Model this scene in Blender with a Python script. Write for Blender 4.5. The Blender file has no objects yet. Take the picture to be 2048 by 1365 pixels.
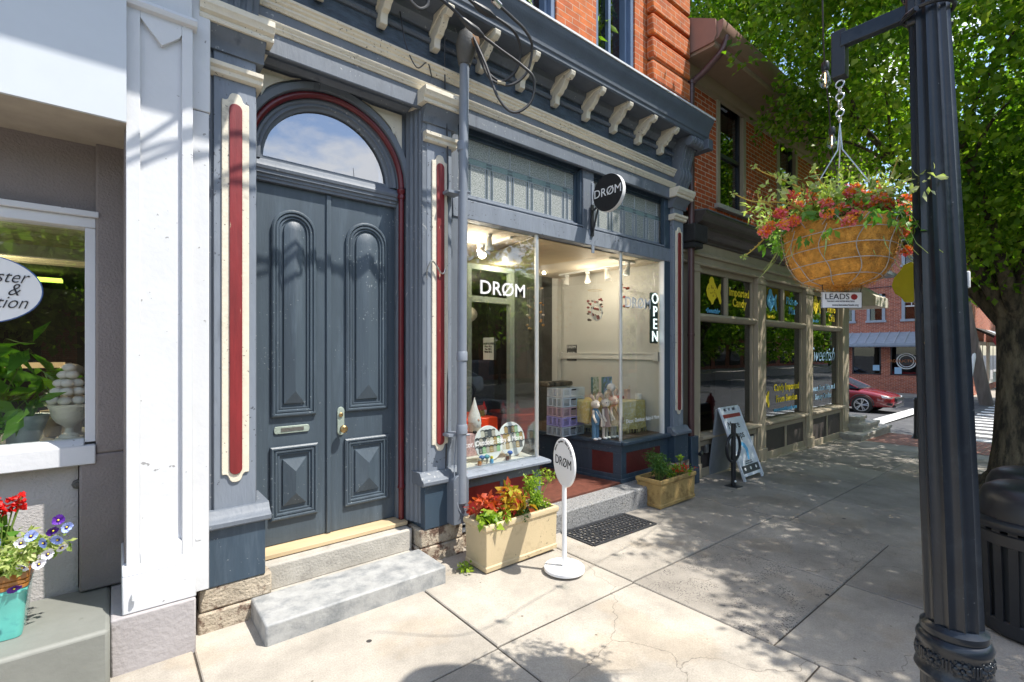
import bpy, math, random
import numpy as np
from mathutils import Vector, Matrix
R = math.radians
random.seed(7); np.random.seed(7)
sc = bpy.context.scene
COL = sc.collection

# ---------------------------------------------------------------- camera
cd = bpy.data.cameras.new('camera'); cam = bpy.data.objects.new('camera', cd); COL.objects.link(cam)
cd.sensor_width = 36; cd.lens = 16.875; cd.shift_y = 0.0100
cd.clip_start = 0.05; cd.clip_end = 2000
cam.location = (0, 0, 1.70)
cam.rotation_euler = (R(90), 0, -math.atan2(.6388, .7694))
sc.camera = cam

# ---------------------------------------------------------------- sun and sky
SUN_TRAVEL = Vector((-.72, 1.0, -2.19)).normalized()
to_sun = -SUN_TRAVEL
sl = bpy.data.lights.new('sun', 'SUN'); sl.energy = 3.7; sl.angle = R(0.53); sl.color = (1, .955, .88)
so = bpy.data.objects.new('sun', sl); COL.objects.link(so)
so.rotation_euler = SUN_TRAVEL.to_track_quat('-Z', 'Y').to_euler(); so.location = (10, -12, 25)
w = bpy.data.worlds.new('World'); sc.world = w; w.use_nodes = True
nt = w.node_tree; nt.nodes.clear()
sky = nt.nodes.new('ShaderNodeTexSky'); sky.sky_type = 'NISHITA'; sky.sun_disc = False
sky.sun_elevation = math.asin(to_sun.z); sky.sun_rotation = math.atan2(to_sun.x, to_sun.y)
sky.air_density = 1.0; sky.dust_density = .8; sky.ozone_density = 1.4
# fair-weather clouds, part of the sky itself
tc = nt.nodes.new('ShaderNodeTexCoord'); mp = nt.nodes.new('ShaderNodeMapping'); mp.inputs['Scale'].default_value = (1, 1, 2.2)
no = nt.nodes.new('ShaderNodeTexNoise'); no.inputs['Scale'].default_value = 2.6; no.inputs['Detail'].default_value = 8; no.inputs['Roughness'].default_value = .55
rp = nt.nodes.new('ShaderNodeValToRGB'); rp.color_ramp.elements[0].position = .53; rp.color_ramp.elements[1].position = .62
mx = nt.nodes.new('ShaderNodeMix'); mx.data_type = 'RGBA'; mx.inputs['B'].default_value = (6.8, 6.9, 7.2, 1)
bg = nt.nodes.new('ShaderNodeBackground'); bg.inputs['Strength'].default_value = .15
wo = nt.nodes.new('ShaderNodeOutputWorld')
L = nt.links.new
L(tc.outputs['Generated'], mp.inputs['Vector']); L(mp.outputs[0], no.inputs['Vector']); L(no.outputs['Fac'], rp.inputs['Fac'])
L(sky.outputs[0], mx.inputs['A']); L(rp.outputs['Color'], mx.inputs['Factor']); L(mx.outputs['Result'], bg.inputs['Color']); L(bg.outputs[0], wo.inputs[0])
sc.view_settings.view_transform = 'Standard'; sc.view_settings.look = 'None'
sc.view_settings.exposure = 1.03; sc.view_settings.gamma = 1
try:
    sc.cycles.use_denoising = True; sc.cycles.max_bounces = 10; sc.cycles.transparent_max_bounces = 24
    sc.cycles.sample_clamp_indirect = 6; sc.cycles.caustics_reflective = False; sc.cycles.caustics_refractive = False
except Exception: pass

# ---------------------------------------------------------------- materials
def new_mat(name):
    m = bpy.data.materials.new(name); m.use_nodes = True
    n = m.node_tree; b = n.nodes['Principled BSDF']; return m, n, b
def N(n, t, **kw):
    x = n.nodes.new(t)
    for k, v in kw.items():
        if k in x.inputs: x.inputs[k].default_value = v
        else: setattr(x, k, v)
    return x
def rgb(c): return (c[0], c[1], c[2], 1)
def M(name, col, rough=.6, metal=0, var=.12, vscale=6, bump=0, bscale=60, spec=.5, dark=None, dthr=(.55, .7), dscale=3, stretch=None, coat=0, bdist=.01, chips=None, cthr=.70, cscale=38):
    """painted or natural surface: colour wanders a little, optional worn patches of a second colour, optional bump"""
    m, n, b = new_mat(name)
    tcx = N(n, 'ShaderNodeTexCoord'); vec = tcx.outputs['Object']
    if stretch:
        mpn = N(n, 'ShaderNodeMapping'); mpn.inputs['Scale'].default_value = stretch
        n.links.new(vec, mpn.inputs['Vector']); vec = mpn.outputs[0]
    n1 = N(n, 'ShaderNodeTexNoise', Scale=vscale, Detail=5.0, Roughness=.6); n.links.new(vec, n1.inputs['Vector'])
    mxn = N(n, 'ShaderNodeMix', data_type='RGBA')
    mxn.inputs['A'].default_value = rgb([c*(1-var) for c in col]); mxn.inputs['B'].default_value = rgb([min(1, c*(1+var)) for c in col])
    rr = N(n, 'ShaderNodeMapRange'); rr.inputs['From Min'].default_value = .3; rr.inputs['From Max'].default_value = .7
    n.links.new(n1.outputs['Fac'], rr.inputs['Value']); n.links.new(rr.outputs[0], mxn.inputs['Factor'])
    out = mxn.outputs['Result']
    if dark is not None:
        n2 = N(n, 'ShaderNodeTexNoise', Scale=dscale, Detail=8.0, Roughness=.68); n.links.new(vec, n2.inputs['Vector'])
        r2 = N(n, 'ShaderNodeValToRGB'); r2.color_ramp.elements[0].position = dthr[0]; r2.color_ramp.elements[1].position = dthr[1]
        n.links.new(n2.outputs['Fac'], r2.inputs['Fac'])
        m2 = N(n, 'ShaderNodeMix', data_type='RGBA'); m2.inputs['B'].default_value = rgb(dark)
        n.links.new(r2.outputs['Color'], m2.inputs['Factor']); n.links.new(out, m2.inputs['A']); out = m2.outputs['Result']
    if chips is not None:
        n5 = N(n, 'ShaderNodeTexNoise', Scale=cscale, Detail=3.0, Roughness=.5); n.links.new(tcx.outputs['Object'], n5.inputs['Vector'])
        n6 = N(n, 'ShaderNodeTexNoise', Scale=3.1, Detail=2.0); n.links.new(tcx.outputs['Object'], n6.inputs['Vector'])
        ma = N(n, 'ShaderNodeMath', operation='MULTIPLY_ADD'); ma.inputs[1].default_value = .35; n.links.new(n6.outputs['Fac'], ma.inputs[0]); n.links.new(n5.outputs['Fac'], ma.inputs[2])
        g5 = N(n, 'ShaderNodeMath', operation='GREATER_THAN'); g5.inputs[1].default_value = cthr+.175; n.links.new(ma.outputs[0], g5.inputs[0])
        m5 = N(n, 'ShaderNodeMix', data_type='RGBA'); m5.inputs['B'].default_value = rgb(chips); n.links.new(g5.outputs[0], m5.inputs['Factor']); n.links.new(out, m5.inputs['A']); out = m5.outputs['Result']
    n.links.new(out, b.inputs['Base Color'])
    b.inputs['Roughness'].default_value = rough; b.inputs['Metallic'].default_value = metal
    b.inputs['Specular IOR Level'].default_value = spec; b.inputs['Coat Weight'].default_value = coat
    if bump:
        n3 = N(n, 'ShaderNodeTexNoise', Scale=bscale, Detail=4.0); n.links.new(vec, n3.inputs['Vector'])
        bp = N(n, 'ShaderNodeBump', Strength=bump, Distance=bdist); n.links.new(n3.outputs['Fac'], bp.inputs['Height'])
        n.links.new(bp.outputs[0], b.inputs['Normal'])
    return m
def brick_mat(name, c1, c2, mortar, scale=1.0, bump=.5, msize=.011, bw=.215, rh=.068, flat=False):
    m, n, b = new_mat(name)
    g = N(n, 'ShaderNodeTexCoord'); s = N(n, 'ShaderNodeSeparateXYZ'); a = N(n, 'ShaderNodeMath', operation='ADD'); c = N(n, 'ShaderNodeCombineXYZ')
    n.links.new(g.outputs['Object'], s.inputs[0]); n.links.new(s.outputs['X'], a.inputs[0]); n.links.new(s.outputs['Y'], a.inputs[1])
    n.links.new((s.outputs['X'] if flat else a.outputs[0]), c.inputs['X']); n.links.new(s.outputs['Y' if flat else 'Z'], c.inputs['Y'])
    br = N(n, 'ShaderNodeTexBrick'); br.inputs['Scale'].default_value = scale; br.inputs['Brick Width'].default_value = bw; br.inputs['Row Height'].default_value = rh
    br.inputs['Mortar Size'].default_value = msize*.5; br.inputs['Mortar Smooth'].default_value = .2; br.inputs['Bias'].default_value = 0
    br.inputs['Color1'].default_value = rgb(c1); br.inputs['Color2'].default_value = rgb(c2); br.inputs['Mortar'].default_value = rgb(mortar)
    n.links.new(c.outputs[0], br.inputs['Vector'])
    ns = N(n, 'ShaderNodeTexNoise', Scale=9.0, Detail=6.0, Roughness=.7); n.links.new(g.outputs['Object'], ns.inputs['Vector'])
    mr = N(n, 'ShaderNodeMapRange'); mr.inputs['From Min'].default_value = .3; mr.inputs['From Max'].default_value = .75; mr.inputs['To Min'].default_value = .62; mr.inputs['To Max'].default_value = 1.25
    n.links.new(ns.outputs['Fac'], mr.inputs['Value'])
    ml = N(n, 'ShaderNodeMix', data_type='RGBA', blend_type='MULTIPLY'); ml.inputs['Factor'].default_value = 1
    n.links.new(br.outputs['Color'], ml.inputs['A']); n.links.new(mr.outputs[0], ml.inputs['B'])
    n.links.new(ml.outputs['Result'], b.inputs['Base Color']); b.inputs['Roughness'].default_value = .85
    nb = N(n, 'ShaderNodeTexNoise', Scale=90.0, Detail=3.0); n.links.new(g.outputs['Object'], nb.inputs['Vector'])
    hm = N(n, 'ShaderNodeMath', operation='MULTIPLY_ADD'); hm.inputs[1].default_value = -1.0
    n.links.new(br.outputs['Fac'], hm.inputs[0]); 
    hs = N(n, 'ShaderNodeMath', operation='MULTIPLY'); hs.inputs[1].default_value = .35; n.links.new(nb.outputs['Fac'], hs.inputs[0]); n.links.new(hs.outputs[0], hm.inputs[2])
    bp = N(n, 'ShaderNodeBump', Strength=bump, Distance=.008); n.links.new(hm.outputs[0], bp.inputs['Height']); n.links.new(bp.outputs[0], b.inputs['Normal'])
    return m
def glass_mat(name, tint=(1, 1, 1), refl=.10, rough=0.0, boost=1.0):
    """thin pane: clear with a mirror layer that grows towards grazing view"""
    m, n, b = new_mat(name); n.nodes.remove(b); out = n.nodes['Material Output']
    t = N(n, 'ShaderNodeBsdfTransparent'); t.inputs[0].default_value = rgb(tint)
    g = N(n, 'ShaderNodeBsdfGlossy'); g.inputs['Roughness'].default_value = rough; g.inputs['Color'].default_value = (.95, .97, 1, 1)
    lw = N(n, 'ShaderNodeLayerWeight'); lw.inputs['Blend'].default_value = .5
    f = N(n, 'ShaderNodeMath', operation='POWER'); f.inputs[1].default_value = 4.2; n.links.new(lw.outputs['Facing'], f.inputs[0])
    nn = N(n, 'ShaderNodeTexNoise', Scale=1.3, Detail=1.0); tcx = N(n, 'ShaderNodeTexCoord'); n.links.new(tcx.outputs['Object'], nn.inputs['Vector'])
    bp = N(n, 'ShaderNodeBump', Strength=.035, Distance=.05); n.links.new(nn.outputs['Fac'], bp.inputs['Height']); n.links.new(bp.outputs[0], g.inputs['Normal'])
    ad = N(n, 'ShaderNodeMath', operation='MULTIPLY_ADD'); ad.inputs[1].default_value = .9*boost; ad.inputs[2].default_value = refl; ad.use_clamp = True
    n.links.new(f.outputs[0], ad.inputs[0])
    x = N(n, 'ShaderNodeMixShader'); n.links.new(ad.outputs[0], x.inputs[0]); n.links.new(t.outputs[0], x.inputs[1]); n.links.new(g.outputs[0], x.inputs[2]); n.links.new(x.outputs[0], out.inputs[0])
    return m
def leaf_mat(name, cols, trans=.45, rough=.45):
    m, n, b = new_mat(name); out = n.nodes['Material Output']
    at = N(n, 'ShaderNodeAttribute'); at.attribute_name = 'tint'
    r = N(n, 'ShaderNodeValToRGB'); e = r.color_ramp.elements
    e[0].position = 0; e[0].color = rgb(cols[0]); e[1].position = 1; e[1].color = rgb(cols[-1])
    for i, c in enumerate(cols[1:-1]):
        q = e.new((i+1)/(len(cols)-1)); q.color = rgb(c)
    n.links.new(at.outputs['Fac'], r.inputs['Fac']); n.links.new(r.outputs['Color'], b.inputs['Base Color']); b.inputs['Roughness'].default_value = rough
    b.inputs['Specular IOR Level'].default_value = .35
    tr = N(n, 'ShaderNodeBsdfTranslucent')
    bm = N(n, 'ShaderNodeMix', data_type='RGBA', blend_type='MULTIPLY'); bm.inputs['Factor'].default_value = 1; bm.inputs['B'].default_value = (1.25, 1.5, .6, 1)
    n.links.new(r.outputs['Color'], bm.inputs['A']); n.links.new(bm.outputs['Result'], tr.inputs['Color'])
    x = N(n, 'ShaderNodeMixShader'); x.inputs[0].default_value = trans
    n.links.new(b.outputs[0], x.inputs[1]); n.links.new(tr.outputs[0], x.inputs[2]); n.links.new(x.outputs[0], out.inputs[0])
    return m
def emit_mat(name, col, s):
    m, n, b = new_mat(name); b.inputs['Base Color'].default_value = rgb(col); b.inputs['Emission Color'].default_value = rgb(col); b.inputs['Emission Strength'].default_value = s; return m

G = {}
VS = (1, 1, .12)     # vertical grain
G['slate'] = M('slate_paint', (.130, .150, .180), .55, var=.10, vscale=9, bump=.35, bscale=38, stretch=(1, 1, .22), dark=(.075, .09, .115), dthr=(.58, .70), dscale=9, chips=(.30, .31, .31), cthr=.70)
G['slate_light'] = M('light_slate_paint', (.190, .218, .262), .6, var=.10, vscale=9, bump=.35, bscale=38, stretch=(1, 1, .22), dark=(.13, .15, .18), dthr=(.56, .72), dscale=8, chips=(.07, .08, .10), cthr=.69)
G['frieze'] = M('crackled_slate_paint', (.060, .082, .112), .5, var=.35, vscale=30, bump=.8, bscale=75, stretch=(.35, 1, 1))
G['navy'] = M('navy_paint', (.036, .060, .088), .42, var=.14, vscale=8, bump=.15, bscale=50, stretch=VS, dark=(.075, .105, .14), dthr=(.56, .74), dscale=7, chips=(.22, .24, .25), cthr=.72, cscale=55)
G['door'] = M('door_paint', (.056, .077, .098), .46, var=.13, vscale=10, bump=.22, bscale=60, stretch=VS, dark=(.085, .115, .145), dthr=(.54, .72), dscale=9, chips=(.24, .27, .28), cthr=.72, cscale=60)
G['cream'] = M('cream_paint', (.68, .62, .50), .6, var=.06, vscale=12, bump=.25, bscale=60, dark=(.42, .38, .30), dthr=(.60, .74), dscale=10, chips=(.22, .20, .17), cthr=.70, cscale=50)
G['red'] = M('red_paint', (.20, .018, .020), .5, var=.22, vscale=20, bump=.4, bscale=50, stretch=(1, 1, .15), dark=(.45, .33, .22), dthr=(.665, .685), dscale=22)
G['maroon'] = M('maroon_gloss_paint', (.115, .010, .014), .32, var=.2, bump=.12, bscale=60)
G['maroon_panel'] = M('dark_maroon_panel', (.085, .012, .012), .5, var=.2, bump=.2, bscale=40)
G['red_panel'] = M('red_panel_paint', (.26, .018, .016), .5, var=.15, bump=.2, bscale=40)
G['white'] = M('white_paint', (.60, .61, .63), .65, var=.025, bump=.16, bscale=30, dark=(.36, .36, .35), dthr=(.70, .72), dscale=15, bdist=.01, chips=(.30, .30, .30), cthr=.74, cscale=30)
G['white_smooth'] = M('white_metal_fascia', (.54, .575, .615), .5, var=.02)
G['white_gloss'] = M('white_enamel', (.80, .80, .80), .35, var=.02)
G['stucco'] = M('mauve_grey_stucco', (.235, .205, .195), .9, var=.07, vscale=3, bump=1.0, bscale=70, bdist=.006)
G['stucco_pale'] = M('pale_grey_stucco', (.44, .415, .405), .9, var=.05, vscale=3, bump=1.0, bscale=70, bdist=.006)
G['plinth_grey'] = M('grey_painted_plinth', (.36, .335, .335), .8, var=.06, bump=.5, bscale=40, dark=(.22, .20, .19), dthr=(.62, .72), dscale=7)
G['ledge'] = M('grey_ledge_paint', (.195, .20, .18), .6, var=.07, bump=.3, bscale=20, dark=(.13, .13, .11), dthr=(.66, .74), dscale=6)
G['brownstone'] = M('worn_brownstone', (.40, .34, .26), .92, var=.22, vscale=14, bump=1.0, bscale=60, dark=(.135, .085, .06), dthr=(.50, .58), dscale=9, bdist=.012)
G['step_stone'] = M('weathered_step_stone', (.40, .375, .33), .85, var=.14, vscale=7, bump=.5, bscale=60, dark=(.23, .215, .19), dthr=(.55, .7), dscale=5)
G['marble'] = M('grey_marble_step', (.36, .36, .35), .7, var=.14, vscale=8, bump=.3, bscale=50, dark=(.19, .20, .205), dthr=(.44, .66), dscale=7)
G['granite'] = M('speckled_granite', (.24, .24, .24), .8, var=.55, vscale=120, bump=.8, bscale=60, dark=(.05, .05, .055), dthr=(.56, .62), dscale=60)
G['tile_red'] = M('red_brown_entry_floor', (.13, .045, .030), .5, var=.3, vscale=20, bump=.2, bscale=30)
G['wood_pale'] = M('pale_wood_threshold', (.55, .42, .25), .6, var=.15, stretch=(.2, 1, 1))
G['galv'] = M('grey_painted_pipe', (.20, .225, .265), .42, var=.06, bump=.08, bscale=40)
G['cable'] = M('black_cable_sheath', (.035, .035, .038), .45, var=.3)
G['castiron'] = M('cast_aluminium_grey', (.10, .095, .085), .6, var=.3, bump=.4)
G['black'] = M('black_enamel', (.018, .020, .024), .35, var=.2)
G['black_matte'] = M('black_matte', (.012, .012, .013), .8, var=.2)
G['steel'] = M('galvanised_steel', (.55, .55, .55), .3, metal=.9, var=.1)
G['alu'] = M('aluminium_trim', (.62, .62, .60), .4, metal=.55, var=.08)
G['brass'] = M('aged_brass', (.40, .28, .13), .35, metal=.9, var=.2)
G['patina'] = M('pale_green_patina', (.36, .42, .36), .55, metal=.3, var=.2, bump=.3, bscale=80)
G['lamp'] = M('lamp_post_paint', (.011, .016, .024), .28, spec=.45, var=.25, vscale=5, dark=(.030, .038, .048), dthr=(.56, .72), dscale=6, bump=.12, bscale=30, chips=(.09, .10, .11), cthr=.76, cscale=45)
G['brick_orange'] = brick_mat('orange_brick', (.56, .135, .022), (.42, .085, .016), (.46, .34, .24), bump=.6, msize=.008)
G['brick_quoin'] = M('rusticated_orange_brickwork', (.46, .10, .022), .85, var=.25, vscale=25, bump=.9, bscale=40, dark=(.22, .04, .012), dthr=(.5, .65), dscale=12)
G['brick_red'] = brick_mat('red_brick', (.58, .11, .025), (.40, .070, .018), (.60, .48, .36), bump=.6, msize=.012)
G['brick_far'] = brick_mat('weathered_red_brick', (.52, .15, .075), (.36, .085, .045), (.58, .46, .40), bump=.5, msize=.012)
G['paver'] = brick_mat('red_pavers', (.36, .15, .10), (.28, .12, .085), (.30, .25, .20), bump=.4, flat=True)
G['tan'] = M('tan_paint', (.37, .31, .225), .6, var=.07, bump=.15, bscale=40, stretch=(1, 1, .3))
G['tan_dark'] = M('brown_panel_paint', (.055, .045, .042), .6, var=.15, bump=.2, bscale=60)
G['dark_cornice'] = M('black_brown_cornice', (.055, .045, .040), .5, var=.3, bump=.3)
G['eave_tan'] = M('tan_eave_paint', (.30, .215, .15), .65, var=.07)
G['eave_pink'] = M('brown_pink_gutter', (.27, .155, .12), .5, var=.06)
G['roof_red'] = M('dark_red_metal_roof', (.10, .022, .025), .45, var=.15)
G['pipe_brown'] = M('brown_downpipe', (.085, .040, .038), .35, var=.1)
G['bluepaint'] = M('blue_window_frame', (.10, .15, .24), .5, var=.1)
G['bark'] = M('tree_bark', (.115, .095, .060), .95, var=.45, vscale=8, bump=1.0, bscale=18, stretch=(1, 1, .3), dark=(.025, .022, .015), dthr=(.45, .6), dscale=10, bdist=.04)
G['soil'] = M('potting_soil', (.05, .032, .02), .95, var=.4, vscale=40, bump=.8)
G['planter_tan'] = M('cream_composite_planter', (.55, .44, .27), .7, var=.06, vscale=4, bump=.15, bscale=80, dark=(.40, .31, .19), dthr=(.55, .72), dscale=8, chips=(.16, .12, .08), cthr=.72)
G['planter_ochre'] = M('ochre_composite_planter', (.40, .27, .10), .75, var=.2, vscale=6, bump=.4, bscale=60, dark=(.20, .12, .04), dthr=(.5, .66), dscale=7)
G['turq'] = M('turquoise_glaze', (.12, .48, .42), .18, var=.2, vscale=5, coat=.5, dark=(.05, .25, .30), dthr=(.6, .75), dscale=4)
G['amber'] = M('amber_glaze', (.30, .12, .02), .25, var=.4, vscale=10, coat=.5)
G['coir'] = M('coconut_coir', (.58, .27, .045), .95, var=.35, vscale=30, bump=1.0, bscale=90, dark=(.25, .10, .02), dthr=(.55, .7), dscale=10, bdist=.012)
G['shop_white'] = M('shop_wall_white', (.58, .57, .53), .8, var=.03)
G['shop_ceiling'] = M('warm_white_ceiling', (.66, .58, .47), .8, var=.03)
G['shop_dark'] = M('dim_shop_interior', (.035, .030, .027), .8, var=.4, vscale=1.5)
G['shop_floor'] = M('brown_shop_floor', (.10, .06, .035), .6, var=.2)
G['beige_fabric'] = M('doll_cloth', (.60, .52, .42), .9, var=.08, bump=.3)
G['white_plastic'] = M('white_plastic', (.72, .72, .70), .5, var=.03)
G['neon_white'] = emit_mat('lit_white_letters', (.9, 1, 1), .9)
G['bulb_on'] = emit_mat('lit_warm_bulb', (1, .80, .50), 9)
G['bulb_warm'] = emit_mat('glowing_filament', (1, .62, .28), 4)
G['letter_white'] = M('white_vinyl_letters', (.82, .82, .82), .6, var=.01)
G['letter_black'] = M('black_vinyl_letters', (.02, .02, .025), .6, var=.01)
G['letter_yellow'] = M('yellow_vinyl', (.88, .68, .03), .6, var=.05)
G['letter_blue'] = M('blue_vinyl', (.12, .42, .70), .6, var=.08)
G['letter_pale'] = M('pale_blue_vinyl', (.35, .55, .75), .6, var=.08)
G['letter_orange'] = M('orange_vinyl', (.60, .22, .08), .6, var=.08)
G['glass'] = glass_mat('shop_window_glass', (.95, .97, .96), .075)
G['glass_dark'] = glass_mat('tinted_shop_glass', (.55, .57, .57), .05)
G['glass_sky'] = glass_mat('fanlight_glass', (.30, .32, .34), .28)
G['asphalt'] = M('asphalt', (.075, .075, .078), .85, var=.2, vscale=40, bump=.5, bscale=150, dark=(.12, .12, .12), dthr=(.5, .7), dscale=1.2)
G['marking'] = M('worn_white_road_paint', (.62, .62, .60), .7, var=.1, dark=(.25, .25, .25), dthr=(.58, .66), dscale=8)
G['kerb'] = M('kerb_concrete', (.34, .31, .27), .85, var=.15, bump=.4)

def transom_glass():
    m, n, b = new_mat('obscure_leaded_glass'); tcx = N(n, 'ShaderNodeTexCoord')
    n1 = N(n, 'ShaderNodeTexNoise', Scale=95.0, Detail=3.0); n.links.new(tcx.outputs['Object'], n1.inputs['Vector'])
    r = N(n, 'ShaderNodeValToRGB'); r.color_ramp.elements[0].position = .35; r.color_ramp.elements[0].color = (.17, .19, .175, 1); r.color_ramp.elements[1].position = .68; r.color_ramp.elements[1].color = (.50, .515, .50, 1)
    n.links.new(n1.outputs['Fac'], r.inputs['Fac']); n.links.new(r.outputs['Color'], b.inputs['Base Color']); b.inputs['Roughness'].default_value = .25
    bp = N(n, 'ShaderNodeBump', Strength=.5, Distance=.004); n.links.new(n1.outputs['Fac'], bp.inputs['Height']); n.links.new(bp.outputs[0], b.inputs['Normal']); return m
G['obscure'] = transom_glass()
G['obscure_teal'] = M('teal_leaded_glass', (.22, .30, .30), .25, var=.15, vscale=60)

def concrete():
    m, n, b = new_mat('sidewalk_concrete'); g = N(n, 'ShaderNodeTexCoord'); v = g.outputs['Object']; lk = n.links.new
    at = N(n, 'ShaderNodeAttribute'); at.attribute_name = 'tint'; ag = N(n, 'ShaderNodeAttribute'); ag.attribute_name = 'agg'
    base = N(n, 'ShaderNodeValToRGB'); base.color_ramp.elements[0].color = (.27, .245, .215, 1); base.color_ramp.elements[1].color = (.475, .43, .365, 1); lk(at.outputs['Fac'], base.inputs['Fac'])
    n1 = N(n, 'ShaderNodeTexNoise', Scale=1.7, Detail=9.0, Roughness=.65); lk(v, n1.inputs['Vector'])
    mr = N(n, 'ShaderNodeMapRange'); mr.inputs['From Min'].default_value = .3; mr.inputs['From Max'].default_value = .72; mr.inputs['To Min'].default_value = .60; mr.inputs['To Max'].default_value = 1.14; lk(n1.outputs['Fac'], mr.inputs['Value'])
    m1 = N(n, 'ShaderNodeMix', data_type='RGBA', blend_type='MULTIPLY'); m1.inputs['Factor'].default_value = 1; lk(base.outputs['Color'], m1.inputs['A']); lk(mr.outputs[0], m1.inputs['B'])
    n6 = N(n, 'ShaderNodeTexNoise', Scale=.9, Detail=5.0, Roughness=.55); lk(v, n6.inputs['Vector'])
    r6 = N(n, 'ShaderNodeValToRGB'); r6.color_ramp.elements[0].position = .56; r6.color_ramp.elements[1].position = .60; lk(n6.outputs['Fac'], r6.inputs['Fac'])
    s6 = N(n, 'ShaderNodeMath', operation='MULTIPLY'); s6.inputs[1].default_value = .35; lk(r6.outputs['Color'], s6.inputs[0])
    m6 = N(n, 'ShaderNodeMix', data_type='RGBA', blend_type='MULTIPLY'); m6.inputs['B'].default_value = (.96, .84, .68, 1); lk(s6.outputs[0], m6.inputs['Factor']); lk(m1.outputs['Result'], m6.inputs['A'])
    m1 = m6
    # fine grain
    n2 = N(n, 'ShaderNodeTexNoise', Scale=110.0, Detail=5.0, Roughness=.75); lk(v, n2.inputs['Vector'])
    mr2 = N(n, 'ShaderNodeMapRange'); mr2.inputs['From Min'].default_value = .3; mr2.inputs['From Max'].default_value = .7; mr2.inputs['To Min'].default_value = .74; mr2.inputs['To Max'].default_value = 1.16; lk(n2.outputs['Fac'], mr2.inputs['Value'])
    m2 = N(n, 'ShaderNodeMix', data_type='RGBA', blend_type='MULTIPLY'); m2.inputs['Factor'].default_value = 1; lk(m1.outputs['Result'], m2.inputs['A']); lk(mr2.outputs[0], m2.inputs['B'])
    # exposed dark aggregate on worn slabs
    vo = N(n, 'ShaderNodeTexVoronoi', Scale=62.0); lk(v, vo.inputs['Vector'])
    lt = N(n, 'ShaderNodeMath', operation='LESS_THAN'); lt.inputs[1].default_value = .33; lk(vo.outputs['Distance'], lt.inputs[0])
    n4 = N(n, 'ShaderNodeTexNoise', Scale=7.0, Detail=4.0); lk(v, n4.inputs['Vector'])
    gt = N(n, 'ShaderNodeMapRange'); gt.inputs['From Min'].default_value = .42; gt.inputs['From Max'].default_value = .62; lk(n4.outputs['Fac'], gt.inputs['Value'])
    mu = N(n, 'ShaderNodeMath', operation='MULTIPLY'); lk(lt.outputs[0], mu.inputs[0]); lk(gt.outputs[0], mu.inputs[1])
    mu2 = N(n, 'ShaderNodeMath', operation='MULTIPLY'); lk(mu.outputs[0], mu2.inputs[0]); lk(ag.outputs['Fac'], mu2.inputs[1])
    m3 = N(n, 'ShaderNodeMix', data_type='RGBA'); m3.inputs['B'].default_value = (.07, .062, .055, 1); lk(mu2.outputs[0], m3.inputs['Factor']); lk(m2.outputs['Result'], m3.inputs['A'])
    # old gum spots
    v2 = N(n, 'ShaderNodeTexVoronoi', Scale=2.3); lk(v, v2.inputs['Vector'])
    l2 = N(n, 'ShaderNodeMath', operation='LESS_THAN'); l2.inputs[1].default_value = .042; lk(v2.outputs['Distance'], l2.inputs[0])
    m4 = N(n, 'ShaderNodeMix', data_type='RGBA'); m4.inputs['B'].default_value = (.045, .04, .038, 1); lk(l2.outputs[0], m4.inputs['Factor']); lk(m3.outputs['Result'], m4.inputs['A'])
    v4 = N(n, 'ShaderNodeTexVoronoi', Scale=5.5); lk(v, v4.inputs['Vector'])
    l4 = N(n, 'ShaderNodeMath', operation='LESS_THAN'); l4.inputs[1].default_value = .05; lk(v4.outputs['Distance'], l4.inputs[0])
    m7 = N(n, 'ShaderNodeMix', data_type='RGBA', blend_type='MULTIPLY'); m7.inputs['B'].default_value = (.45, .42, .38, 1); lk(l4.outputs[0], m7.inputs['Factor']); lk(m4.outputs['Result'], m7.inputs['A']); m4 = m7
    # hairline cracks
    n5 = N(n, 'ShaderNodeTexNoise', Scale=2.2, Detail=6.0); lk(v, n5.inputs['Vector'])
    ml = N(n, 'ShaderNodeVectorMath', operation='SCALE'); ml.inputs['Scale'].default_value = .55; lk(n5.outputs['Color'], ml.inputs[0])
    ad = N(n, 'ShaderNodeVectorMath', operation='ADD'); lk(v, ad.inputs[0]); lk(ml.outputs[0], ad.inputs[1])
    v3 = N(n, 'ShaderNodeTexVoronoi', Scale=.33, feature='DISTANCE_TO_EDGE'); lk(ad.outputs[0], v3.inputs['Vector'])
    l3 = N(n, 'ShaderNodeMath', operation='LESS_THAN'); l3.inputs[1].default_value = .0009; lk(v3.outputs['Distance'], l3.inputs[0])
    m5 = N(n, 'ShaderNodeMix', data_type='RGBA'); m5.inputs['B'].default_value = (.12, .10, .08, 1); l5 = N(n, 'ShaderNodeMath', operation='MULTIPLY'); l5.inputs[1].default_value = .6; lk(l3.outputs[0], l5.inputs[0]); lk(l5.outputs[0], m5.inputs['Factor']); lk(m4.outputs['Result'], m5.inputs['A'])
    lk(m5.outputs['Result'], b.inputs['Base Color']); b.inputs['Roughness'].default_value = .9
    hh = N(n, 'ShaderNodeMath', operation='MULTIPLY_ADD'); hh.inputs[1].default_value = -.6; lk(mu2.outputs[0], hh.inputs[0]); lk(n2.outputs['Fac'], hh.inputs[2])
    bp = N(n, 'ShaderNodeBump', Strength=.45, Distance=.004); lk(hh.outputs[0], bp.inputs['Height']); lk(bp.outputs[0], b.inputs['Normal'])
    return m
G['concrete'] = concrete()
G['leaf'] = leaf_mat('pear_leaves', [(.035, .085, .008), (.10, .20, .014), (.22, .34, .03), (.42, .50, .07)], .60)
G['leaf_bright'] = leaf_mat('bright_leaves', [(.10, .20, .02), (.22, .34, .03), (.38, .46, .05)], .4)
G['leaf_dark'] = leaf_mat('dark_evergreen_leaves', [(.02, .06, .012), (.05, .13, .025), (.10, .20, .04)], .3)
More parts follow.
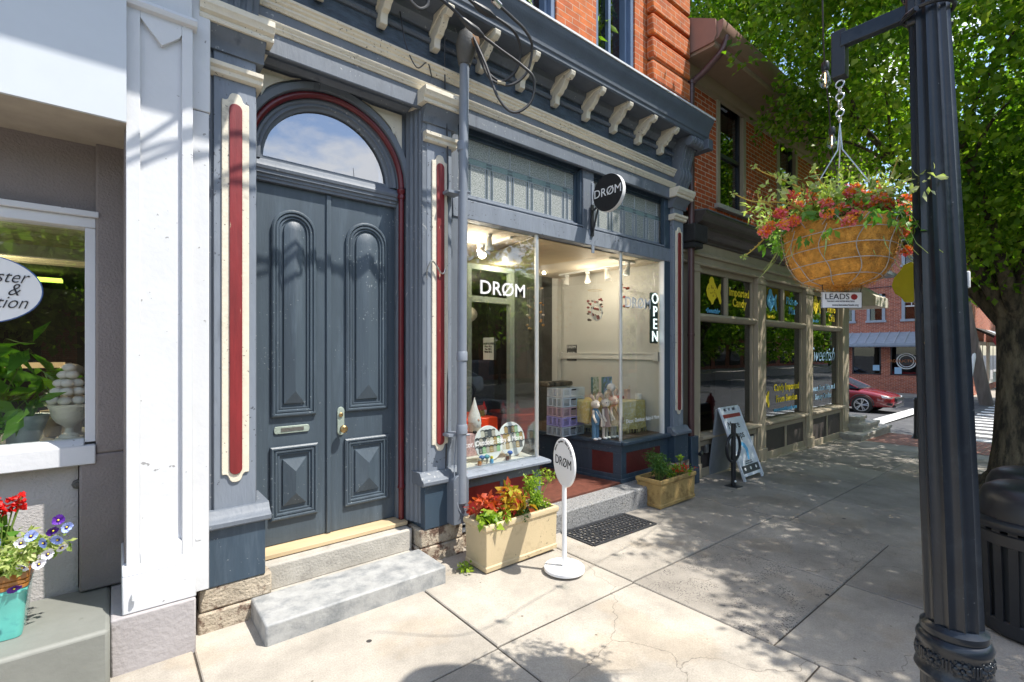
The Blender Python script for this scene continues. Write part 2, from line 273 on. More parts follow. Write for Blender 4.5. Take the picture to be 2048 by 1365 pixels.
G['leaf_cream'] = leaf_mat('variegated_leaves', [(.10, .22, .03), (.35, .42, .12), (.62, .62, .34)], .4)
G['coleus'] = leaf_mat('coleus_leaves', [(.38, .42, .02), (.50, .40, .04), (.45, .06, .03), (.30, .02, .02)], .35)
G['stalk'] = M('yellow_stalks', (.42, .30, .05), .7)
G['green_stem'] = M('green_stems', (.12, .18, .03), .7)
G['lantana'] = leaf_mat('lantana_flowers', [(.75, .12, .01), (.80, .30, .02), (.70, .05, .25), (.75, .25, .40)], .3)
G['geranium'] = leaf_mat('red_petals', [(.50, .005, .005), (.75, .02, .015)], .3)
G['petal_white'] = leaf_mat('white_petals', [(.75, .76, .85), (.85, .85, .86)], .3)
G['petal_blue'] = leaf_mat('blue_violet_petals', [(.08, .01, .30), (.30, .40, .80), (.55, .62, .90)], .3)

# ---------------------------------------------------------------- mesh builder
class MB:
    def __init__(s): s.v = []; s.f = []; s.mi = []; s.m = 0
    def add(s, vs, fs):
        o = len(s.v); s.v += [tuple(p) for p in vs]; s.f += [tuple(i+o for i in f) for f in fs]; s.mi += [s.m]*len(fs); return s
    def mat(s, i): s.m = i; return s
    def box(s, x0, x1, y0, y1, z0, z1):
        return s.add([(x0,y0,z0),(x1,y0,z0),(x1,y1,z0),(x0,y1,z0),(x0,y0,z1),(x1,y0,z1),(x1,y1,z1),(x0,y1,z1)],
                     [(0,3,2,1),(4,5,6,7),(0,1,5,4),(1,2,6,5),(2,3,7,6),(3,0,4,7)])
    def taper(s, cx, cy, z0, z1, w0, d0, w1, d1):
        a = [(-1,-1),(1,-1),(1,1),(-1,1)]
        vs = [(cx+i*w0/2, cy+j*d0/2, z0) for i, j in a] + [(cx+i*w1/2, cy+j*d1/2, z1) for i, j in a]
        return s.add(vs, [(0,3,2,1),(4,5,6,7),(0,1,5,4),(1,2,6,5),(2,3,7,6),(3,0,4,7)])
    def prism(s, pts, f0, f1):
        """pts: 2-D outline; f0/f1 map (a,b) to the two end faces"""
        n = len(pts); vs = [f0(*p) for p in pts] + [f1(*p) for p in pts]
        return s.add(vs, [tuple(range(n-1, -1, -1)), tuple(range(n, 2*n))] + [(i, (i+1) % n, n+(i+1) % n, n+i) for i in range(n)])
    def ex(s, pts, x0, x1): return s.prism(pts, lambda a, b: (x0, a, b), lambda a, b: (x1, a, b))   # outline in (y,z)
    def ey(s, pts, y0, y1): return s.prism(pts, lambda a, b: (a, y0, b), lambda a, b: (a, y1, b))   # outline in (x,z)
    def ez(s, pts, z0, z1): return s.prism(pts, lambda a, b: (a, b, z0), lambda a, b: (a, b, z1))   # outline in (x,y)
    def tube(s, path, r, n=8, cap=True):
        path = [Vector(p) for p in path]; k = len(path); rs = r if isinstance(r, (list, tuple)) else [r]*k
        up = Vector((0, 0, 1)); vs = []; prev = None
        for i, p in enumerate(path):
            d = (path[min(i+1, k-1)] - path[max(i-1, 0)])
            if d.length < 1e-9: d = Vector((0, 0, 1))
            d.normalize()
            if prev is None: a = d.orthogonal().normalized()
            else:
                a = prev - d*prev.dot(d)
                a = a.normalized() if a.length > 1e-6 else d.orthogonal().normalized()
            prev = a; b = d.cross(a)
            for j in range(n):
                t = 2*math.pi*j/n; vs.append(p + (a*math.cos(t)+b*math.sin(t))*rs[i])
        fs = [(i*n+j, i*n+(j+1) % n, (i+1)*n+(j+1) % n, (i+1)*n+j) for i in range(k-1) for j in range(n)]
        if cap: fs += [tuple(range(n-1, -1, -1)), tuple(range((k-1)*n, k*n))]
        return s.add(vs, fs)
    def lathe(s, prof, c=(0, 0, 0), n=24, flute=None, lean=(0, 0)):
        """prof: (radius, z) list turned about the vertical through c"""
        vs = []; 
        for r, z in prof:
            for j in range(n):
                t = 2*math.pi*j/n; rr = r*(flute(t) if flute else 1)
                vs.append((c[0]+rr*math.cos(t)+lean[0]*z, c[1]+rr*math.sin(t)+lean[1]*z, c[2]+z))
        k = len(prof); fs = [(i*n+j, i*n+(j+1) % n, (i+1)*n+(j+1) % n, (i+1)*n+j) for i in range(k-1) for j in range(n)]
        if prof[0][0] > 1e-6: fs.append(tuple(range(n-1, -1, -1)))
        if prof[-1][0] > 1e-6: fs.append(tuple(range((k-1)*n, k*n)))
        return s.add(vs, fs)
    def ball(s, c, r, n=10, sc3=(1, 1, 1)):
        k = max(4, n//2+1); vs = []; fs = []
        for i in range(k+1):
            p = math.pi*i/k
            for j in range(n):
                t = 2*math.pi*j/n; vs.append((c[0]+r*sc3[0]*math.sin(p)*math.cos(t), c[1]+r*sc3[1]*math.sin(p)*math.sin(t), c[2]-r*sc3[2]*math.cos(p)))
        for i in range(k):
            for j in range(n): fs.append((i*n+j, i*n+(j+1) % n, (i+1)*n+(j+1) % n, (i+1)*n+j))
        return s.add(vs, fs)
    def ring(s, c, R0, r, axis='z', n=28, m=8):
        pts = []
        for i in range(n+1):
            t = 2*math.pi*i/n; a, b = R0*math.cos(t), R0*math.sin(t)
            pts.append({'z': (c[0]+a, c[1]+b, c[2]), 'y': (c[0]+a, c[1], c[2]+b), 'x': (c[0], c[1]+a, c[2]+b)}[axis])
        return s.tube(pts, r, m, cap=False)
    def loops(s, ls, cap=True):
        """skin a list of closed loops with equal vertex counts"""
        n = len(ls[0]); vs = [p for l in ls for p in l]; fs = [(i*n+j, i*n+(j+1) % n, (i+1)*n+(j+1) % n, (i+1)*n+j) for i in range(len(ls)-1) for j in range(n)]
        if cap: fs.append(tuple(range((len(ls)-1)*n, len(ls)*n)))
        return s.add(vs, fs)
    def xf(s, mtx, start=0):
        for i in range(start, len(s.v)): s.v[i] = tuple(mtx @ Vector(s.v[i]))
        return s
    def build(s, name, mat, parent=None, bevel=0, smooth=True, ang=35):
        me = bpy.data.meshes.new(name)
        off = Vector((0, 0, 0))
        q = parent
        while q is not None: off += q.location; q = q.parent
        vs = [(p[0]-off.x, p[1]-off.y, p[2]-off.z) for p in s.v]
        me.from_pydata(vs, [], s.f)
        mats = mat if isinstance(mat, (list, tuple)) else [mat]
        for m in mats: me.materials.append(G[m] if isinstance(m, str) else m)
        if len(mats) > 1: me.polygons.foreach_set('material_index', s.mi)
        me.validate(); 
        import bmesh
        bm = bmesh.new(); bm.from_mesh(me); bmesh.ops.recalc_face_normals(bm, faces=bm.faces); bm.to_mesh(me); bm.free()
        if smooth:
            me.polygons.foreach_set('use_smooth', [True]*len(me.polygons)); me.set_sharp_from_angle(angle=R(ang))
        o = bpy.data.objects.new(name, me); COL.objects.link(o)
        if parent is not None: o.parent = parent
        if bevel:
            b = o.modifiers.new('bevel', 'BEVEL'); b.width = bevel; b.segments = 2; b.limit_method = 'ANGLE'; b.angle_limit = R(40); b.harden_normals = False
        return o
def tag(o, label=None, cat=None, group=None, kind=None):
    if label: o['label'] = label
    if cat: o['category'] = cat
    if group: o['group'] = group
    if kind: o['kind'] = kind
    return o
def thing(name, loc, label, cat, group=None):
    o = bpy.data.objects.new(name, None); o.empty_display_size = .2; COL.objects.link(o); o.location = loc; return tag(o, label, cat, group)
def kids(o): return [c for c in bpy.data.objects if c.parent == o]
def copy_tree(o, parent=None, loc=None, rot=None):
    c = o.copy(); COL.objects.link(c); c.parent = parent
    if loc is not None: c.location = loc
    if rot is not None: c.rotation_euler = rot
    for ch in kids(o): copy_tree(ch, c)
    return c
def text_mb(txt, size, depth=.003, bold=0, shear=0, align='CENTER', sp=1.0):
    """lettering turned into mesh data: lies in the xz plane facing -y, centred on the origin"""
    cu = bpy.data.curves.new('lettering', 'FONT'); cu.body = txt; cu.size = size; cu.extrude = depth/2; cu.offset = bold; cu.shear = shear
    cu.align_x = align; cu.align_y = 'CENTER'; cu.resolution_u = 3; cu.space_character = sp; cu.space_line = .9
    ob = bpy.data.objects.new('lettering', cu); COL.objects.link(ob)
    dg = bpy.context.evaluated_depsgraph_get(); me = ob.evaluated_get(dg).to_mesh()
    b = MB(); b.add([(v.co.x, -v.co.z, v.co.y) for v in me.vertices], [tuple(p.vertices) for p in me.polygons])
    ob.evaluated_get(dg).to_mesh_clear(); bpy.data.objects.remove(ob); bpy.data.curves.remove(cu)
    return b
def text(txt, size, at, mat, parent, name='lettering', face='y', sx=1.0, **kw):
    """face 'y': reads from -y; face 'x': reads from -x (text runs towards -y)"""
    b = text_mb(txt, size, **kw)
    m = Matrix.Scale(sx, 4, (1, 0, 0))
    if face == 'x': m = Matrix.Rotation(R(-90), 4, 'Z') @ m
    elif isinstance(face, (int, float)): m = Matrix.Rotation(face, 4, 'Z') @ m
    b.xf(Matrix.Translation(at) @ m); return b.build(name, mat, parent, smooth=False)
def arc(cx, cz, r, a0, a1, n): return [(cx+r*math.cos(R(a0+(a1-a0)*i/n)), cz+r*math.sin(R(a0+(a1-a0)*i/n))) for i in range(n+1)]
def gz(x): return 0 if x < 2 else (-.025*(x-2) if x < 15 else -.325)

def foliage(name, mat, centers, radii, per, size, parent=None, aspect=.62, droop=.3, flat=.0, tint=None, seed=1, squash=(1, 1, 1)):
    """many folded leaf blades spread through clumps"""
    rng = np.random.default_rng(seed)
    centers = np.asarray(centers, float); radii = np.broadcast_to(np.asarray(radii, float), (len(centers),))
    n = len(centers)*per
    c = np.repeat(centers, per, 0); r = np.repeat(radii, per)
    d = rng.normal(size=(n, 3)); d /= np.linalg.norm(d, axis=1)[:, None]
    p = c + d*(r*rng.uniform(.25, 1, n)**.6)[:, None]*np.array(squash)
    L_ = size*rng.uniform(.65, 1.25, n); W = L_*aspect*rng.uniform(.8, 1.15, n)
    ax = rng.normal(size=(n, 3))*.8 + d; ax[:, 2] -= droop*1.5; ax /= np.linalg.norm(ax, axis=1)[:, None]
    nn = rng.normal(size=(n, 3)); nn[:, 2] += flat*3; sd = np.cross(ax, nn); sd /= np.linalg.norm(sd, axis=1)[:, None]
    up = np.cross(sd, ax)
    v = np.empty((n, 6, 3))
    v[:, 0] = p; v[:, 1] = p+ax*(L_*.45)[:, None]+sd*(W*.5)[:, None]+up*(W*.16)[:, None]
    v[:, 2] = p+ax*L_[:, None]-up*(L_*.12)[:, None]; v[:, 3] = p+ax*(L_*.45)[:, None]-sd*(W*.5)[:, None]+up*(W*.16)[:, None]
    v[:, 4] = p+ax*(L_*.45)[:, None]; v[:, 5] = p
    v = v[:, :5]
    off = Vector((0, 0, 0)); q = parent
    while q is not None: off += q.location; q = q.parent
    v = v - np.array(off)
    me = bpy.data.meshes.new(name)
    me.vertices.add(n*5); me.vertices.foreach_set('co', v.reshape(-1))
    base = np.arange(n)[:, None]*5
    tri = np.concatenate([base+np.array([[0, 1, 4]]), base+np.array([[1, 2, 4]]), base+np.array([[2, 3, 4]]), base+np.array([[3, 0, 4]])], 1).reshape(-1)
    me.loops.add(len(tri)); me.loops.foreach_set('vertex_index', tri.astype(np.int32))
    nf = n*4; me.polygons.add(nf); me.polygons.foreach_set('loop_start', (np.arange(nf)*3).astype(np.int32))
    me.update(calc_edges=True)
    t = rng.random(n) if tint is None else np.clip(np.asarray(tint(p, rng)), 0, 1)
    ct = np.repeat(rng.random(len(centers)), per)*.5; t = np.clip(t*.6+ct, 0, 1) if tint is None else t
    a = me.attributes.new('tint', 'FLOAT', 'FACE'); a.data.foreach_set('value', np.repeat(t, 4).astype(np.float32))
    me.materials.append(G[mat])
    o = bpy.data.objects.new(name, me); COL.objects.link(o)
    if parent is not None: o.parent = parent
    return o
# ================================================================ ground, sidewalk, roads
def struct(name, mb, mat, **kw):
    o = mb.build(name, mat, None, **kw); o['kind'] = 'structure'; return o
struct('ground', MB().box(-250, 400, -250, 250, -1.2, -.75), 'asphalt', smooth=False)
def slab_sheet():
    b = MB(); tint = []; agg = []; rng = random.Random(4); g = .0055
    xs = [-9, -7.5, -6, -4.5, -2.9, -1.3, .35, 1.7, 2.99, 4.25, 5.5, 6.75, 8.0, 9.3, 10.6, 11.75, 12.7]
    def ys(x0):
        if x0 < 1.6: return [-.2, .85, 2.17, 3.9]
        if x0 < 2.9: return [-.2, .95, 2.18, 3.9]
        if x0 < 5.4: return [-.2, 1.19, 2.19, 3.9]
        return [-.2, .95, 2.03, 3.9]
    for x0, x1 in zip(xs, xs[1:]):
        yy = ys(x0)
        for y0, y1 in zip(yy, yy[1:]):
            dz = rng.uniform(-.003, .004); n = 3
            o = len(b.v)
            X0, X1, Y0, Y1 = x0+g, x1-g, y0+g, y1-g; e = .006
            b.add([(X0,Y0,gz(x0)-.08),(X1,Y0,gz(x1)-.08),(X1,Y1,gz(x1)-.08),(X0,Y1,gz(x0)-.08),
                   (X0,Y0,gz(x0)+dz-e),(X1,Y0,gz(x1)+dz-e),(X1,Y1,gz(x1)+dz-e),(X0,Y1,gz(x0)+dz-e),
                   (X0+e,Y0+e,gz(x0)+dz),(X1-e,Y0+e,gz(x1)+dz),(X1-e,Y1-e,gz(x1)+dz),(X0+e,Y1-e,gz(x0)+dz)],
                  [(0,1,5,4),(1,2,6,5),(2,3,7,6),(3,0,4,7),(4,5,9,8),(5,6,10,9),(6,7,11,10),(7,4,8,11),(8,9,10,11)])
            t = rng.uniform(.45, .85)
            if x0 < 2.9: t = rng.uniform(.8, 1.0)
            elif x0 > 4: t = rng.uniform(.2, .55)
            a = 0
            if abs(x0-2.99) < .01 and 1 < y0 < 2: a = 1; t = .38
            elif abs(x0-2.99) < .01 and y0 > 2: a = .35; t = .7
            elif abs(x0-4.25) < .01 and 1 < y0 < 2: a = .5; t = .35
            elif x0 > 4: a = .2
            tint += [t]*9; agg += [a]*9
    # bed that shows in the joints
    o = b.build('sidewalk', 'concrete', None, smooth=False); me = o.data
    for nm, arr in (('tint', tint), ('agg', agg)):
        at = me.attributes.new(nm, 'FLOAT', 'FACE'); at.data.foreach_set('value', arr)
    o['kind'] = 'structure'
slab_sheet()
jb = MB()
for x0, x1 in ((-9, 2), (2, 12.7)):
    jb.add([(x0,-.2,gz(x0)-.012),(x1,-.2,gz(x1)-.012),(x1,3.9,gz(x1)-.012),(x0,3.9,gz(x0)-.012)], [(0,1,2,3)])
G['joint'] = M('dirt_in_joints', (.06, .05, .04), .95, var=.3)
struct('sidewalk_bed', jb, 'joint', smooth=False)
kb = MB()
for x0, x1 in ((-9, 2), (2, 14.95)):
    kb.add([(x0,-.36,gz(x0)-.16),(x1,-.36,gz(x1)-.16),(x1,-.205,gz(x1)-.16),(x0,-.205,gz(x0)-.16),(x0,-.36,gz(x0)),(x1,-.36,gz(x1)),(x1,-.205,gz(x1)),(x0,-.205,gz(x0))],
           [(0,1,5,4),(4,5,6,7),(1,2,6,5),(3,0,4,7)])
kb.add([(14.8,-.2,-.5),(14.95,-.2,-.5),(14.95,30,-.5),(14.8,30,-.5),(14.8,-.2,-.322),(14.95,-.2,-.322),(14.95,30,-.322),(14.8,30,-.322)], [(0,1,5,4),(4,5,6,7),(1,2,6,5)])
struct('kerb', kb, 'kerb', smooth=False)
struct('brick_pavement', MB().add([(12.7,-.2,gz(12.7)+.002),(14.8,-.2,gz(14.8)+.002),(14.8,30,gz(14.8)+.002),(12.7,30,gz(12.7)+.002)], [(0,1,2,3)]), 'paver', smooth=False)
# roads: main street along x, cross street along y, falling away from the camera
rb = MB()
P_ = [(-60, -.13), (2, -.13), (15, -.46), (24, -.66), (31, -.62), (120, -.62)]
for (a, za), (c, zc) in zip(P_, P_[1:]):
    rb.add([(a,-11.5,za),(c,-11.5,zc),(c,-.36 if c < 14.9 or a < 14.9 else 3.2,zc),(a,-.36 if c < 14.9 or a < 14.9 else 3.2,za)] if a < 14.9 or a >= 31 else [(a,-11.5,za),(c,-11.5,zc),(c,-.36,zc),(a,-.36,za)], [(0,1,2,3)])
struct('main_road', rb, 'asphalt', smooth=False)
cb = MB()
for (a, za), (c, zc) in zip([(14.95, -.46), (24, -.66), (30.2, -.62)], [(24, -.66), (30.2, -.62)]):
    cb.add([(a,-.36,za),(c,-.36,zc),(c,60,zc),(a,60,za)], [(0,1,2,3)])
struct('cross_street', cb, 'asphalt', smooth=False)
def rz(x): return -.46-.2*(x-14.95)/9.05 if x < 24 else -.66+.04*(x-24)/6.2
sb = MB()
x = 16.2
while x < 29.5:
    sb.add([(x,-.2,rz(x)+.004),(x+.45,-.2,rz(x+.45)+.004),(x+.45,2.7,rz(x+.45)+.004),(x,2.7,rz(x)+.004)], [(0,1,2,3)]); x += 1.05
for yy in (4.0,):
    sb.add([(15.6,yy,rz(15.6)+.004),(29.6,yy,rz(29.6)+.004),(29.6,yy+.5,rz(29.6)+.004),(15.6,yy+.5,rz(15.6)+.004)], [(0,1,2,3)])
struct('crosswalk_marking', sb, 'marking', smooth=False)
fb = MB().box(30.2, 32.3, -.3, 40, -.8, -.50).box(32.3, 90, -.3, 3.9, -.8, -.50)
struct('far_sidewalk', fb, 'kerb', smooth=False)
ob = MB().box(-60, 90, -15.4, -11.5, -.7, .02)
struct('opposite_sidewalk', ob, 'kerb', smooth=False)

# ================================================================ left shop
LS = thing('white_shop_building', (-1.4, 3.8, 0), 'white and mauve-grey stucco shop front with a big white panelled pillar at the left edge', 'shop building')
b = MB().box(-.152, .06, 3.715, 4.1, .306, 1.10).box(-.080, .06, 3.7152, 4.1, 1.10, 2.94).box(-4.2, .06, 3.77, 4.1, 2.52, 2.94)
b.build('stucco_wall', 'stucco', LS, bevel=.012)
b = MB().box(-4.2, -.16, 3.80, 4.1, .28, 1.04).box(-.16, .06, 3.80, 4.1, .10, .306)
b.build('lower_wall', 'stucco_pale', LS)
MB().box(-4.2, .053, 3.28, 3.9, 2.915, 2.935).build('soffit', M('tan_soffit', (.36, .31, .25), .8), LS)
MB().box(-4.2, .053, 3.26, 3.28, 2.915, 5.3).build('fascia', 'white_smooth', LS)
b = MB().ex([(2.46,4.98),(3.30,4.98),(3.30,5.5),(2.40,5.5),(2.40,5.06)], -4.2, 1.15); b.build('cornice', 'white', LS)  # unseen overhang, run past the shop so its shadow crosses the pillar
MB().box(-4.2, .06, 3.9, 6.5, 5.0, 5.3).build('roof', 'roof_red', LS)
# pillar: carcass plus raised frame round a sunk panel with notched ends
b = MB().box(.052, .352, 3.325, 3.95, .52, 5.2)
b.box(.052, .112, 3.30, 3.326, .53, 3.56).box(.300, .352, 3.30, 3.326, .53, 3.56)
b.ey([(.112, 3.56), (.300, 3.56), (.300, 3.50), (.290, 3.475), (.208, 3.40), (.126, 3.50), (.112, 3.52)], 3.30, 3.326)
b.ey([(.112, .53), (.300, .53), (.300, .62), (.215, .70), (.118, .60), (.112, .60)], 3.30, 3.326)
b.build('pillar', 'white', LS, bevel=.006)
b = MB().ex([(3.325,3.545),(3.275,3.56),(3.265,3.585),(3.285,3.61),(3.325,3.62)], .035, .372); b.build('pillar_moulding', 'white', LS, bevel=.003)
b = MB().box(.035, .365, 3.265, 3.9, .30, .50).ex([(3.265,.50),(3.30,.545),(3.325,.55),(3.9,.55),(3.9,.50)], .035, .365); b.build('pillar_base', 'white', LS, bevel=.006)
b = MB().box(-.012, .362, 3.25, 3.9, -.05, .298); b.build('plinth', 'plinth_grey', LS, bevel=.01)
b = MB().box(.352, .44, 3.363, 3.95, .28, 3.12).box(.352, .446, 3.357, 3.95, 3.123, 4.97).box(.37, .40, 3.36, 3.37, .60, .28+.3); b.build('pillar_return', 'white', LS, bevel=.005)
MB().box(.046, .0525, 3.34, 3.7, .55, 2.9).build('pillar_side', 'stucco', LS)
MB().tube([(.085, 3.30, .405), (.085, 3.245, .405)], .011, 8).tube([(.085, 3.25, .41), (.085, 3.247, .375)], .011, 8).build('wall_tap', 'white_gloss', LS)
# raised floor ledge
b = MB().box(-4.2, -.013, 3.155, 3.80, -.1, .30); b.build('ledge', 'ledge', LS, bevel=.02)
# window
wf = MB().box(-.128, -.080, 3.735, 3.84, 1.17, 2.42).box(-4.2, -.080, 3.728, 3.84, 2.42, 2.48).box(-4.2, -.066, 3.705, 3.79, 2.48, 2.515)
wf = wf.build('window_frame', 'white', LS, bevel=.004)
MB().box(-4.2, -.080, 3.70, 3.84, 1.045, 1.155).ex([(3.70,1.155),(3.77,1.185),(3.84,1.185),(3.84,1.155)], -4.2, -.13).build('window_sill', 'white', LS, bevel=.006)
MB().box(-4.2, -.128, 3.786, 3.792, 1.185, 2.42).build('window_pane', 'glass', LS, smooth=False)
# interior
b = MB().box(-4.2, -.12, 3.84, 4.75, 1.08, 1.14); b.build('display_shelf', 'ledge', LS)
ceil_m = M('yellow_board_ceiling', (.40, .36, .20), .7, var=.06)
b = MB()
for i in range(11): b.box(-4.2, -.05, 3.86+i*.17, 4.018+i*.17, 2.44, 2.47)
b.build('board_ceiling', ceil_m, LS)
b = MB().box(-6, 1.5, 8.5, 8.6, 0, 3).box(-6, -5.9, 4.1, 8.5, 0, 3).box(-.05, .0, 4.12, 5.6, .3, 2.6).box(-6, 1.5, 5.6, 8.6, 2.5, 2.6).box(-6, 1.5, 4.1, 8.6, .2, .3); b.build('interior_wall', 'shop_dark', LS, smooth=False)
b = MB().box(-.135, -.10, 4.70, 4.76, 1.14, 2.44).box(-4.2, -.12, 4.70, 4.76, 2.36, 2.44); b.build('inner_frame', M('pale_olive_frame', (.42, .41, .30), .6), LS)
for x in (-1.6, -.9): 
    MB().box(x, x+.5, 6.6, 6.75, 2.40, 2.43).build('ceiling_tube_light', emit_mat('green_tinted_tube', (.65, .95, .10), 1.2), LS)
MB().box(-2.4, -.3, 6.0, 6.03, 1.55, 1.60).box(-2.4, -2.36, 6.0, 6.03, .3, 1.6).box(-.34, -.3, 6.0, 6.03, .3, 1.6).build('wooden_rack', 'wood_pale', LS)
# oval hanging sign
t = thing('oval_sign', (-.62, 3.79, 2.02), 'white oval sign with dark brush lettering in the far left window', 'sign')
b = MB(); pts = [(-.56+.25*math.cos(2*math.pi*i/48), 2.035+.183*math.sin(2*math.pi*i/48)) for i in range(48)]; b.ey(pts, 3.770, 3.782); b.build('sign_board', 'letter_white', t)
b = MB(); b.tube([(p[0], 3.776, p[1]) for p in pts+[pts[0]]], .006, 6, cap=False); b.build('rim', M('blue_rim', (.08, .16, .40), .5), t)
for s, z, sx in (('Lancaster', 2.105, .82), ('&', 2.035, 1), ('Addition', 1.965, .84)):
    text(s, .098, (-.37 if s != '&' else -.40, 3.767, z), 'letter_black', t, name='lettering', shear=.45, sx=.8, bold=-.001, align='RIGHT')

# ================================================================ blue storefront building
SB = thing('blue_storefront_building', (3.2, 3.5, 0), 'slate-blue and cream Victorian storefront with arched double door and deep bracketed cornice', 'building')
def pilaster(x, side_deep=.30, w=.235, shade=False):
    """x = left edge of the shaft"""
    m1, m2 = ('slate_light', 'slate') 
    c = x+w/2; h = w/2
    st = MB()
    for z0, z1, o in ((-.06, .118, .085), (.122, .262, .078)): st.box(c-h-o, c+h+o+.008, 3.41 if z0 > 0 else 3.40, 3.8, z0, z1)
    st.build('stone_plinth', 'brownstone', SB, bevel=.012)
    p = MB().box(c-h, c+h, 3.45, 3.80, .70, 3.70).build('pilaster', m1, SB, bevel=.004)
    bs = MB().box(c-h-.045, c+h+.045, 3.405, 3.8, .264, .615); bs.build('pilaster_base', 'navy', p, bevel=.004)
    cp = MB().ex([(3.8,.615),(3.385,.615),(3.370,.625),(3.370,.652),(3.385,.664),(3.405,.672),(3.418,.690),(3.435,.715),(3.45,.72),(3.8,.72)], c-h-.075, c+h+.075); cp.build('base_moulding', 'slate', p, bevel=.003)
    # cream panel with scalloped ends, red inlay
    k = w/.235*.076
    def ends(z, s):  # outline from left to right at one end; s=+1 top, -1 bottom
        return [(-k, z-s*.075), (-k*.98, z-s*.055), (-k*.70, z-s*.055), (-k*.55, z-s*.045), (-k*.42, z-s*.018), (-k*.26, z-s*.004), (0, z), (k*.26, z-s*.004), (k*.42, z-s*.018), (k*.55, z-s*.045), (k*.70, z-s*.055), (k*.98, z-s*.055), (k, z-s*.075)]
    top = ends(3.325, 1); bot = ends(.875, -1)[::-1]
    MB().ey([(c+a, z) for a, z in top+bot], 3.438, 3.452).build('cream_panel', 'cream', p, bevel=.003)
    r = k*.47
    o2 = [(c+a, z) for a, z in arc(0, 3.235-r+.02, r, 180, 0, 12)] + [(c+a, z) for a, z in arc(0, .945+r-.02, r, 0, -180, 12)]
    MB().ey(o2, 3.428, 3.439).build('red_inlay', 'red', p, bevel=.004)
    lo = MB().ex([(3.8,3.405),(3.435,3.405),(3.420,3.415),(3.418,3.440),(3.400,3.452),(3.398,3.478),(3.8,3.478)], c-h-.035, c+h+.035); lo.build('neck_moulding', 'cream', p, bevel=.002)
    bl = MB().ex([(3.8,3.56),(3.435,3.56),(3.43,3.60),(3.410,3.63),(3.385,3.655),(3.37,3.68),(3.8,3.68)], c-h-.045, c+h+.045); bl.build('capital_block', 'slate', p, bevel=.002)
    ca = MB().ex([(3.8,3.68),(3.355,3.68),(3.350,3.695),(3.358,3.712),(3.335,3.725),(3.330,3.745),(3.318,3.76),(3.318,3.795),(3.8,3.795)], c-h-.085, c+h+.085); ca.build('capital', 'cream', p, bevel=.002)
    return p
pilaster(.475); pilaster(1.965); pilaster(5.585)
# dark wing strips beside the first pilaster
MB().box(.441, .478, 3.47, 3.8, .26, 4.3).build('side_strip', 'slate', SB)
MB().box(.705, .723, 3.50, 3.8, .28, 3.7).build('door_return', 'slate', SB)
# ---- doorway
YD = 3.75
def arch_loop(x0, x1, z0, z1, d, y, n=14):
    cx = (x0+x1)/2; r = (x1-x0)/2-d; zc = z1-(x1-x0)/2
    return [(x0+d, y, z0+d), (x1-d, y, z0+d)] + [(cx+r*math.cos(math.pi*i/n), y, zc+r*math.sin(math.pi*i/n)) for i in range(n+1)]
def rect_loop(x0, x1, z0, z1, d, y): return [(x0+d,y,z0+d),(x1-d,y,z0+d),(x1-d,y,z1-d),(x0+d,y,z1-d)]
PROF = [(0,0),(0,-.020),(.010,-.028),(.020,-.028),(.026,-.016),(.034,-.022),(.044,-.022),(.050,-.008),(.058,-.012),(.064,-.012),(.068,.006)]
def leaf(x0, x1, px0, px1):
    lf = MB().box(x0, x1, YD, YD+.045, .305, 2.905).build('door_leaf', 'door', SB, bevel=.003)
    b = MB(); b.loops([arch_loop(px0, px1, 1.225, 2.735, d, YD+q) for d, q in PROF], cap=True); b.build('upper_panel_moulding', 'door', lf, ang=28)
    # raised field: hipped at the foot, domed at the head
    ix0, ix1 = px0+.080, px1-.080; cxm = (ix0+ix1)/2; hw = (ix1-ix0)/2
    f = MB()
    f.loops([arch_loop(ix0, ix1, 1.315, 2.655, 0, YD+.004), arch_loop(ix0, ix1, 1.315, 2.655, .004, YD-.016)], cap=False)
    zc = 2.655-hw; n = 14
    l0 = arch_loop(ix0, ix1, 1.315, 2.655, .004, YD-.016); 
    f2 = len(f.v); f.v += l0; f.v += [(cxm, YD-.046, 1.315+hw*1.25), (cxm, YD-.046, zc)]
    bi, ti = f2+len(l0), f2+len(l0)+1
    f.f += [(f2, f2+1, bi), (f2+1, f2+2, ti, bi), (f2+2+n, f2, bi, ti)] + [(f2+2+i, f2+3+i, ti) for i in range(n)]; f.mi += [0]*(3+n)
    f.build('upper_raised_field', 'door', lf, ang=20)
    b = MB(); b.loops([rect_loop(px0-.008, px1+.012, .480, 1.010, d, YD+q) for d, q in PROF], cap=True); b.build('lower_panel_moulding', 'door', lf, ang=28)
    jx0, jx1 = px0-.008+.082, px1+.012-.082; cm = (jx0+jx1)/2; q = (jx1-jx0)/2*1.1
    f = MB().loops([rect_loop(jx0, jx1, .575, .915, 0, YD+.004), rect_loop(jx0, jx1, .575, .915, .003, YD-.014)], cap=False)
    l0 = rect_loop(jx0, jx1, .575, .915, .003, YD-.014); s = len(f.v); f.v += l0 + [(cm, YD-.05, .575+q), (cm, YD-.05, .915-q)]
    f.f += [(s, s+1, s+4), (s+1, s+2, s+5, s+4), (s+2, s+3, s+5), (s+3, s, s+4, s+5)]; f.mi += [0]*4
    f.build('lower_raised_field', 'door', lf, ang=20)
    return lf
l1 = leaf(.722, 1.262, .868, 1.178); l2 = leaf(1.284, 1.826, 1.405, 1.752)
MB().box(1.255, 1.291, YD-.018, YD, .305, 2.90).build('meeting_stile', 'door', l1, bevel=.006)
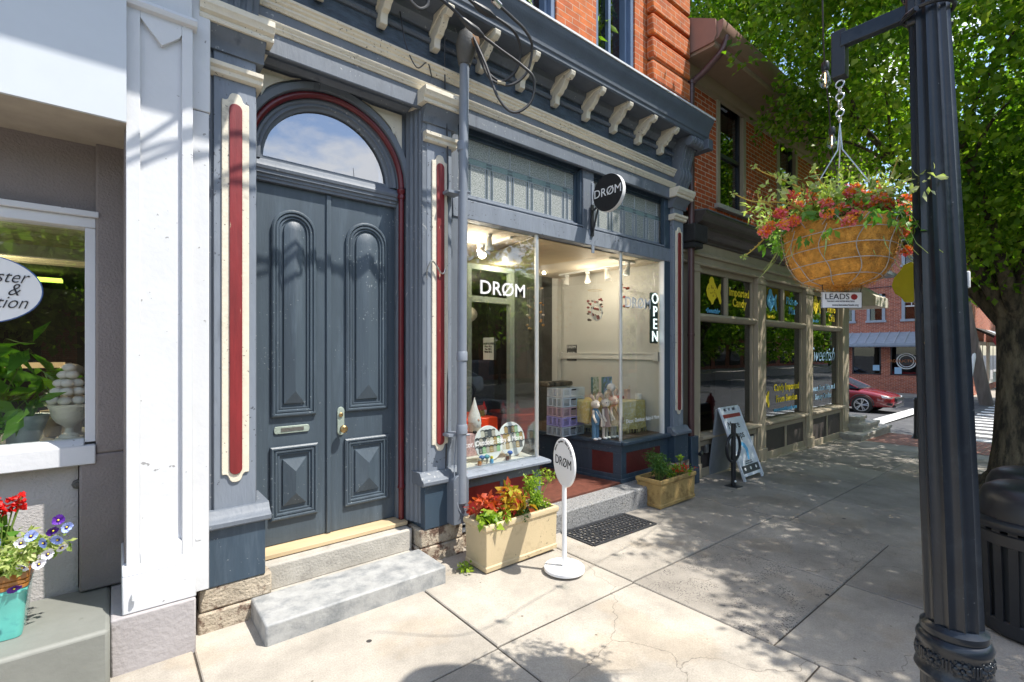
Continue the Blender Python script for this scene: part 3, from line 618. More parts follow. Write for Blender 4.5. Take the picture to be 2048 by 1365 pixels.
# letter slot
ms = MB().ey([(.900+.014*math.cos(a), 1.128+.026*math.sin(a)) for a in [math.pi/2+math.pi*i/8 for i in range(9)]] + [(1.118+.014*math.cos(a), 1.128+.026*math.sin(a)) for a in [-math.pi/2+math.pi*i/8 for i in range(9)]], YD-.010, YD+.002).build('letter_slot', 'patina', l1, bevel=.002)
MB().box(.932, 1.09, YD-.013, YD-.009, 1.116, 1.142).build('slot_flap', 'castiron', ms)
kp = MB().ey([(1.368+.027*math.cos(math.pi*i/10), 1.235+.030*math.sin(math.pi*i/10)) for i in range(11)] + [(1.368-.027*math.cos(math.pi*i/10), 1.075-.030*math.sin(math.pi*i/10)) for i in range(11)], YD-.010, YD+.002).build('lock_plate', 'patina', l2, bevel=.002)
MB().lathe([(.010,0),(.010,.028),(.022,.034),(.030,.046),(.029,.062),(.018,.073),(0,.075)], (0,0,0), 16).xf(Matrix.Translation((1.372, YD-.008, 1.098)) @ Matrix.Rotation(R(90), 4, 'X')).build('door_knob', 'brass', l2)
MB().lathe([(.017,0),(.017,.010),(.011,.014),(0,.014)], (0,0,0), 14).xf(Matrix.Translation((1.366, YD-.009, 1.205)) @ Matrix.Rotation(R(90), 4, 'X')).build('key_cylinder', 'brass', l2)
# threshold
MB().box(.715, 1.87, 3.60, 3.80, .268, .300).build('threshold', 'wood_pale', SB, bevel=.004)
# jambs: stepped mouldings both sides
CX = 1.274
jr = [(1.826,3.80),(1.826,3.715),(1.842,3.705),(1.875,3.70),(1.875,3.64),(1.868,3.625),(1.882,3.605),(1.882,3.58),(1.897,3.565),(1.897,3.53),(1.912,3.515),(1.912,3.485),(1.925,3.47),(1.925,3.455),(1.97,3.455),(1.97,3.80)]
b = MB().ez(jr, .30, 3.72); b.build('door_jamb', 'slate', SB, bevel=.002)
b = MB().ez([(2*CX-x, y) for x, y in jr if x < 1.925]+[(.70, 3.47), (.70, 3.8)], .30, 3.72); b.build('door_jamb', 'slate', SB, bevel=.002)
ZS = 3.055
for sx in (1, -1):
    cxx = CX+sx*.571
    b = MB().lathe([(.022,0),(.022,.25),(.030,.26),(.030,.275),(.024,.285),(.024,.95),(.022,2.66),(.030,2.665),(.032,2.685),(.024,2.70),(.033,2.72),(.033,2.74),(.022,2.75)], (cxx, 3.668, .305), 14)
    b.build('red_colonnette', 'maroon', SB)
ar = MB().tube([(CX+.571*math.cos(math.pi*i/40), 3.668, ZS+.556*math.sin(math.pi*i/40)) for i in range(41)], .024, 12); ar.build('red_arch_moulding', 'maroon', SB)
# archivolt rings (half loops)
def half_ring(profile, n=40, zsc=1.0):
    b = MB(); m = len(profile); vs = []; fs = []
    for i in range(n+1):
        t = math.pi*i/n
        for r, y in profile: vs.append((CX+r*math.cos(t), y, ZS+r*math.sin(t)*zsc))
    for i in range(n):
        for j in range(m-1): fs.append((i*m+j, i*m+j+1, (i+1)*m+j+1, (i+1)*m+j))
    b.add(vs, fs); return b
half_ring([(.545,3.80),(.545,3.70),(.535,3.69),(.520,3.69),(.510,3.705),(.500,3.70),(.490,3.70),(.480,3.72),(.464,3.73),(.464,3.80)]).build('fanlight_frame', 'slate', SB, ang=30)
half_ring([(.547,3.70),(.590,3.66),(.597,3.632),(.640,3.625),(.645,3.66)], zsc=.985).build('archivolt', 'slate', SB, ang=30)
half_ring([(.40,3.735),(.47,3.735)]).build('fanlight_putty', 'slate', SB) if False else None
pts = [(CX+.47*math.cos(math.pi*i/32), ZS+.47*math.sin(math.pi*i/32)) for i in range(33)]
MB().ey(pts, 3.752, 3.758).build('fanlight_pane', 'glass_sky', SB, smooth=False)
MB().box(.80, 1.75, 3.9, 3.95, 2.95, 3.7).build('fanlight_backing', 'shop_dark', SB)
# transom bar under the fanlight
b = MB().ex([(3.80,2.905),(3.715,2.905),(3.715,2.925),(3.705,2.928),(3.705,2.948),(3.690,2.952),(3.690,2.975),(3.68,2.98),(3.675,3.00),(3.690,3.03),(3.705,3.04),(3.715,3.055),(3.73,3.06),(3.73,3.085),(3.80,3.085)], .722, 1.826); b.build('transom_bar', 'slate', SB, bevel=.0015)
# spandrels: wall above the arch, cream triangles
NS = 40
def spandrel(x0, x1, ztop, R0, y0, y1, side):
    pts = []
    a0, a1 = (0, 90) if side > 0 else (180, 90)
    pts = [(CX+R0*math.cos(R(a0+(a1-a0)*i/NS)), ZS+R0*.985*math.sin(R(a0+(a1-a0)*i/NS))) for i in range(NS+1)]
    pts = [p for p in pts if (p[0]-CX)*side >= 0]
    pts += [(CX, ztop), (x1 if side > 0 else x0, ztop), (x1 if side > 0 else x0, ZS)]
    return MB().ey(pts, y0, y1)
for s in (1, -1):
    spandrel(.66, 1.89, 3.74, .600, 3.66, 3.80, s).build('spandrel', 'slate', SB, smooth=False)
    m = []
    for i in range(9):
        a = R(22+i*6); m.append((CX+s*.665*math.cos(a), ZS+.655*math.sin(a)))
    xe = CX+s*.565
    m = [q for q in m if abs(q[0]-CX) < .55]
    m += [(CX+s*.30, 3.655), (xe, 3.655), (xe, ZS+.30)]
    c = (sum(q[0] for q in m)/len(m), sum(q[1] for q in m)/len(m))
    MB().ey(m, 3.645, 3.662).build('cream_spandrel', 'cream', SB)
    MB().ey([(c[0]+(q[0]-c[0])*.55, c[1]+(q[1]-c[1])*.55) for q in m], 3.638, 3.646).build('spandrel_inset', 'cream', SB)
b = MB().ex([(3.80,3.68),(3.62,3.68),(3.60,3.695),(3.57,3.70),(3.56,3.715),(3.53,3.72),(3.515,3.735),(3.485,3.74),(3.47,3.76),(3.80,3.76)], .70, 1.97); b.build('head_moulding', 'slate', SB, bevel=.002)
# ---- entablature over the full width
XL, XR = .441, 5.90
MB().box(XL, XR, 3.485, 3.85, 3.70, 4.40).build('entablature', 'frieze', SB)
MB().ex([(3.485,3.665),(3.462,3.665),(3.455,3.672),(3.455,3.808),(3.485,3.808)], XL, XR).build('lower_fascia', 'slate', SB, bevel=.002)
MB().ex([(3.485,3.808),(3.445,3.808),(3.440,3.82),(3.432,3.828),(3.432,3.838),(3.420,3.85),(3.415,3.868),(3.485,3.870)], XL+.06, XR-.10).build('lower_cream_moulding', 'cream', SB, bevel=.0015)
MB().ex([(3.485,3.870),(3.470,3.870),(3.466,3.965),(3.485,3.965)], XL, XR).build('middle_fascia', 'slate', SB)
MB().ex([(3.485,3.965),(3.452,3.965),(3.446,3.978),(3.438,3.984),(3.438,4.000),(3.424,4.008),(3.420,4.022),(3.406,4.030),(3.404,4.046),(3.485,4.050)], XL+.06, XR-.10).build('upper_cream_moulding', 'cream', SB, bevel=.0015)
MB().ex([(3.485,4.235),(3.465,4.235),(3.452,4.250),(3.458,4.272),(3.485,4.28)], XL, XR-.1).build('bead_moulding', 'slate', SB)
MB().ex([(3.485,4.33),(3.46,4.33),(3.44,4.36),(3.41,4.38),(3.40,4.43),(3.485,4.43)], XL, XR-.1).build('bed_moulding', 'slate', SB)
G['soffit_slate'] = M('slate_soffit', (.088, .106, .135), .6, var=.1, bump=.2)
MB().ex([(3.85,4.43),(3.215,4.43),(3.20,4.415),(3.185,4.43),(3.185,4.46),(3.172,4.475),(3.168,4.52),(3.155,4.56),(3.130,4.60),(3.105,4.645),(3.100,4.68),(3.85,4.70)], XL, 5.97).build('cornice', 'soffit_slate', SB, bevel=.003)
MB().ex([(3.85,4.701),(3.088,4.681),(3.088,4.700),(3.85,4.73)], XL, 5.985).build('cornice_flashing', 'white', SB)
# corbels
def corbel(x):
    k = MB().ex([(3.485,4.43),(3.205,4.43),(3.185,4.41),(3.195,4.375),(3.235,4.35),(3.265,4.365),(3.285,4.34),(3.305,4.305),(3.335,4.29),(3.355,4.262),(3.395,4.25),(3.405,4.215),(3.405,4.175),(3.455,4.160),(3.485,4.175)], x-.029, x+.029)
    o = k.build('corbel', 'cream', SB, bevel=.004)
    e = MB().ex([(3.48,4.43),(3.20,4.43),(3.20,4.412),(3.30,4.402),(3.42,4.34),(3.48,4.30)], x-.038, x+.038); e.build('corbel_cheek', 'cream', o, bevel=.003)
for k in range(-3, 8): corbel(2.035+.4625*k)
def console(x0, x1):
    pr = [(3.485,4.43),(3.20,4.43)] + [(3.235+.062*math.cos(R(a)), 4.365+.060*math.sin(R(a))) for a in range(110, 290, 15)] + [(3.29,4.33),(3.315,4.27),(3.335,4.20),(3.36,4.12),(3.37,4.08),(3.36,4.04),(3.345,4.00),(3.35,3.95),(3.38,3.90),(3.40,3.86),(3.40,3.80),(3.485,3.80)]
    o = MB().ex(pr, x0, x1).build('console_bracket', 'slate', SB, bevel=.005)
    w = (x1-x0)
    for i in (0, 1, 2): MB().ex([(a-.012 if a < 3.48 else a, z) for a, z in pr], x0+w*(.14+.28*i), x0+w*(.28+.28*i)).build('console_rib', 'slate', o, bevel=.003)
    MB().tube([(x0-.02, 3.235, 4.362), (x1+.02, 3.235, 4.362)], .060, 20).build('console_scroll', 'slate', o, bevel=.004)
console(.475, .715); console(5.60, 5.86)
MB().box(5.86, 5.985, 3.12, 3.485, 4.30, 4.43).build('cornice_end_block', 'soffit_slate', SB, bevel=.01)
# ---- transom windows with leaded glass
def leaded(x0, x1, n):
    """one transom: timber frame, sash, obscure glass with lead came pattern"""
    z0, z1, yg = 3.115, 3.625, 3.605
    f = MB().box(x0-.05, x1+.05, 3.56, 3.72, z1+.028, 3.70).box(x0-.05, x0-.025, 3.52, 3.72, 3.06, 3.66).box(x1+.025, x1+.05, 3.52, 3.72, 3.06, 3.66)
    f.box(x0-.025, x0, 3.58, 3.70, 3.09, 3.65).box(x1, x1+.025, 3.58, 3.70, 3.09, 3.65).box(x0, x1, 3.58, 3.70, z1, z1+.028)
    tr = f.build('transom_window', 'navy', SB, bevel=.003)
    MB().box(x0, x1, 3.585, 3.70, 3.088, z0).build('sash_rail', 'slate_light', tr, bevel=.003)
    MB().box(x0, x1, yg, yg+.008, z0, z1).build('obscure_pane', 'obscure', tr, smooth=False)
    zb0, zb1 = z0+.285, z0+.345; w = x1-x0; st = w/n
    l = MB(); r = .0032
    for z in (zb0, zb1): l.tube([(x0, yg-.002, z), (x1, yg-.002, z)], r, 5)
    for i in range(n+1):
        c = x0+st*i
        if i < n: l.tube([(x0+st*(i+.5), yg-.002, zb1), (x0+st*(i+.5), yg-.002, z1)], r, 5)
    ladder = MB(); teal = MB().box(x0, x1, yg-.0012, yg, zb0+.003, zb1-.003)
    for i in range(n):
        c = x0+st*(i+.5)
        for dx in (-.045, -.015, .015, .045):
            if x0 < c+dx < x1: l.tube([(c+dx, yg-.002, z0), (c+dx, yg-.002, zb0)], r*.9, 5)
        for dx in (-.030, .030):
            z = z0+.006
            while z < zb0-.006: ladder.box(c+dx-.011, c+dx+.011, yg-.0025, yg, z, z+.0055); z += .011
        for dx in (-.022, 0, .022): ladder.box(c+dx-.008, c+dx+.008, yg-.0022, yg, zb0+.006, zb0+.024)
        for dx in (-.022, 0, .022): ladder.box(c+dx-.008, c+dx+.008, yg-.0022, yg, zb0+.034, zb0+.052)
    l.build('lead_came', M('lead_came', (.42, .46, .50), .45, metal=.3), tr); ladder.build('came_ladder', M('dark_came', (.10, .13, .15), .5), tr, smooth=False); teal.build('teal_band', 'obscure_teal', tr, smooth=False)
    # projecting sill
    MB().ex([(3.72,3.088),(3.56,3.088),(3.535,3.078),(3.505,3.066),(3.505,3.050),(3.52,3.046),(3.52,3.030),(3.72,3.03)], x0-.05, x1+.05).build('transom_sill', 'slate_light', tr, bevel=.002)
leaded(2.33, 3.86, 6); leaded(4.13, 5.555, 6)
MB().box(3.91, 4.08, 3.50, 3.72, 2.86, 3.68).build('transom_post', 'slate', SB, bevel=.004)
MB().box(4.035, 4.078, 3.488, 3.50, 2.78, 3.55).build('post_batten', 'slate_light', SB, bevel=.003)
MB().box(2.24, 5.60, 3.49, 3.60, 2.862, 3.03).build('transom_beam', 'slate_light', SB, bevel=.005)
MB().box(2.24, 5.60, 3.60, 3.72, 2.862, 3.05).build('inner_beam', 'slate', SB)
MB().box(5.455, 5.60, 3.50, 3.56, .16, 3.70).build('right_jamb', 'navy', SB, bevel=.004)
MB().box(2.20, 2.30, 3.50, 3.80, .10, 3.70).build('left_jamb', 'slate', SB)
# ---- vitrines
YG = 3.535
def pane(p, q, z0, z1, name='shop_pane', mat='glass', th=.006):
    p = Vector(p); q = Vector(q); d = (q-p).normalized(); n = Vector((-d.y, d.x))*th
    return MB().ez([(p.x,p.y),(q.x,q.y),(q.x+n.x,q.y+n.y),(p.x+n.x,p.y+n.y)], z0, z1).build(name, mat, SB, smooth=False)
pane((2.30, YG), (3.245, YG), .645, 2.862); pane((4.61, YG), (5.455, YG), .645, 2.862)
pane((3.262, YG+.02), (3.52, 5.2), .645, 2.85); pane((4.590, YG+.02), (4.33, 5.2), .645, 2.85)
for x in (3.255, 4.598):
    MB().lathe([(.021,.63),(.021,2.865)], (x, YG, 0), 12).build('corner_mullion', 'alu', SB)
MB().box(5.44, 5.456, 3.50, 3.56, .64, 2.862).build('glazing_bead', 'white_gloss', SB)
def bulkhead(pts, z0, z1, nm='bulkhead', mat='navy'): return MB().ez(pts, z0, z1).build(nm, mat, SB, bevel=.004)
# left: front
bulkhead([(2.30,3.50),(3.27,3.50),(3.53,5.2),(2.30,5.2)], .12, .60)
MB().ex([(3.6,.598),(3.40,.598),(3.385,.606),(3.385,.626),(3.40,.634),(3.50,.642),(3.6,.646)], 2.25, 3.315).build('window_sill', 'slate_light', SB, bevel=.002)
MB().box(2.30, 3.24, 3.487, 3.50, .50, .596).box(2.30, 2.37, 3.487, 3.50, .16, .50).box(2.755, 2.79, 3.487, 3.50, .16, .50).box(3.17, 3.272, 3.487, 3.50, .16, .50).box(2.30, 3.24, 3.487, 3.50, .12, .19).build('bulkhead_rail', 'slate', SB, bevel=.003)
MB().box(2.37, 2.755, 3.494, 3.4995, .19, .50).box(2.79, 3.17, 3.494, 3.4995, .19, .50).build('red_bulkhead_panel', 'red_panel', SB)
MB().box(2.27, 3.0, 3.50, 3.60, -.1, .118).build('foundation_stone', 'brownstone', SB, bevel=.01)
# right: front and splayed side
bulkhead([(4.575,3.51),(5.50,3.51),(5.50,5.4),(4.29,5.2)], .16, .60)
MB().ez([(4.535,3.44),(5.53,3.44),(5.53,3.56),(4.62,3.56),(4.62,3.60),(4.56,3.60)], .598, .642).build('window_sill', 'navy', SB, bevel=.008)
dx, dy = -.1512, .9885
def side(a, b, z0, z1, off, th): # a board along the splayed side, off = how far it stands out
    p0 = Vector((4.575, 3.51)); n = Vector((-dy, dx)); d = Vector((dx, dy))
    q = [p0+d*a+n*(off), p0+d*b+n*(off), p0+d*b+n*(off-th), p0+d*a+n*(off-th)]
    return [(v.x, v.y) for v in q], z0, z1
b = MB()
for a, c, z0, z1 in ((-.01, 1.7, .50, .595), (-.01, 1.7, .165, .25), (-.01, .10, .25, .50), (.72, .82, .25, .50), (1.45, 1.55, .25, .50)):
    q, z0, z1 = side(a, c, z0, z1, .014, .014); b.ez(q, z0, z1)
b.box(4.575, 5.50, 3.497, 3.51, .50, .596).box(4.575, 5.50, 3.497, 3.51, .165, .25).box(4.563, 4.66, 3.497, 3.51, .25, .50).box(5.36, 5.50, 3.497, 3.51, .25, .50)
b.build('bulkhead_rail', 'navy', SB, bevel=.003)
b = MB(); q, _, _ = side(.10, 1.45, 0, 0, .006, .006); b.ez(q, .25, .50); b.box(4.66, 5.36, 3.504, 3.51, .25, .50)
b.build('red_bulkhead_panel', 'maroon_panel', SB)
q, z0, z1 = side(-.02, 1.72, .598, .640, .05, .09); MB().ez(q, z0, z1).build('side_sill', 'navy', SB, bevel=.006)
q, z0, z1 = side(-.02, 1.72, .16, .20, .03, .03); MB().ez(q, z0, z1).build('side_skirting', 'navy', SB, bevel=.004)
MB().box(4.56, 5.52, 3.485, 3.51, .156, .20).build('skirting', 'navy', SB, bevel=.004)
# platforms inside and entry floor, entry ceiling boards
MB().ez([(2.30,3.56),(3.26,3.56),(3.51,5.2),(2.30,5.2)], .602, .642).build('vitrine_floor', 'shop_white', SB)
MB().ez([(4.60,3.56),(5.50,3.56),(5.50,5.4),(4.34,5.2)], .602, .642).build('vitrine_floor', 'shop_floor', SB)
MB().box(3.0, 4.99, 3.50, 5.3, -.05, .172).build('entry_floor', 'tile_red', SB)
bd = MB()
y = 3.605
while y < 5.28: bd.box(3.255+.15*(y-3.5), 4.598-.15*(y-3.5), y, y+.034, 2.850, 2.8575); y += .038
bd.build('beadboard_soffit', M('yellow_cream_beadboard', (.62, .50, .30), .6, var=.06), SB, smooth=False)
MB().box(2.25, 5.6, 3.60, 5.45, 2.876, 2.92).build('ceiling_boards', 'shop_ceiling', SB)
MB().ez([(2.30,3.60),(3.255,3.60),(3.50,5.3),(2.30,5.3)], 2.858, 2.8755).build('vitrine_ceiling', 'shop_ceiling', SB)
MB().ez([(4.60,3.60),(5.50,3.60),(5.50,5.45),(4.33,5.3)], 2.858, 2.8755).build('vitrine_ceiling', 'shop_ceiling', SB)
MB().box(5.50, 5.58, 3.56, 5.45, .16, 2.876).build('party_wall', 'shop_white', SB)
MB().box(2.22, 2.30, 3.80, 6.5, .16, 2.876).build('party_wall', 'shop_white', SB)
MB().ex([(3.6,1.585),(5.44,1.585),(5.44,1.66),(3.6,1.66)], 5.475, 5.50).ex([(3.6,1.66),(5.44,1.66),(5.44,1.675),(3.6,1.675)], 5.465, 5.50).box(5.46, 5.50, 5.36, 5.45, 1.57, 1.69).box(5.46, 5.50, 3.60, 3.68, 1.57, 1.69).build('dado_rail', M('white_trim', (.68, .66, .62), .6), SB, bevel=.003)
MB().box(5.42, 5.50, 5.40, 5.52, .16, 2.876).build('wall_return', 'shop_white', SB)
# shop room behind
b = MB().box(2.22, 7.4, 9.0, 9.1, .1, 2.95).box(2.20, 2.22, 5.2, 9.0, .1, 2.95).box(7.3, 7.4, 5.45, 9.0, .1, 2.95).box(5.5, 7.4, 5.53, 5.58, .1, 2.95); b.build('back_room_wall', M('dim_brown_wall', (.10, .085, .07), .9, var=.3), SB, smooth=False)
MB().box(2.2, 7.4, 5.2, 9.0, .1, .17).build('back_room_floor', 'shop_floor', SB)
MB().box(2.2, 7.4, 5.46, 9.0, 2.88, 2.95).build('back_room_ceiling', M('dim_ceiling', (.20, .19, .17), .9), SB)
# shop door between the vitrines
fr = MB().box(3.53, 3.60, 5.16, 5.24, .17, 2.86).box(4.25, 4.33, 5.16, 5.24, .17, 2.86).box(3.60, 4.25, 5.16, 5.24, 2.35, 2.43).box(3.60, 4.25, 5.16, 5.24, 2.78, 2.86); fr.build('shop_door_frame', M('pale_green_door_frame', (.42, .48, .42), .6), SB, bevel=.003)
# ---- brick upper storey
WX = [(2.80, 3.50), (4.12, 4.83)]
b = MB(); zt = 7.4
xs = [.44] + [q for w_ in WX for q in w_] + [5.92]
for x0, x1 in zip(xs[::2], xs[1::2]): b.box(x0, x1, 3.50, 3.9, 4.72, zt)
b.build('upper_brick_wall', 'brick_orange', SB, smooth=False)
for x0, x1 in WX:
    f = MB().box(x0, x0+.06, 3.52, 3.66, 4.78, zt).box(x1-.06, x1, 3.52, 3.66, 4.78, zt).box(x0+.06, x1-.06, 3.52, 3.66, 4.75, 4.86).box(x0+.06, x0+.10, 3.57, 3.66, 4.86, zt).box(x1-.10, x1-.06, 3.57, 3.66, 4.86, zt)
    f = f.build('upper_window', 'bluepaint', SB, bevel=.004)
    MB().box((x0+x1)/2-.02, (x0+x1)/2+.02, 3.60, 3.65, 4.86, zt).build('mullion', 'bluepaint', f)
    MB().box(x0+.10, x1-.10, 3.655, 3.66, 4.86, zt).build('window_pane', 'glass_dark', f, smooth=False)
    MB().box(x0-.02, x1+.02, 3.45, 3.66, 4.725, 4.75).build('window_ledge', 'white', f)
b = MB(); z = 4.735; rr = random.Random(2)
while z < zt: b.box(5.055, 5.915, 3.40, 3.50, z, z+.245); z += .285
b.build('brick_quoins', 'brick_orange', SB, bevel=.02)
MB().box(.44, 5.92, 3.9, 9.5, 7.2, 7.5).box(.44, .5, 3.9, 9.5, 0, 7.4).box(5.85, 5.92, 3.9, 9.5, 2.96, 7.4).build('upper_carcass', 'shop_dark', SB, smooth=False)

# steps (loose stones)
b = MB().box(.745, 1.868, 3.515, 3.66, .085, .262).box(.745, 1.868, 3.45, 3.66, -.05, .092)
o = b.build('upper_door_step', 'step_stone', None, bevel=.014); tag(o, 'worn grey stone step directly under the blue double door', 'step')
bb = MB().box(.672, 1.880, 3.020, 3.43, -.02, .124)
o = bb.build('lower_door_step', 'marble', None, bevel=.012); tag(o, 'veined grey marble slab lying on the sidewalk below the blue double door', 'step')
o = MB().box(2.96, 4.99, 3.225, 3.498, -.12, .156).build('granite_entry_step', 'granite', None, bevel=.014); tag(o, 'rough speckled granite step at the recessed shop entry', 'step')
# ================================================================ things on the blue front
# service conduit
t = thing('service_conduit', (2.215, 3.31, .25), 'grey painted electrical conduit with a weatherhead rising between blue pilaster and shop window', 'conduit')
MB().tube([(2.212,3.315,.45),(2.214,3.312,2.2),(2.230,3.30,4.10)], .040, 16).build('pipe', 'galv', t)
b = MB()
for z in (1.02, 1.62, 3.35): b.lathe([(.041,z-.002),(.046,z+.004),(.046,z+.07),(.041,z+.078)], (2.2135+.0045*max(0,z-2.2), 3.312, 0), 16)
b.build('coupling', 'galv', t)
for z in (1.00, 3.0): MB().box(2.10,2.22,3.335,3.45,z,z+.022).tube([(2.172,3.305,z+.011),(2.262,3.27,z+.011)], .009, 6).build('pipe_strap', 'galv', t)
MB().ey([(2.125,.28),(2.275,.28),(2.275,.60)] + [(2.20+.075*math.cos(R(a)), .62+.07*math.sin(R(a))) for a in range(0, 181, 15)] + [(2.125,.60)], 3.30, 3.41).build('conduit_guard', 'slate', t, bevel=.006)
wh = MB().tube([(2.230,3.30,4.06),(2.231,3.30,4.10),(2.232,3.295,4.12),(2.236,3.285,4.20),(2.245,3.262,4.28),(2.262,3.235,4.315),(2.28,3.215,4.315)], [.050,.060,.066,.088,.085,.060,.020], 14).build('weatherhead', 'castiron', t)
MB().ball((2.265,3.20,4.235), .052, 12, (.9,.35,1.1)).build('porcelain_face', M('rusty_bushing', (.20,.10,.04), .8, var=.4), wh)
def smooth_path(pts, n=10):
    P = [Vector(p) for p in pts]; P = [P[0]*2-P[1]] + P + [P[-1]*2-P[-2]]; out = []
    for i in range(1, len(P)-2):
        for k in range(n):
            t_ = k/n; a, b_, c, d = P[i-1], P[i], P[i+1], P[i+2]
            out.append(.5*((2*b_)+(-a+c)*t_+(2*a-5*b_+4*c-d)*t_*t_+(-a+3*b_-3*c+d)*t_**3))
    out.append(P[-2]); return out
loops = [
 [(2.255,3.20,4.24),(2.30,3.16,4.10),(2.34,3.12,3.96),(2.44,3.06,3.90),(2.53,2.99,4.00),(2.52,2.93,4.14),(2.42,2.89,4.21),(2.25,2.88,4.23),(2.08,2.88,4.235),(1.90,2.86,4.27),(1.5,2.80,4.42),(.6,2.2,4.9),(-1.2,-1.6,6.0)],
 [(2.25,3.19,4.22),(2.29,3.14,4.03),(2.36,3.10,3.90),(2.50,3.03,3.88),(2.62,2.96,4.00),(2.62,2.90,4.18),(2.52,2.87,4.25),(2.36,2.86,4.29),(2.15,2.84,4.33),(1.9,2.80,4.42),(1.4,2.6,4.65),(.4,1.9,5.1),(-1.2,-1.6,6.1)],
 [(2.245,3.19,4.24),(2.30,3.10,4.00),(2.38,3.04,3.74),(2.50,2.99,3.64),(2.63,2.93,3.74),(2.64,2.90,3.92),(2.52,2.92,4.00),(2.32,2.93,4.045),(2.05,2.93,4.10),(1.85,2.93,4.17),(1.66,2.92,4.19),(1.54,2.90,4.12),(1.52,2.90,4.05),(1.60,2.90,4.02),(1.66,2.90,4.10),(1.55,2.88,4.22),(1.2,2.7,4.5),(.3,1.8,5.0),(-1.2,-1.6,6.05)]]
for i, l in enumerate(loops):
    o = MB().tube(smooth_path(l), .0112, 8).build('service_cable', 'cable', None)
    tag(o, ['black service cable with the tight inner loop at the weatherhead', 'black service cable with the outer loop and a cream tape wrap', 'black service cable with the longest loop hanging lowest below the weatherhead'][i], 'cable', 'service cables at the weatherhead')
    if i == 2: MB().tube([(2.15,2.93,4.08),(2.09,2.93,4.092),(2.02,2.93,4.106),(1.94,2.93,4.135)], [.014,.030,.028,.014], 10).build('splice_sleeve', 'cable', o)
    if i == 0: MB().tube([(2.22,2.88,4.231),(2.16,2.88,4.234),(2.09,2.88,4.235),(2.02,2.875,4.245)], [.014,.028,.028,.014], 10).build('splice_sleeve', 'cable', o)
    if i == 1: MB().tube([(2.40,3.08,3.886),(2.46,3.05,3.878)], .0165, 8).build('tape_wrap', M('cream_tape', (.50,.42,.28), .7), o)
    if i == 1: MB().tube([(2.25,2.853,4.31),(2.18,2.845,4.325)], .024, 8).build('clamp', 'steel', o)
o = MB().tube(smooth_path([(2.135,3.47,.30),(2.15,3.44,1.2),(2.155,3.46,2.4),(2.15,3.43,3.3),(2.13,3.44,3.9),(2.10,3.40,4.3)]), .0065, 6).build('black_wire', 'cable', None); tag(o, 'thin black wire running down beside the grey conduit', 'wire')
o = MB().tube(smooth_path([(2.19,3.33,1.25),(2.185,3.36,.95),(2.15,3.33,.70),(2.17,3.30,.42),(2.28,3.30,.30),(2.30,3.33,.28)]), .005, 6).build('grey_wire', 'galv', None); tag(o, 'thin grey wire looping round the foot of the conduit', 'wire')
o = MB().tube(smooth_path([(1.72,3.44,4.35),(1.76,3.42,4.1),(1.85,3.41,3.95),(1.95,3.42,4.03),(2.0,3.43,3.93)]), .005, 6).build('loose_wire', 'cable', None); tag(o, 'short loose black wire dangling over the crackled frieze', 'wire')
# pipe-like hook on the second pilaster
o = MB().tube(smooth_path([(1.955,3.435,2.29),(1.95,3.42,2.36),(1.985,3.41,2.43),(2.03,3.41,2.40),(2.07,3.41,2.345),(2.10,3.41,2.345),(2.11,3.40,2.38)], 6), .006, 6).build('wall_hook', 'steel', None); tag(o, 'bent grey wire hook fixed on the second pilaster', 'hook')
# round hanging sign
t = thing('hanging_shop_sign', (4.05, 3.49, 3.2), 'round black hanging sign with white DRØM lettering on a wall bracket', 'sign')
MB().box(4.01,4.05,3.47,3.488,2.96,3.30).tube([(4.03,3.46,3.24),(4.03,3.36,3.28),(4.03,3.20,3.335)], .012, 8).tube([(4.03,3.47,3.00),(4.03,3.40,3.24)], .010, 8).build('bracket', 'black', t)
MB().lathe([(.196,0),(.196,.045)], (0,0,0), 56).xf(Matrix.Translation((3.985,3.23,3.364)) @ Matrix.Rotation(R(90), 4, 'Y')).build('rim', 'letter_white', t)
MB().lathe([(0,0),(.193,0),(.193,.004),(0,.004)], (0,0,0), 56).xf(Matrix.Translation((3.980,3.23,3.364)) @ Matrix.Rotation(R(90), 4, 'Y')).build('sign_face', 'black_matte', t)
text('DRØM', .125, (3.977,3.228,3.372), 'letter_white', t, face='x', depth=.003)
# window lettering
for at, wd in (((2.826,3.529,2.278), .95), ((4.935,3.529,2.282), .90)):
    o = text('DRØM', .178, at, 'letter_white', None, name='window_lettering', depth=.002, bold=.0015, sx=wd*1.12)
    tag(o, 'large white DRØM lettering on the left shop pane' if at[0] < 3 else 'large white DRØM lettering on the right shop pane', 'lettering')
for at, wd in (((2.69,3.529,.865), 1.0), ((5.04,3.529,.862), .93)):
    o = text('Décor, Outdoor, Baby & More', .068, at, 'letter_white', None, name='window_lettering', depth=.002, sx=wd*.86)
    tag(o, 'small white line of lettering low on the left shop pane' if at[0] < 3 else 'small white line of lettering low on the right shop pane', 'lettering')
# OPEN sign, vertical, hung from two wires
t = thing('open_sign', (5.355, 3.60, 2.12), 'tall dark OPEN sign with lit white letters hanging in the right window', 'sign')
MB().box(5.275,5.435,3.575,3.61,1.80,2.455).build('sign_board', M('dark_green_board', (.015,.045,.035), .35), t, bevel=.018)
for ch, z in zip('OPEN', (2.37, 2.205, 2.045, 1.885)): text(ch, .19, (5.355,3.571,z), 'neon_white', t, name='letter', depth=.006, bold=.001)
for x in (5.31, 5.40): MB().tube([(x,3.60,2.45),(5.35,3.60,2.86)], .0015, 4).build('hanging_wire', 'steel', t)
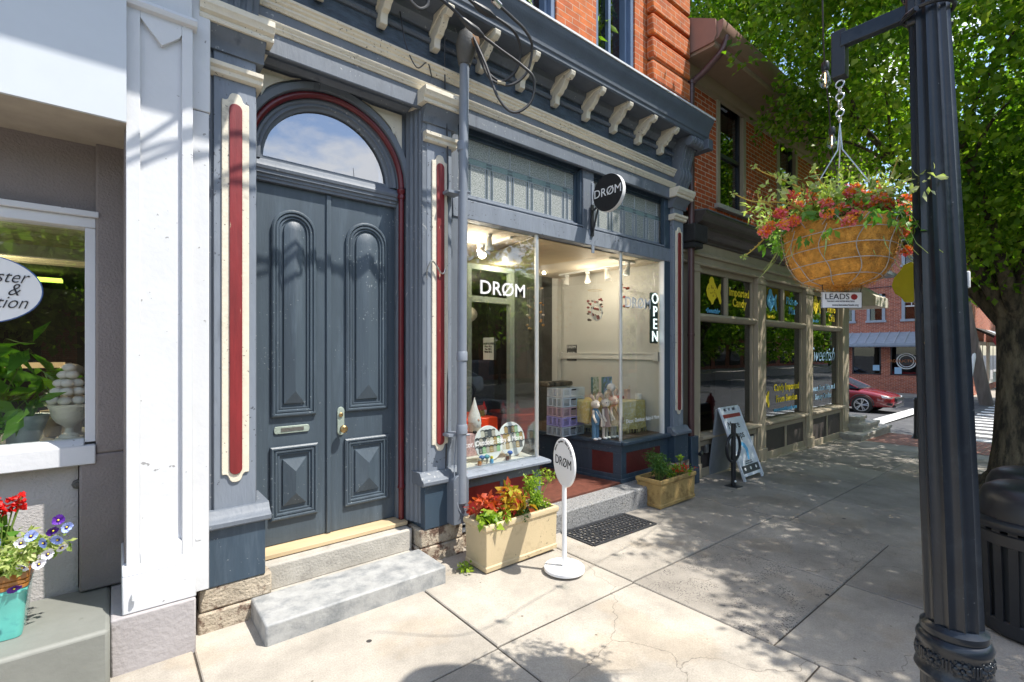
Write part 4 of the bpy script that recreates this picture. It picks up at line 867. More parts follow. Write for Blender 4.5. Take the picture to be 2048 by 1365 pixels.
# notice on the party wall
t = thing('wall_notice', (5.49, 5.15, 1.67), 'small black DRØM notice with grey lines on the white party wall', 'notice')
MB().box(5.488,5.499,5.06,5.26,1.555,1.80).build('board', 'black_matte', t)
text('DRØM', .062, (5.485,5.16,1.765), 'letter_white', t, face='x')
for z in (1.68,1.655,1.63): text('Mon-Fri 10-5', .028, (5.485,5.16,z), 'letter_white', t, face='x')
# papers on the entry door glass / left vitrine side
t = thing('paper_notice', (3.40, 4.6, 1.6), 'pale paper with small print stuck on the side glass of the left window', 'notice')
MB().box(3.375,3.379,4.40,4.60,1.60,1.86).build('sheet', M('pale_green_paper', (.55,.62,.56), .8), t)
text('SHOP HOURS\nMon 10-5\nTue 10-5\nWed 10-5', .035, (3.372,4.50,1.74), 'letter_black', t, face='x')
t = thing('neon_open_sign', (3.30, 4.2, 1.35), 'small orange OPEN window sign low inside the left window', 'sign')
text('OPEN', .12, (2.66,4.55,1.42), M('orange_neon_tube', (.65,.30,.18), .5), t, name='letters', depth=.004)
o = bpy.data.objects['neon_open_sign']

# ---- track lights
def spot(p, aim, lit):
    t = thing('track_spotlight', p, None, None)
    d = (Vector(aim)-Vector(p)).normalized(); a = Vector(p)+Vector((0,0,-.075))
    MB().box(p[0]-.022,p[0]+.022,p[1]-.022,p[1]+.022,p[2]-.03,p[2]).tube([(p[0],p[1],p[2]-.03), a], .008, 6).build('stem', 'white_plastic', t)
    MB().tube([a-d*.045, a-d*.03, a+d*.02, a+d*.05, a+d*.085], [.018,.028,.030,.042,.043], 14).build('lamp_head', 'white_plastic', t)
    MB().tube([a+d*.0855, a+d*.087], [.036,.036], 14).build('lamp_lens', 'bulb_on' if lit else 'white_plastic', t)
    return t
tk = MB().box(2.40,3.10,4.10,4.135,2.835,2.857).box(3.065,3.10,3.72,4.10,2.835,2.857).build('light_track', 'white_plastic', None); tag(tk, 'white L-shaped lighting track on the ceiling of the left window', 'light track')
tk = MB().box(5.15,5.185,3.75,5.1,2.835,2.857).box(4.70,5.15,3.75,3.785,2.835,2.857).build('light_track', 'white_plastic', None); tag(tk, 'white lighting track on the ceiling of the right window', 'light track')
sp = [((2.46,4.12,2.83),(2.9,3.2,2.0),True,'lit white spotlight nearest the conduit in the left window'),
      ((2.74,4.12,2.83),(2.6,3.3,2.1),True,'lit white spotlight in the middle of the left window track'),
      ((2.98,4.12,2.83),(2.9,3.3,2.1),True,'lit white spotlight at the right end of the left window track'),
      ((2.86,3.80,2.857),(2.95,3.85,1.5),False,'unlit white spotlight hanging straight down nearest the left pane'),
      ((2.50,3.80,2.857),(2.6,3.9,1.5),False,'unlit white spotlight half behind the grey conduit'),
      ((5.167,4.95,2.83),(4.9,4.9,1.9),False,'farthest white spotlight over the crates in the right window'),
      ((5.167,4.55,2.83),(4.9,4.3,1.8),False,'second farthest white spotlight in the right window'),
      ((5.167,4.20,2.83),(5.0,3.8,1.8),False,'white spotlight third from the back in the right window'),
      ((5.05,3.77,2.83),(4.8,3.9,1.8),False,'white spotlight nearest the corner mullion of the right window')]
for p, a, lit, lb in sp: tag(spot(p, a, lit), lb, 'spotlight', 'track spotlights in the shop windows')
for p, e_ in (((2.86,4.06,2.70),6),((2.60,4.06,2.70),4),((5.02,4.40,2.60),4.5),((4.95,3.95,2.60),3),((4.1,6.5,2.84),26),((-.9,5.2,2.3),30),((3.95,4.9,2.83),9)):  # point lights added to brighten interiors; only the first two sit by lit spotlights
    l = bpy.data.lights.new('interior_fill', 'POINT'); l.energy = e_; l.color = (1,.86,.68); l.shadow_soft_size = .018
    o = bpy.data.objects.new('interior_fill', l); COL.objects.link(o); o.location = p

# ---- left vitrine goods
o = MB().box(2.32,3.30,4.24,4.85,.93,.97).box(2.36,2.42,4.5,4.8,.642,.93).box(3.22,3.28,4.44,4.8,.642,.93).box(2.34,3.28,4.22,4.24,.84,.968).box(3.06,3.28,4.20,4.22,.70,.972).build('red_display_table', M('orange_red_lacquer', (.85,.06,.012), .35), None, bevel=.006); tag(o, 'orange-red lacquered display table in the left window', 'table')
bx = MB().box(2.52,2.96,3.98,4.20,.643,.865).build('patterned_box', M('pink_patterned_card', (.55,.36,.36), .7, var=.4, vscale=60), None, bevel=.003); tag(bx, 'pink patterned box under the two white gnomes', 'box')
def gnome(x, y, z, h, hat, lab, lean=0):
    t = thing('gnome_doll', (x,y,z), lab, 'gnome', None)
    MB().lathe([(.0,.28*h),(.20*h,.30*h),(.19*h,.42*h),(.15*h,.55*h),(.10*h,.68*h),(.05*h,.85*h),(.008*h,h),(0,h)], (x,y,z), 16, lean=(lean,0)).build('hat', hat, t)
    MB().lathe([(.0,.0),(.17*h,.02*h),(.20*h,.15*h),(.18*h,.32*h),(0,.34*h)], (x,y,z), 14).build('body', 'beige_fabric', t)
    b = MB(); b.lathe([(.0,.03*h),(.10*h,.12*h),(.15*h,.26*h),(.12*h,.38*h),(0,.40*h)], (x,y-.09*h,z), 12); b.build('beard', 'white_plastic', t)
    MB().ball((x,y-.19*h,z+.36*h), .045*h, 8).build('nose', M('doll_nose', (.55,.32,.24), .8), t)
    for s in (-1, 1): MB().ball((x+s*.10*h,y-.16*h,z+.03*h), .06*h, 8, (1,1.3,.7)).build('boot', 'black_matte', t)
    return t
gw = M('white_felt_hat', (.70,.69,.68), .9, bump=.3); gr = M('red_felt_hat', (.60,.02,.02), .9, bump=.3)
gnome(2.86, 4.05, .866, .36, gw, 'tall white-hatted gnome with long beard standing on the pink box')
gnome(2.64, 4.00, .866, .34, gw, 'white-hatted gnome leaning beside the grey conduit on the pink box', lean=-.22)
gnome(3.10, 4.42, .971, .15, gr, 'small red-hatted gnome at the left on the orange-red table')
gnome(3.27, 4.44, .971, .16, gr, 'small red-hatted gnome at the right end of the orange-red table')
t = thing('ornament_house', (3.19,4.40,.971), 'tiny colourful ornament house between the two red gnomes', 'ornament')
MB().box(3.155,3.225,4.37,4.43,.971,1.04).build('body', M('multicolour_tin', (.30,.35,.10), .5, var=.6, vscale=80), t); MB().ex([(4.36,1.04),(4.44,1.04),(4.40,1.09)], 3.15,3.23).build('roof', 'red_panel', t)
def tray(x, y, r, lab, c2):
    t = thing('round_patterned_tray', (x,y,.645), lab, 'tray')
    rot = Matrix.Translation((x,y,.645+r)) @ Matrix.Rotation(R(-10), 4, 'X')
    MB().lathe([(r,-.006),(r+.004,0),(r,.006)], (0,0,0), 48).xf(rot @ Matrix.Rotation(R(90), 4, 'X')).build('tray', 'letter_white', t)
    cols = [M('tray_mint', (.30,.52,.28), .6), M('tray_pink', c2, .6), M('tray_ochre', (.42,.28,.10), .6), M('tray_charcoal', (.10,.11,.12), .6), M('tray_cream', (.68,.64,.54), .6)]
    rr = random.Random(int(x*100)); bands = [(-.55,-.12),(-.12,.38),(.38,.80)]
    b = MB()
    for k, (a0, a1) in enumerate(bands):
        for i in range(-4, 4):
            x0 = i*.26+(.08 if k % 2 else 0); x1 = x0+.26; xm = (x0+x1)/2
            hw = math.sqrt(max(0, .93-max(abs(a0), abs(a1))**2))
            if abs(xm) > hw: continue
            b.mat(rr.randrange(5)); arcp = [(xm*r+.13*r*math.cos(R(a)), a1*r-.10*r+.09*r*math.sin(R(a))) for a in range(0, 181, 30)]
            b.ey([(max(x0,-hw)*r, a0*r),(min(x1,hw)*r, a0*r)]+arcp, -.0075, -.0055)
            if rr.random() < .6:
                b.mat(4)
                for q in range(4): b.box((xm-.06+.08*(q%2))*r, (xm-.02+.08*(q%2))*r, -.0085, -.0074, (a0+.08+.12*(q//2))*r, (a0+.15+.12*(q//2))*r)
    b.xf(rot); b.build('pattern', cols, t, smooth=False)
    l = MB()
    for k, (a0, a1) in enumerate(bands):
        for i in range(-4, 4):
            x0 = i*.26+(.08 if k % 2 else 0); xm = x0+.13
            if abs(xm) > math.sqrt(max(0, .93-a1**2)): continue
            l.tube([(xm*r+.13*r*math.cos(R(a)), -.009, a1*r-.10*r+.09*r*math.sin(R(a))) for a in range(0, 181, 20)], .0035, 4)
    l.xf(rot); l.build('scallop_lines', 'black_matte', t)
tray(2.795, 3.72, .165, 'round scalloped-pattern tray in mint and charcoal leaning at left in the window', (.45,.40,.35))
tray(3.10, 3.74, .168, 'round scalloped-pattern tray in pink and charcoal leaning beside the mullion', (.62,.36,.36))
for i, (x, c) in enumerate(((2.64,(.03,.12,.45)),(2.70,(.10,.35,.45)),(2.98,(.04,.14,.50)))):
    t = thing('mushroom_ornament', (x,3.62,.645), ['dark blue capped toadstool ornament nearest the conduit','teal capped toadstool ornament behind the lower lettering','blue capped toadstool ornament between the two round trays'][i], 'ornament')
    MB().lathe([(.010,0),(.012,.05),(.008,.06)], (x,3.62,.645), 8).build('stalk', 'beige_fabric', t); MB().ball((x,3.62,.710), .028, 10, (1,1,.75)).build('cap', M('cap_colour', c, .4), t)
for i, x in enumerate((2.60, 2.74, 2.93)):
    t = thing('toy_figurine', (x,3.60,.645), ['tiny striped toy figure at the left on the window floor','tiny toy figure with a yellow head on the window floor','tiny brown toy figure between the two trays'][i], 'toy')
    MB().lathe([(.016,0),(.020,.015),(.014,.04)], (x,3.60,.645), 8).build('body', ['letter_orange','letter_blue','tile_red'][i], t); MB().ball((x,3.60,.70), .016, 8).build('head', ['beige_fabric','letter_yellow','beige_fabric'][i], t)

# ---- right vitrine goods
def crate(x, y, z, mat, lab):
    t = thing('folding_crate', (x,y,z), lab, 'crate', 'folding crates stacked in the right window')
    w, d, h = .40, .28, .118; b = MB(); fr = .012
    for yy in (y, y+d-fr):
        b.box(x,x+w,yy,yy+fr,z,z+.016).box(x,x+w,yy,yy+fr,z+h-.02,z+h-.004)
        for k in (0, .33, .66, 1): b.box(x+k*(w-.022),x+k*(w-.022)+.022,yy,yy+fr,z+.0162,z+h-.0202)
        for k in range(5): b.box(x,x+w,yy+.003,yy+fr-.003,z+.026+k*.014,z+.032+k*.014)
    for xx in (x, x+w-fr):
        b.box(xx,xx+fr,y+fr,y+d-fr,z,z+.016).box(xx,xx+fr,y+fr,y+d-fr,z+h-.02,z+h-.004)
        for k in (0, .33, .66, 1): b.box(xx,xx+fr,y+fr+k*(d-2*fr-.022),y+fr+k*(d-2*fr-.022)+.022,z+.0162,z+h-.0202)
        for k in range(5): b.box(xx+.003,xx+fr-.003,y+fr,y+d-fr,z+.026+k*.014,z+.032+k*.014)
    b.box(x+fr,x+w-fr,y+fr,y+d-fr,z,z+.008); b.build('basket', mat, t, smooth=False)
    MB().box(x+w*.40,x+w*.60,y-.002,y+.002,z+h-.034,z+h-.016).build('handle_slot', 'black_matte', t)
cm = [M('blue_grey_plastic',(.36,.43,.48),.5),M('lilac_plastic',(.34,.32,.62),.5),M('dusty_pink_plastic',(.46,.34,.38),.5),M('pale_blue_plastic',(.50,.58,.62),.5),M('pale_grey_plastic',(.58,.62,.62),.5)]
cl = ['blue-grey folding crate at the bottom of the stack','lilac folding crate second from the bottom','dusty pink folding crate in the middle of the stack','pale blue folding crate second from the top','pale grey folding crate on top of the stack']
for i in range(5): crate(4.24+.004*i, 4.14+.002*i, .645+.120*i, cm[i], cl[i])
o = MB().box(4.20,4.66,4.35,4.55,1.247,1.31).build('driftwood_plank', 'bark', None, bevel=.02); tag(o, 'dark rough wooden plank resting on the crate stack', 'plank')
# cloth-covered table
t = thing('draped_table', (5.1,4.05,.645), 'low display table draped with a fringed mustard-yellow cloth', 'table')
ct = M('mustard_cloth', (.56,.46,.16), .95, var=.18, vscale=70, bump=.8, bscale=120, dark=(.62,.56,.34), dthr=(.5,.6), dscale=30)
b = MB(); n = 90; x0, x1, y0, y1 = 4.78, 5.44, 3.78, 4.5
def rrect(s, off):
    pts = []
    P4 = [(x0,y0),(x1,y0),(x1,y1),(x0,y1)]
    for (ax,ay),(bx_,by_) in zip(P4, P4[1:]+P4[:1]):
        for k in range(n//4): u = k/(n//4); pts.append((ax+(bx_-ax)*u, ay+(by_-ay)*u))
    cx, cy = (x0+x1)/2, (y0+y1)/2; out = []
    for i, (px, py) in enumerate(pts):
        wv = off*(1+.55*math.sin(i*1.05)+.35*math.sin(i*.43+1)); dx_, dy_ = px-cx, py-cy; l = math.hypot(dx_, dy_)
        out.append((px+dx_/l*wv, py+dy_/l*wv, s))
    return out
b.loops([rrect(.70,.035), rrect(.80,.028), rrect(.92,.018), rrect(1.03,.006), rrect(1.055,0)], cap=True); b.build('table_cloth', ct, t)
fr = MB(); ring = rrect(.70,.035)
for i in range(0, n//4*4, 1):
    p = ring[i]; fr.box(p[0]-.004,p[0]+.004,p[1]-.002,p[1]+.002,.652,.705)
fr.build('fringe', ct, t, smooth=False)
MB().box(4.84,5.38,3.85,4.4,.645,.70).build('table_leg', 'shop_floor', t)
o = MB().ez([(4.50,3.95),(4.76,3.99),(4.79,4.30),(4.52,4.30)], .80, 1.09).build('yellow_blanket', ct, None, bevel=.02); tag(o, 'mustard blanket hanging behind the rabbit dolls', 'blanket')
def doll(x, y, h, cloth, trousers, lab, bag=None):
    t = thing('rabbit_doll', (x,y,.645), lab, 'soft doll', None); z = .645; fur = M('doll_fur', (.56,.50,.42), .95, bump=.5)
    b = MB(); b.ball((x,y,z+.80*h), .105*h, 12, (.95,1.1,.95)); b.ball((x-.04*h,y-.09*h,z+.775*h), .055*h, 8); b.build('head', fur, t)
    for s in (-1, 1):
        MB().tube([(x+s*.04*h,y,z+.88*h),(x+s*.09*h,y+.01,z+.96*h),(x+s*.13*h,y+.01,z+1.0*h),(x+s*.15*h,y+.01,z+.95*h)], [.02*h,.045*h,.05*h,.02*h], 8).build('ear', M('doll_ear', (.42,.33,.26), .9), t)
        MB().tube([(x+s*.07*h,y,z+.66*h),(x+s*.13*h,y-.03,z+.52*h),(x+s*.10*h,y-.06,z+.40*h)], [.030*h,.026*h,.028*h], 8).build('arm', fur, t)
        MB().tube([(x+s*.045*h,y,z+.36*h),(x+s*.05*h,y,z+.18*h),(x+s*.05*h,y,z+.03*h)], [.04*h,.033*h,.03*h] if trousers is None else [.055*h,.05*h,.05*h], 8).build('leg', fur if trousers is None else trousers, t)
        MB().ball((x+s*.06*h,y-.03,z+.028*h), .045*h, 8, (1,1.5,.6)).build('shoe', 'white_plastic', t)
        MB().ball((x-.04*h+s*.035*h,y-.105*h,z+.82*h), .012*h, 6).build('eye', 'black_matte', t)
    MB().lathe([(.14*h if trousers is None else .09*h,.28*h if trousers is None else .34*h),(.10*h,.45*h),(.075*h,.60*h),(.07*h,.68*h),(.03*h,.72*h)], (x,y,z), 14).build('dress' if trousers is None else 'dungarees', cloth, t)
    if bag: MB().box(x+.02,x+.10,y-.075,y-.06,z+.30*h,z+.44*h).tube([(x+.03,y-.07,z+.44*h),(x-.05,y-.05,z+.66*h)], .004, 5).build('satchel', bag, t, bevel=.004)
doll(4.425,3.77,.53, M('blue_dungarees',(.08,.17,.26),.9), M('blue_trousers',(.08,.17,.26),.9), 'rabbit doll in blue dungarees with a pale satchel', 'beige_fabric')
doll(4.565,3.74,.54, M('mauve_brown_dress',(.24,.17,.15),.9), None, 'rabbit doll in a mauve-brown dress between the two others')
doll(4.70,3.72,.57, M('tan_skirt',(.42,.30,.16),.9), None, 'rabbit doll in a tan skirt partly behind the corner mullion', M('brown_bag',(.20,.10,.03),.7))
def book(x, y, z, w, h, col, lab, rot=0, c2=(.1,.3,.1)):
    t = thing('picture_book', (x,y,z), lab, 'book')
    MB().box(x-w/2,x+w/2,y,y+.02,z,z+h).build('cover', M('book_cover', col, .5, var=.5, vscale=18, dark=c2, dthr=(.5,.55), dscale=22), t, bevel=.002)
    MB().box(x-w/2-.003,x-w/2+.012,y-.002,y+.022,z,z+h).build('spine', M('teal_spine',(.03,.16,.18),.5), t)
book(4.93,4.20,1.058,.13,.30,(.50,.55,.45),'pale illustrated book with a teal spine standing behind the white plush toy',c2=(.20,.30,.12))
book(5.24,4.25,1.058,.20,.29,(.15,.30,.55),'blue and green illustrated book standing behind the mullion',c2=(.06,.20,.05))
t = thing('plush_unicorn', (5.0,4.0,1.058), 'fluffy white plush unicorn sitting on the mustard cloth', 'plush toy')
b = MB(); b.ball((5.0,4.0,1.13), .085, 14, (1,1.1,.9)); b.ball((4.97,3.97,1.23), .055, 12); b.ball((4.945,3.94,1.215), .032, 10); b.build('body', M('white_plush',(.80,.80,.82),1,bump=1.0,bscale=90,bdist=.02), t)
MB().lathe([(.012,0),(.001,.07)], (4.965,3.965,1.28), 8).build('horn', 'letter_pale', t)
foliage('mane', 'petal_white', [(5.0,4.0,1.23),(5.03,4.02,1.17),(5.06,4.03,1.12)], .035, 50, .045, t, seed=5)
t = thing('gift_bag', (5.33,3.95,1.058), 'small peach gift bag with a star print on the draped table', 'bag')
MB().box(5.28,5.35,3.95,4.0,1.058,1.19).build('bag', M('peach_paper',(.62,.42,.34),.8,var=.2), t); MB().tube(smooth_path([(5.295,3.95,1.19),(5.315,3.94,1.24),(5.335,3.95,1.19)]), .003, 5).build('handle', 'wood_pale', t)
t = thing('dotted_mug', (5.40,3.86,1.058), 'white mug with black dots on the draped table', 'mug')
MB().lathe([(.036,0),(.040,.01),(.042,.075),(.037,.075),(.035,.012),(0,.010)], (5.40,3.86,1.058), 18).build('cup', 'white_gloss', t); MB().ring((5.445,3.86,1.095), .022, .005, 'y', 16, 6).build('handle', 'white_gloss', t)
o = MB().box(5.15,5.42,4.03,4.2,1.058,1.085).build('red_book', 'red_panel', None); tag(o, 'flat red book lying on the draped table', 'book')
# mobiles
def mobile(x, y, z, n, mats, lab, ring=.09, drop=.45, seed=1):
    t = thing('hanging_mobile', (x,y,z), lab, 'mobile'); rr = random.Random(seed)
    MB().ring((x,y,z), ring, .004, 'z', 24, 5).build('hoop', 'wood_pale', t); b = MB()
    MB().tube([(x,y,2.857),(x,y,z+.1)], .001, 4).tube([(x-ring,y,z),(x,y,z+.1),(x+ring,y,z)], .001, 4).build('hanging_thread', 'white_plastic', t)
    for i in range(n):
        a = 2*math.pi*i/n; px, py = x+ring*math.cos(a), y+ring*math.sin(a); L0 = drop*rr.uniform(.5,1)
        MB().tube([(px,py,z),(px,py,z-L0)], .0008, 4).build('thread', 'white_plastic', t)
        for k in range(3):
            MB().ball((px,py,z-L0*(.45+.27*k)), rr.uniform(.013,.022), 8, (1,1,rr.uniform(.6,1.1))).build('bead', rr.choice(mats), t)
db = M('dark_brown_felt',(.09,.05,.035),.95); rb_ = M('deep_red_felt',(.25,.02,.02),.95); hb = M('honey_felt',(.50,.28,.10),.95); wb = M('cream_felt',(.62,.56,.46),.95)
mobile(4.86,4.15,2.50,9,[db,db,rb_],'mobile of dark felt balls under a wooden hoop left of the corner mullion',seed=3,drop=.42)
mobile(5.22,3.95,2.74,5,[rb_,db,wb],'mobile of dark red felt animals right of the corner mullion',ring=.05,drop=.50,seed=6)
mobile(4.12,4.5,2.50,8,[hb,wb,hb],'honey and cream felt ball mobile deep in the entry side of the right window',ring=.10,drop=.55,seed=9)
t = thing('hoop_ornament', (4.66,3.95,2.17), 'white hoop ornament with two tiny house figures hanging in the right window', 'ornament')
MB().ring((4.66,3.95,2.185), .098, .006, 'y', 40, 8).build('hoop', 'letter_white', t)
MB().tube([(4.66,3.95,2.283),(4.66,3.95,2.857)], .001, 4).build('thread', 'white_plastic', t)
for dx_, m_ in ((-.035, wb), (.03, rb_)): MB().lathe([(.018,0),(.016,.035),(.0,.06)], (4.66+dx_,3.95,2.10), 8).build('figure', m_, t)
o = MB().tube([(4.70+.10*math.cos(R(a)), 4.02, 2.25+.10*math.sin(R(a))) for a in range(-60, 120, 10)], .005, 6).build('half_hoop', 'white_plastic', None); tag(o, 'thin white curved hoop behind the hoop ornament', 'ornament')
# back of shop: picture, chair, counter, added lamp for a reflection
t = thing('wall_picture', (4.9,8.98,1.9), 'dark framed picture on the back wall of the shop', 'picture')
MB().box(4.5,5.3,8.95,8.99,1.5,2.3).build('frame', 'black_matte', t); MB().box(4.56,5.24,8.945,8.95,1.56,2.24).build('print', 'shop_dark', t)
t = thing('navy_armchair', (4.9,6.3,.17), 'navy high-backed armchair deep inside the shop', 'chair')
nv = M('navy_velvet',(.015,.025,.06),.7); MB().box(4.55,5.25,6.2,6.9,.30,.62).build('seat', nv, t, bevel=.05)
MB().box(4.55,5.25,6.78,6.92,.55,1.55).build('backrest', nv, t, bevel=.06)
for s in (4.55, 5.15): MB().box(s,s+.10,6.2,6.85,.3,.85).build('armrest', nv, t, bevel=.03)
for sx_ in (4.58,5.18):
    for sy_ in (6.24,6.84): MB().box(sx_,sx_+.04,sy_,sy_+.04,.17,.30).build('leg', 'shop_floor', t)
t = thing('reflection_lamp', (4.75,7.05,2.3), 'dim round paper lamp added for a faint reflection in the shop', 'lamp')
MB().ball((4.75,7.05,2.35), .20, 18, (1.2,1.2,.8)).build('shade', emit_mat('reflection_glow', (.75,.65,.50), .06), t); MB().tube([(4.75,7.05,2.5),(4.75,7.05,2.88)], .004, 5).build('cord', 'black', t)  # added lamp; the faint round glow it copies is a reflection
t = thing('ceiling_sign', (3.45,6.2,2.5), 'black hanging board inside above the shop counter', 'sign')
MB().box(3.3,4.1,6.2,6.23,2.35,2.5).build('board', 'black_matte', t); MB().tube([(3.7,6.2,2.5),(3.7,6.2,2.88)], .004, 5).build('chain', 'black', t)
t = thing('shop_counter', (3.9,7.4,.17), 'brown wooden counter at the back of the shop', 'counter')
MB().box(2.9,4.4,7.2,7.9,.17,1.05).build('body', 'shop_floor', t); MB().box(2.85,4.45,7.15,7.95,1.05,1.09).build('top', 'wood_pale', t)
for i in range(3):
    sh = MB().box(2.5,4.9,8.75,8.98,.9+.5*i,.93+.5*i).build('wall_shelf', 'wood_pale', None); tag(sh, ['lowest pale wall shelf at the back of the shop','middle pale wall shelf at the back of the shop','top pale wall shelf at the back of the shop'][i], 'shelf')
# curtains/plants behind the upper windows
for i, (x0, x1) in enumerate(WX):
    cs = [(random.uniform(x0+.15, x1-.15), 3.80+random.uniform(-.04,.1), random.uniform(4.9,6.3)) for _ in range(34)]
    o = foliage('house_plant', 'leaf_bright', cs, .14, 16, .17, None, aspect=.28, droop=.9, seed=20+i); tag(o, ['leafy trailing houseplant behind the left upper window','leafy trailing houseplant behind the right upper window'][i], 'houseplant')

# ================================================================ objects on the sidewalk
def planter(cx, y0, x0, x1, y1, h, mat, lab, z0):
    t = thing('rectangular_planter', ((x0+x1)/2,(y0+y1)/2,z0), lab, 'planter'); a, b_ = (x0+x1)/2, (y0+y1)/2; W, D = x1-x0, y1-y0
    def rl(w, d, z): return [(a-w/2,b_-d/2,z),(a+w/2,b_-d/2,z),(a+w/2,b_+d/2,z),(a-w/2,b_+d/2,z)]
    b = MB(); b.loops([rl(W-.1,D-.1,z0), rl(W+.004,D+.004,z0+.001), rl(W+.008,D+.008,z0+.035), rl(W-.006,D-.006,z0+.045), rl(W+.004,D+.004,z0+h-.055), rl(W+.026,D+.026,z0+h-.045), rl(W+.032,D+.032,z0+h-.015), rl(W+.022,D+.022,z0+h), rl(W-.028,D-.028,z0+h), rl(W-.04,D-.04,z0+h-.05)], cap=False)
    b.build('planter_box', mat, t, bevel=.004); MB().box(x0+.02,x1-.02,y0+.02,y1-.02,z0+h-.07,z0+h-.05).build('soil', 'soil', t); return t
planter(0, 2.945, 2.19, 2.945, 3.225, .365, 'planter_tan', 'cream rectangular planter by the pedestal sign under the left shop window', .001)
planter(0, 3.05, 4.68, 5.40, 3.36, .315, 'planter_ochre', 'weathered ochre rectangular planter at the foot of the right shop window', -.06)
def clump(lab, cat, name, mat, cs, r, per, size, seed, stems=True, zb=.3, smat='green_stem', **kw):
    c0 = cs[0]; t = thing(name, (sum(c[0] for c in cs)/len(cs), sum(c[1] for c in cs)/len(cs), zb), lab, cat)
    foliage('leaves', mat, cs, r, per, size, t, seed=seed, **kw)
    if stems:
        b = MB(); bx_, by_ = t.location.x, t.location.y
        for c in cs[:18]: b.tube([(bx_+(c[0]-bx_)*.3, by_+(c[1]-by_)*.3, zb), ((c[0]+bx_)/2, (c[1]+by_)/2, (zb+c[2])/2+.01), c], .0035, 5)
        b.build('stems', smat, t)
    return t
rr = random.Random(11)
cs = [(2.80+rr.gauss(0,.055), 3.06+rr.gauss(0,.05), .46+rr.uniform(-.08,.17)) for _ in range(26)]
clump('bright green rounded boxwood at the right end of the cream planter', 'shrub', 'boxwood_shrub', 'leaf_bright', cs, .045, 42, .026, 31, zb=.31, aspect=.6)
cs = [(2.52+rr.gauss(0,.07), 3.05+rr.gauss(0,.05), .42+rr.uniform(-.04,.10)) for _ in range(14)]
clump('yellow and red coleus in the middle of the cream planter', 'plant', 'coleus_plant', 'coleus', cs, .05, 12, .085, 32, zb=.31, droop=.5, flat=.4)
cs = [(2.28+rr.gauss(0,.045), 3.02+rr.gauss(0,.04), .38+rr.uniform(-.03,.06)) for _ in range(12)]
o = clump('yellow-green coleus at the left end of the cream planter', 'plant', 'coleus_plant', 'leaf_bright', cs, .04, 12, .075, 33, zb=.31, droop=.5, flat=.4)
cs = [(2.34+rr.gauss(0,.05), 3.13+rr.gauss(0,.03), .45+rr.uniform(-.03,.06)) for _ in range(12)]
G['coleus_red'] = leaf_mat('red_coleus_leaves', [(.42,.06,.02),(.55,.10,.03),(.30,.02,.02)], .35)
clump('red coleus behind the yellow one in the cream planter', 'plant', 'coleus_plant', 'coleus_red', cs, .04, 11, .07, 34, zb=.31, droop=.4, flat=.3)
cs = [(2.62+rr.gauss(0,.10), 3.00+rr.gauss(0,.03), .345+rr.uniform(0,.03)) for _ in range(14)]
clump('low small-leaved green filler along the front of the cream planter', 'plant', 'filler_plant', 'leaf_dark', cs, .03, 18, .022, 35, zb=.31)
cs = [(2.09+rr.gauss(0,.03), 3.09+rr.gauss(0,.03), .02+rr.uniform(0,.02)) for _ in range(6)]
clump('little yellow-green weed at the left foot of the cream planter', 'weed', 'weed', 'leaf_bright', cs, .03, 10, .035, 36, zb=0)
cs = [(4.83+rr.gauss(0,.06), 3.18+rr.gauss(0,.05), .36+rr.uniform(-.07,.15)) for _ in range(30)]
clump('dark green feathery dwarf cypress at the left end of the ochre planter', 'shrub', 'dwarf_cypress', 'leaf_dark', cs, .05, 46, .034, 37, zb=.21, aspect=.35)
cs = [(5.14+rr.gauss(0,.09), 3.16+rr.gauss(0,.05), .28+rr.uniform(-.03,.10)) for _ in range(16)]
clump('loose green bedding plant in the middle of the ochre planter', 'plant', 'bedding_plant', 'leaf_bright', cs, .04, 14, .04, 38, zb=.21)
cs = [(5.16+rr.gauss(0,.11), 3.10+rr.gauss(0,.04), .29+rr.uniform(0,.05)) for _ in range(14)]
clump('small red bedding flowers in the ochre planter', 'flowers', 'red_flowers', 'geranium', cs, .015, 10, .022, 39, zb=.21)
cs = [(5.33+rr.gauss(0,.02), 3.2+rr.gauss(0,.02), .40+rr.uniform(0,.03)) for _ in range(3)]
clump('small yellow flower heads at the right end of the ochre planter', 'flowers', 'yellow_flowers', 'leaf_bright', cs, .015, 10, .04, 40, zb=.21)

# pedestal sign
t = thing('pedestal_sign', (2.70, 2.615, 0), 'white round DRØM sign on a slim post beside the cream planter', 'sign')
MB().lathe([(.150,0),(.158,.004),(.158,.024),(.152,.030),(0,.031)], (2.70,2.615,0), 56).build('base', 'white_gloss', t)
MB().lathe([(.0185,.03),(.0185,.655)], (2.70,2.615,0), 18).build('post', 'white_gloss', t)
th = math.atan2(-.937, -.35)
mt = Matrix.Translation((2.70,2.615,.835)) @ Matrix.Rotation(th, 4, 'Z')
dm = MB().lathe([(.186,-.009),(.188,-.006),(.188,.006),(.186,.009)], (0,0,0), 64).xf(mt @ Matrix.Rotation(R(90), 4, 'X')).build('sign_disc', 'letter_white', t)
MB().ring((0,-.0105,0), .142, .0022, 'y', 64, 6).xf(mt).build('printed_ring', 'letter_black', dm)
text('DRØM', .098, (0,0,0), 'letter_black', dm, depth=.002).data.transform(Matrix.Translation((0,0,0)))
def place_text(txt, size, m, mat, parent, name='lettering', **kw):
    b = text_mb(txt, size, **kw).xf(m); return b.build(name, mat, parent, smooth=False)
o = [c for c in dm.children][-1]; bpy.data.objects.remove(o)
place_text('DRØM', .100, mt @ Matrix.Translation((0,-.0105,0)), 'letter_black', dm, depth=.002)
s = 'Décor, Outdoor, Baby & More'
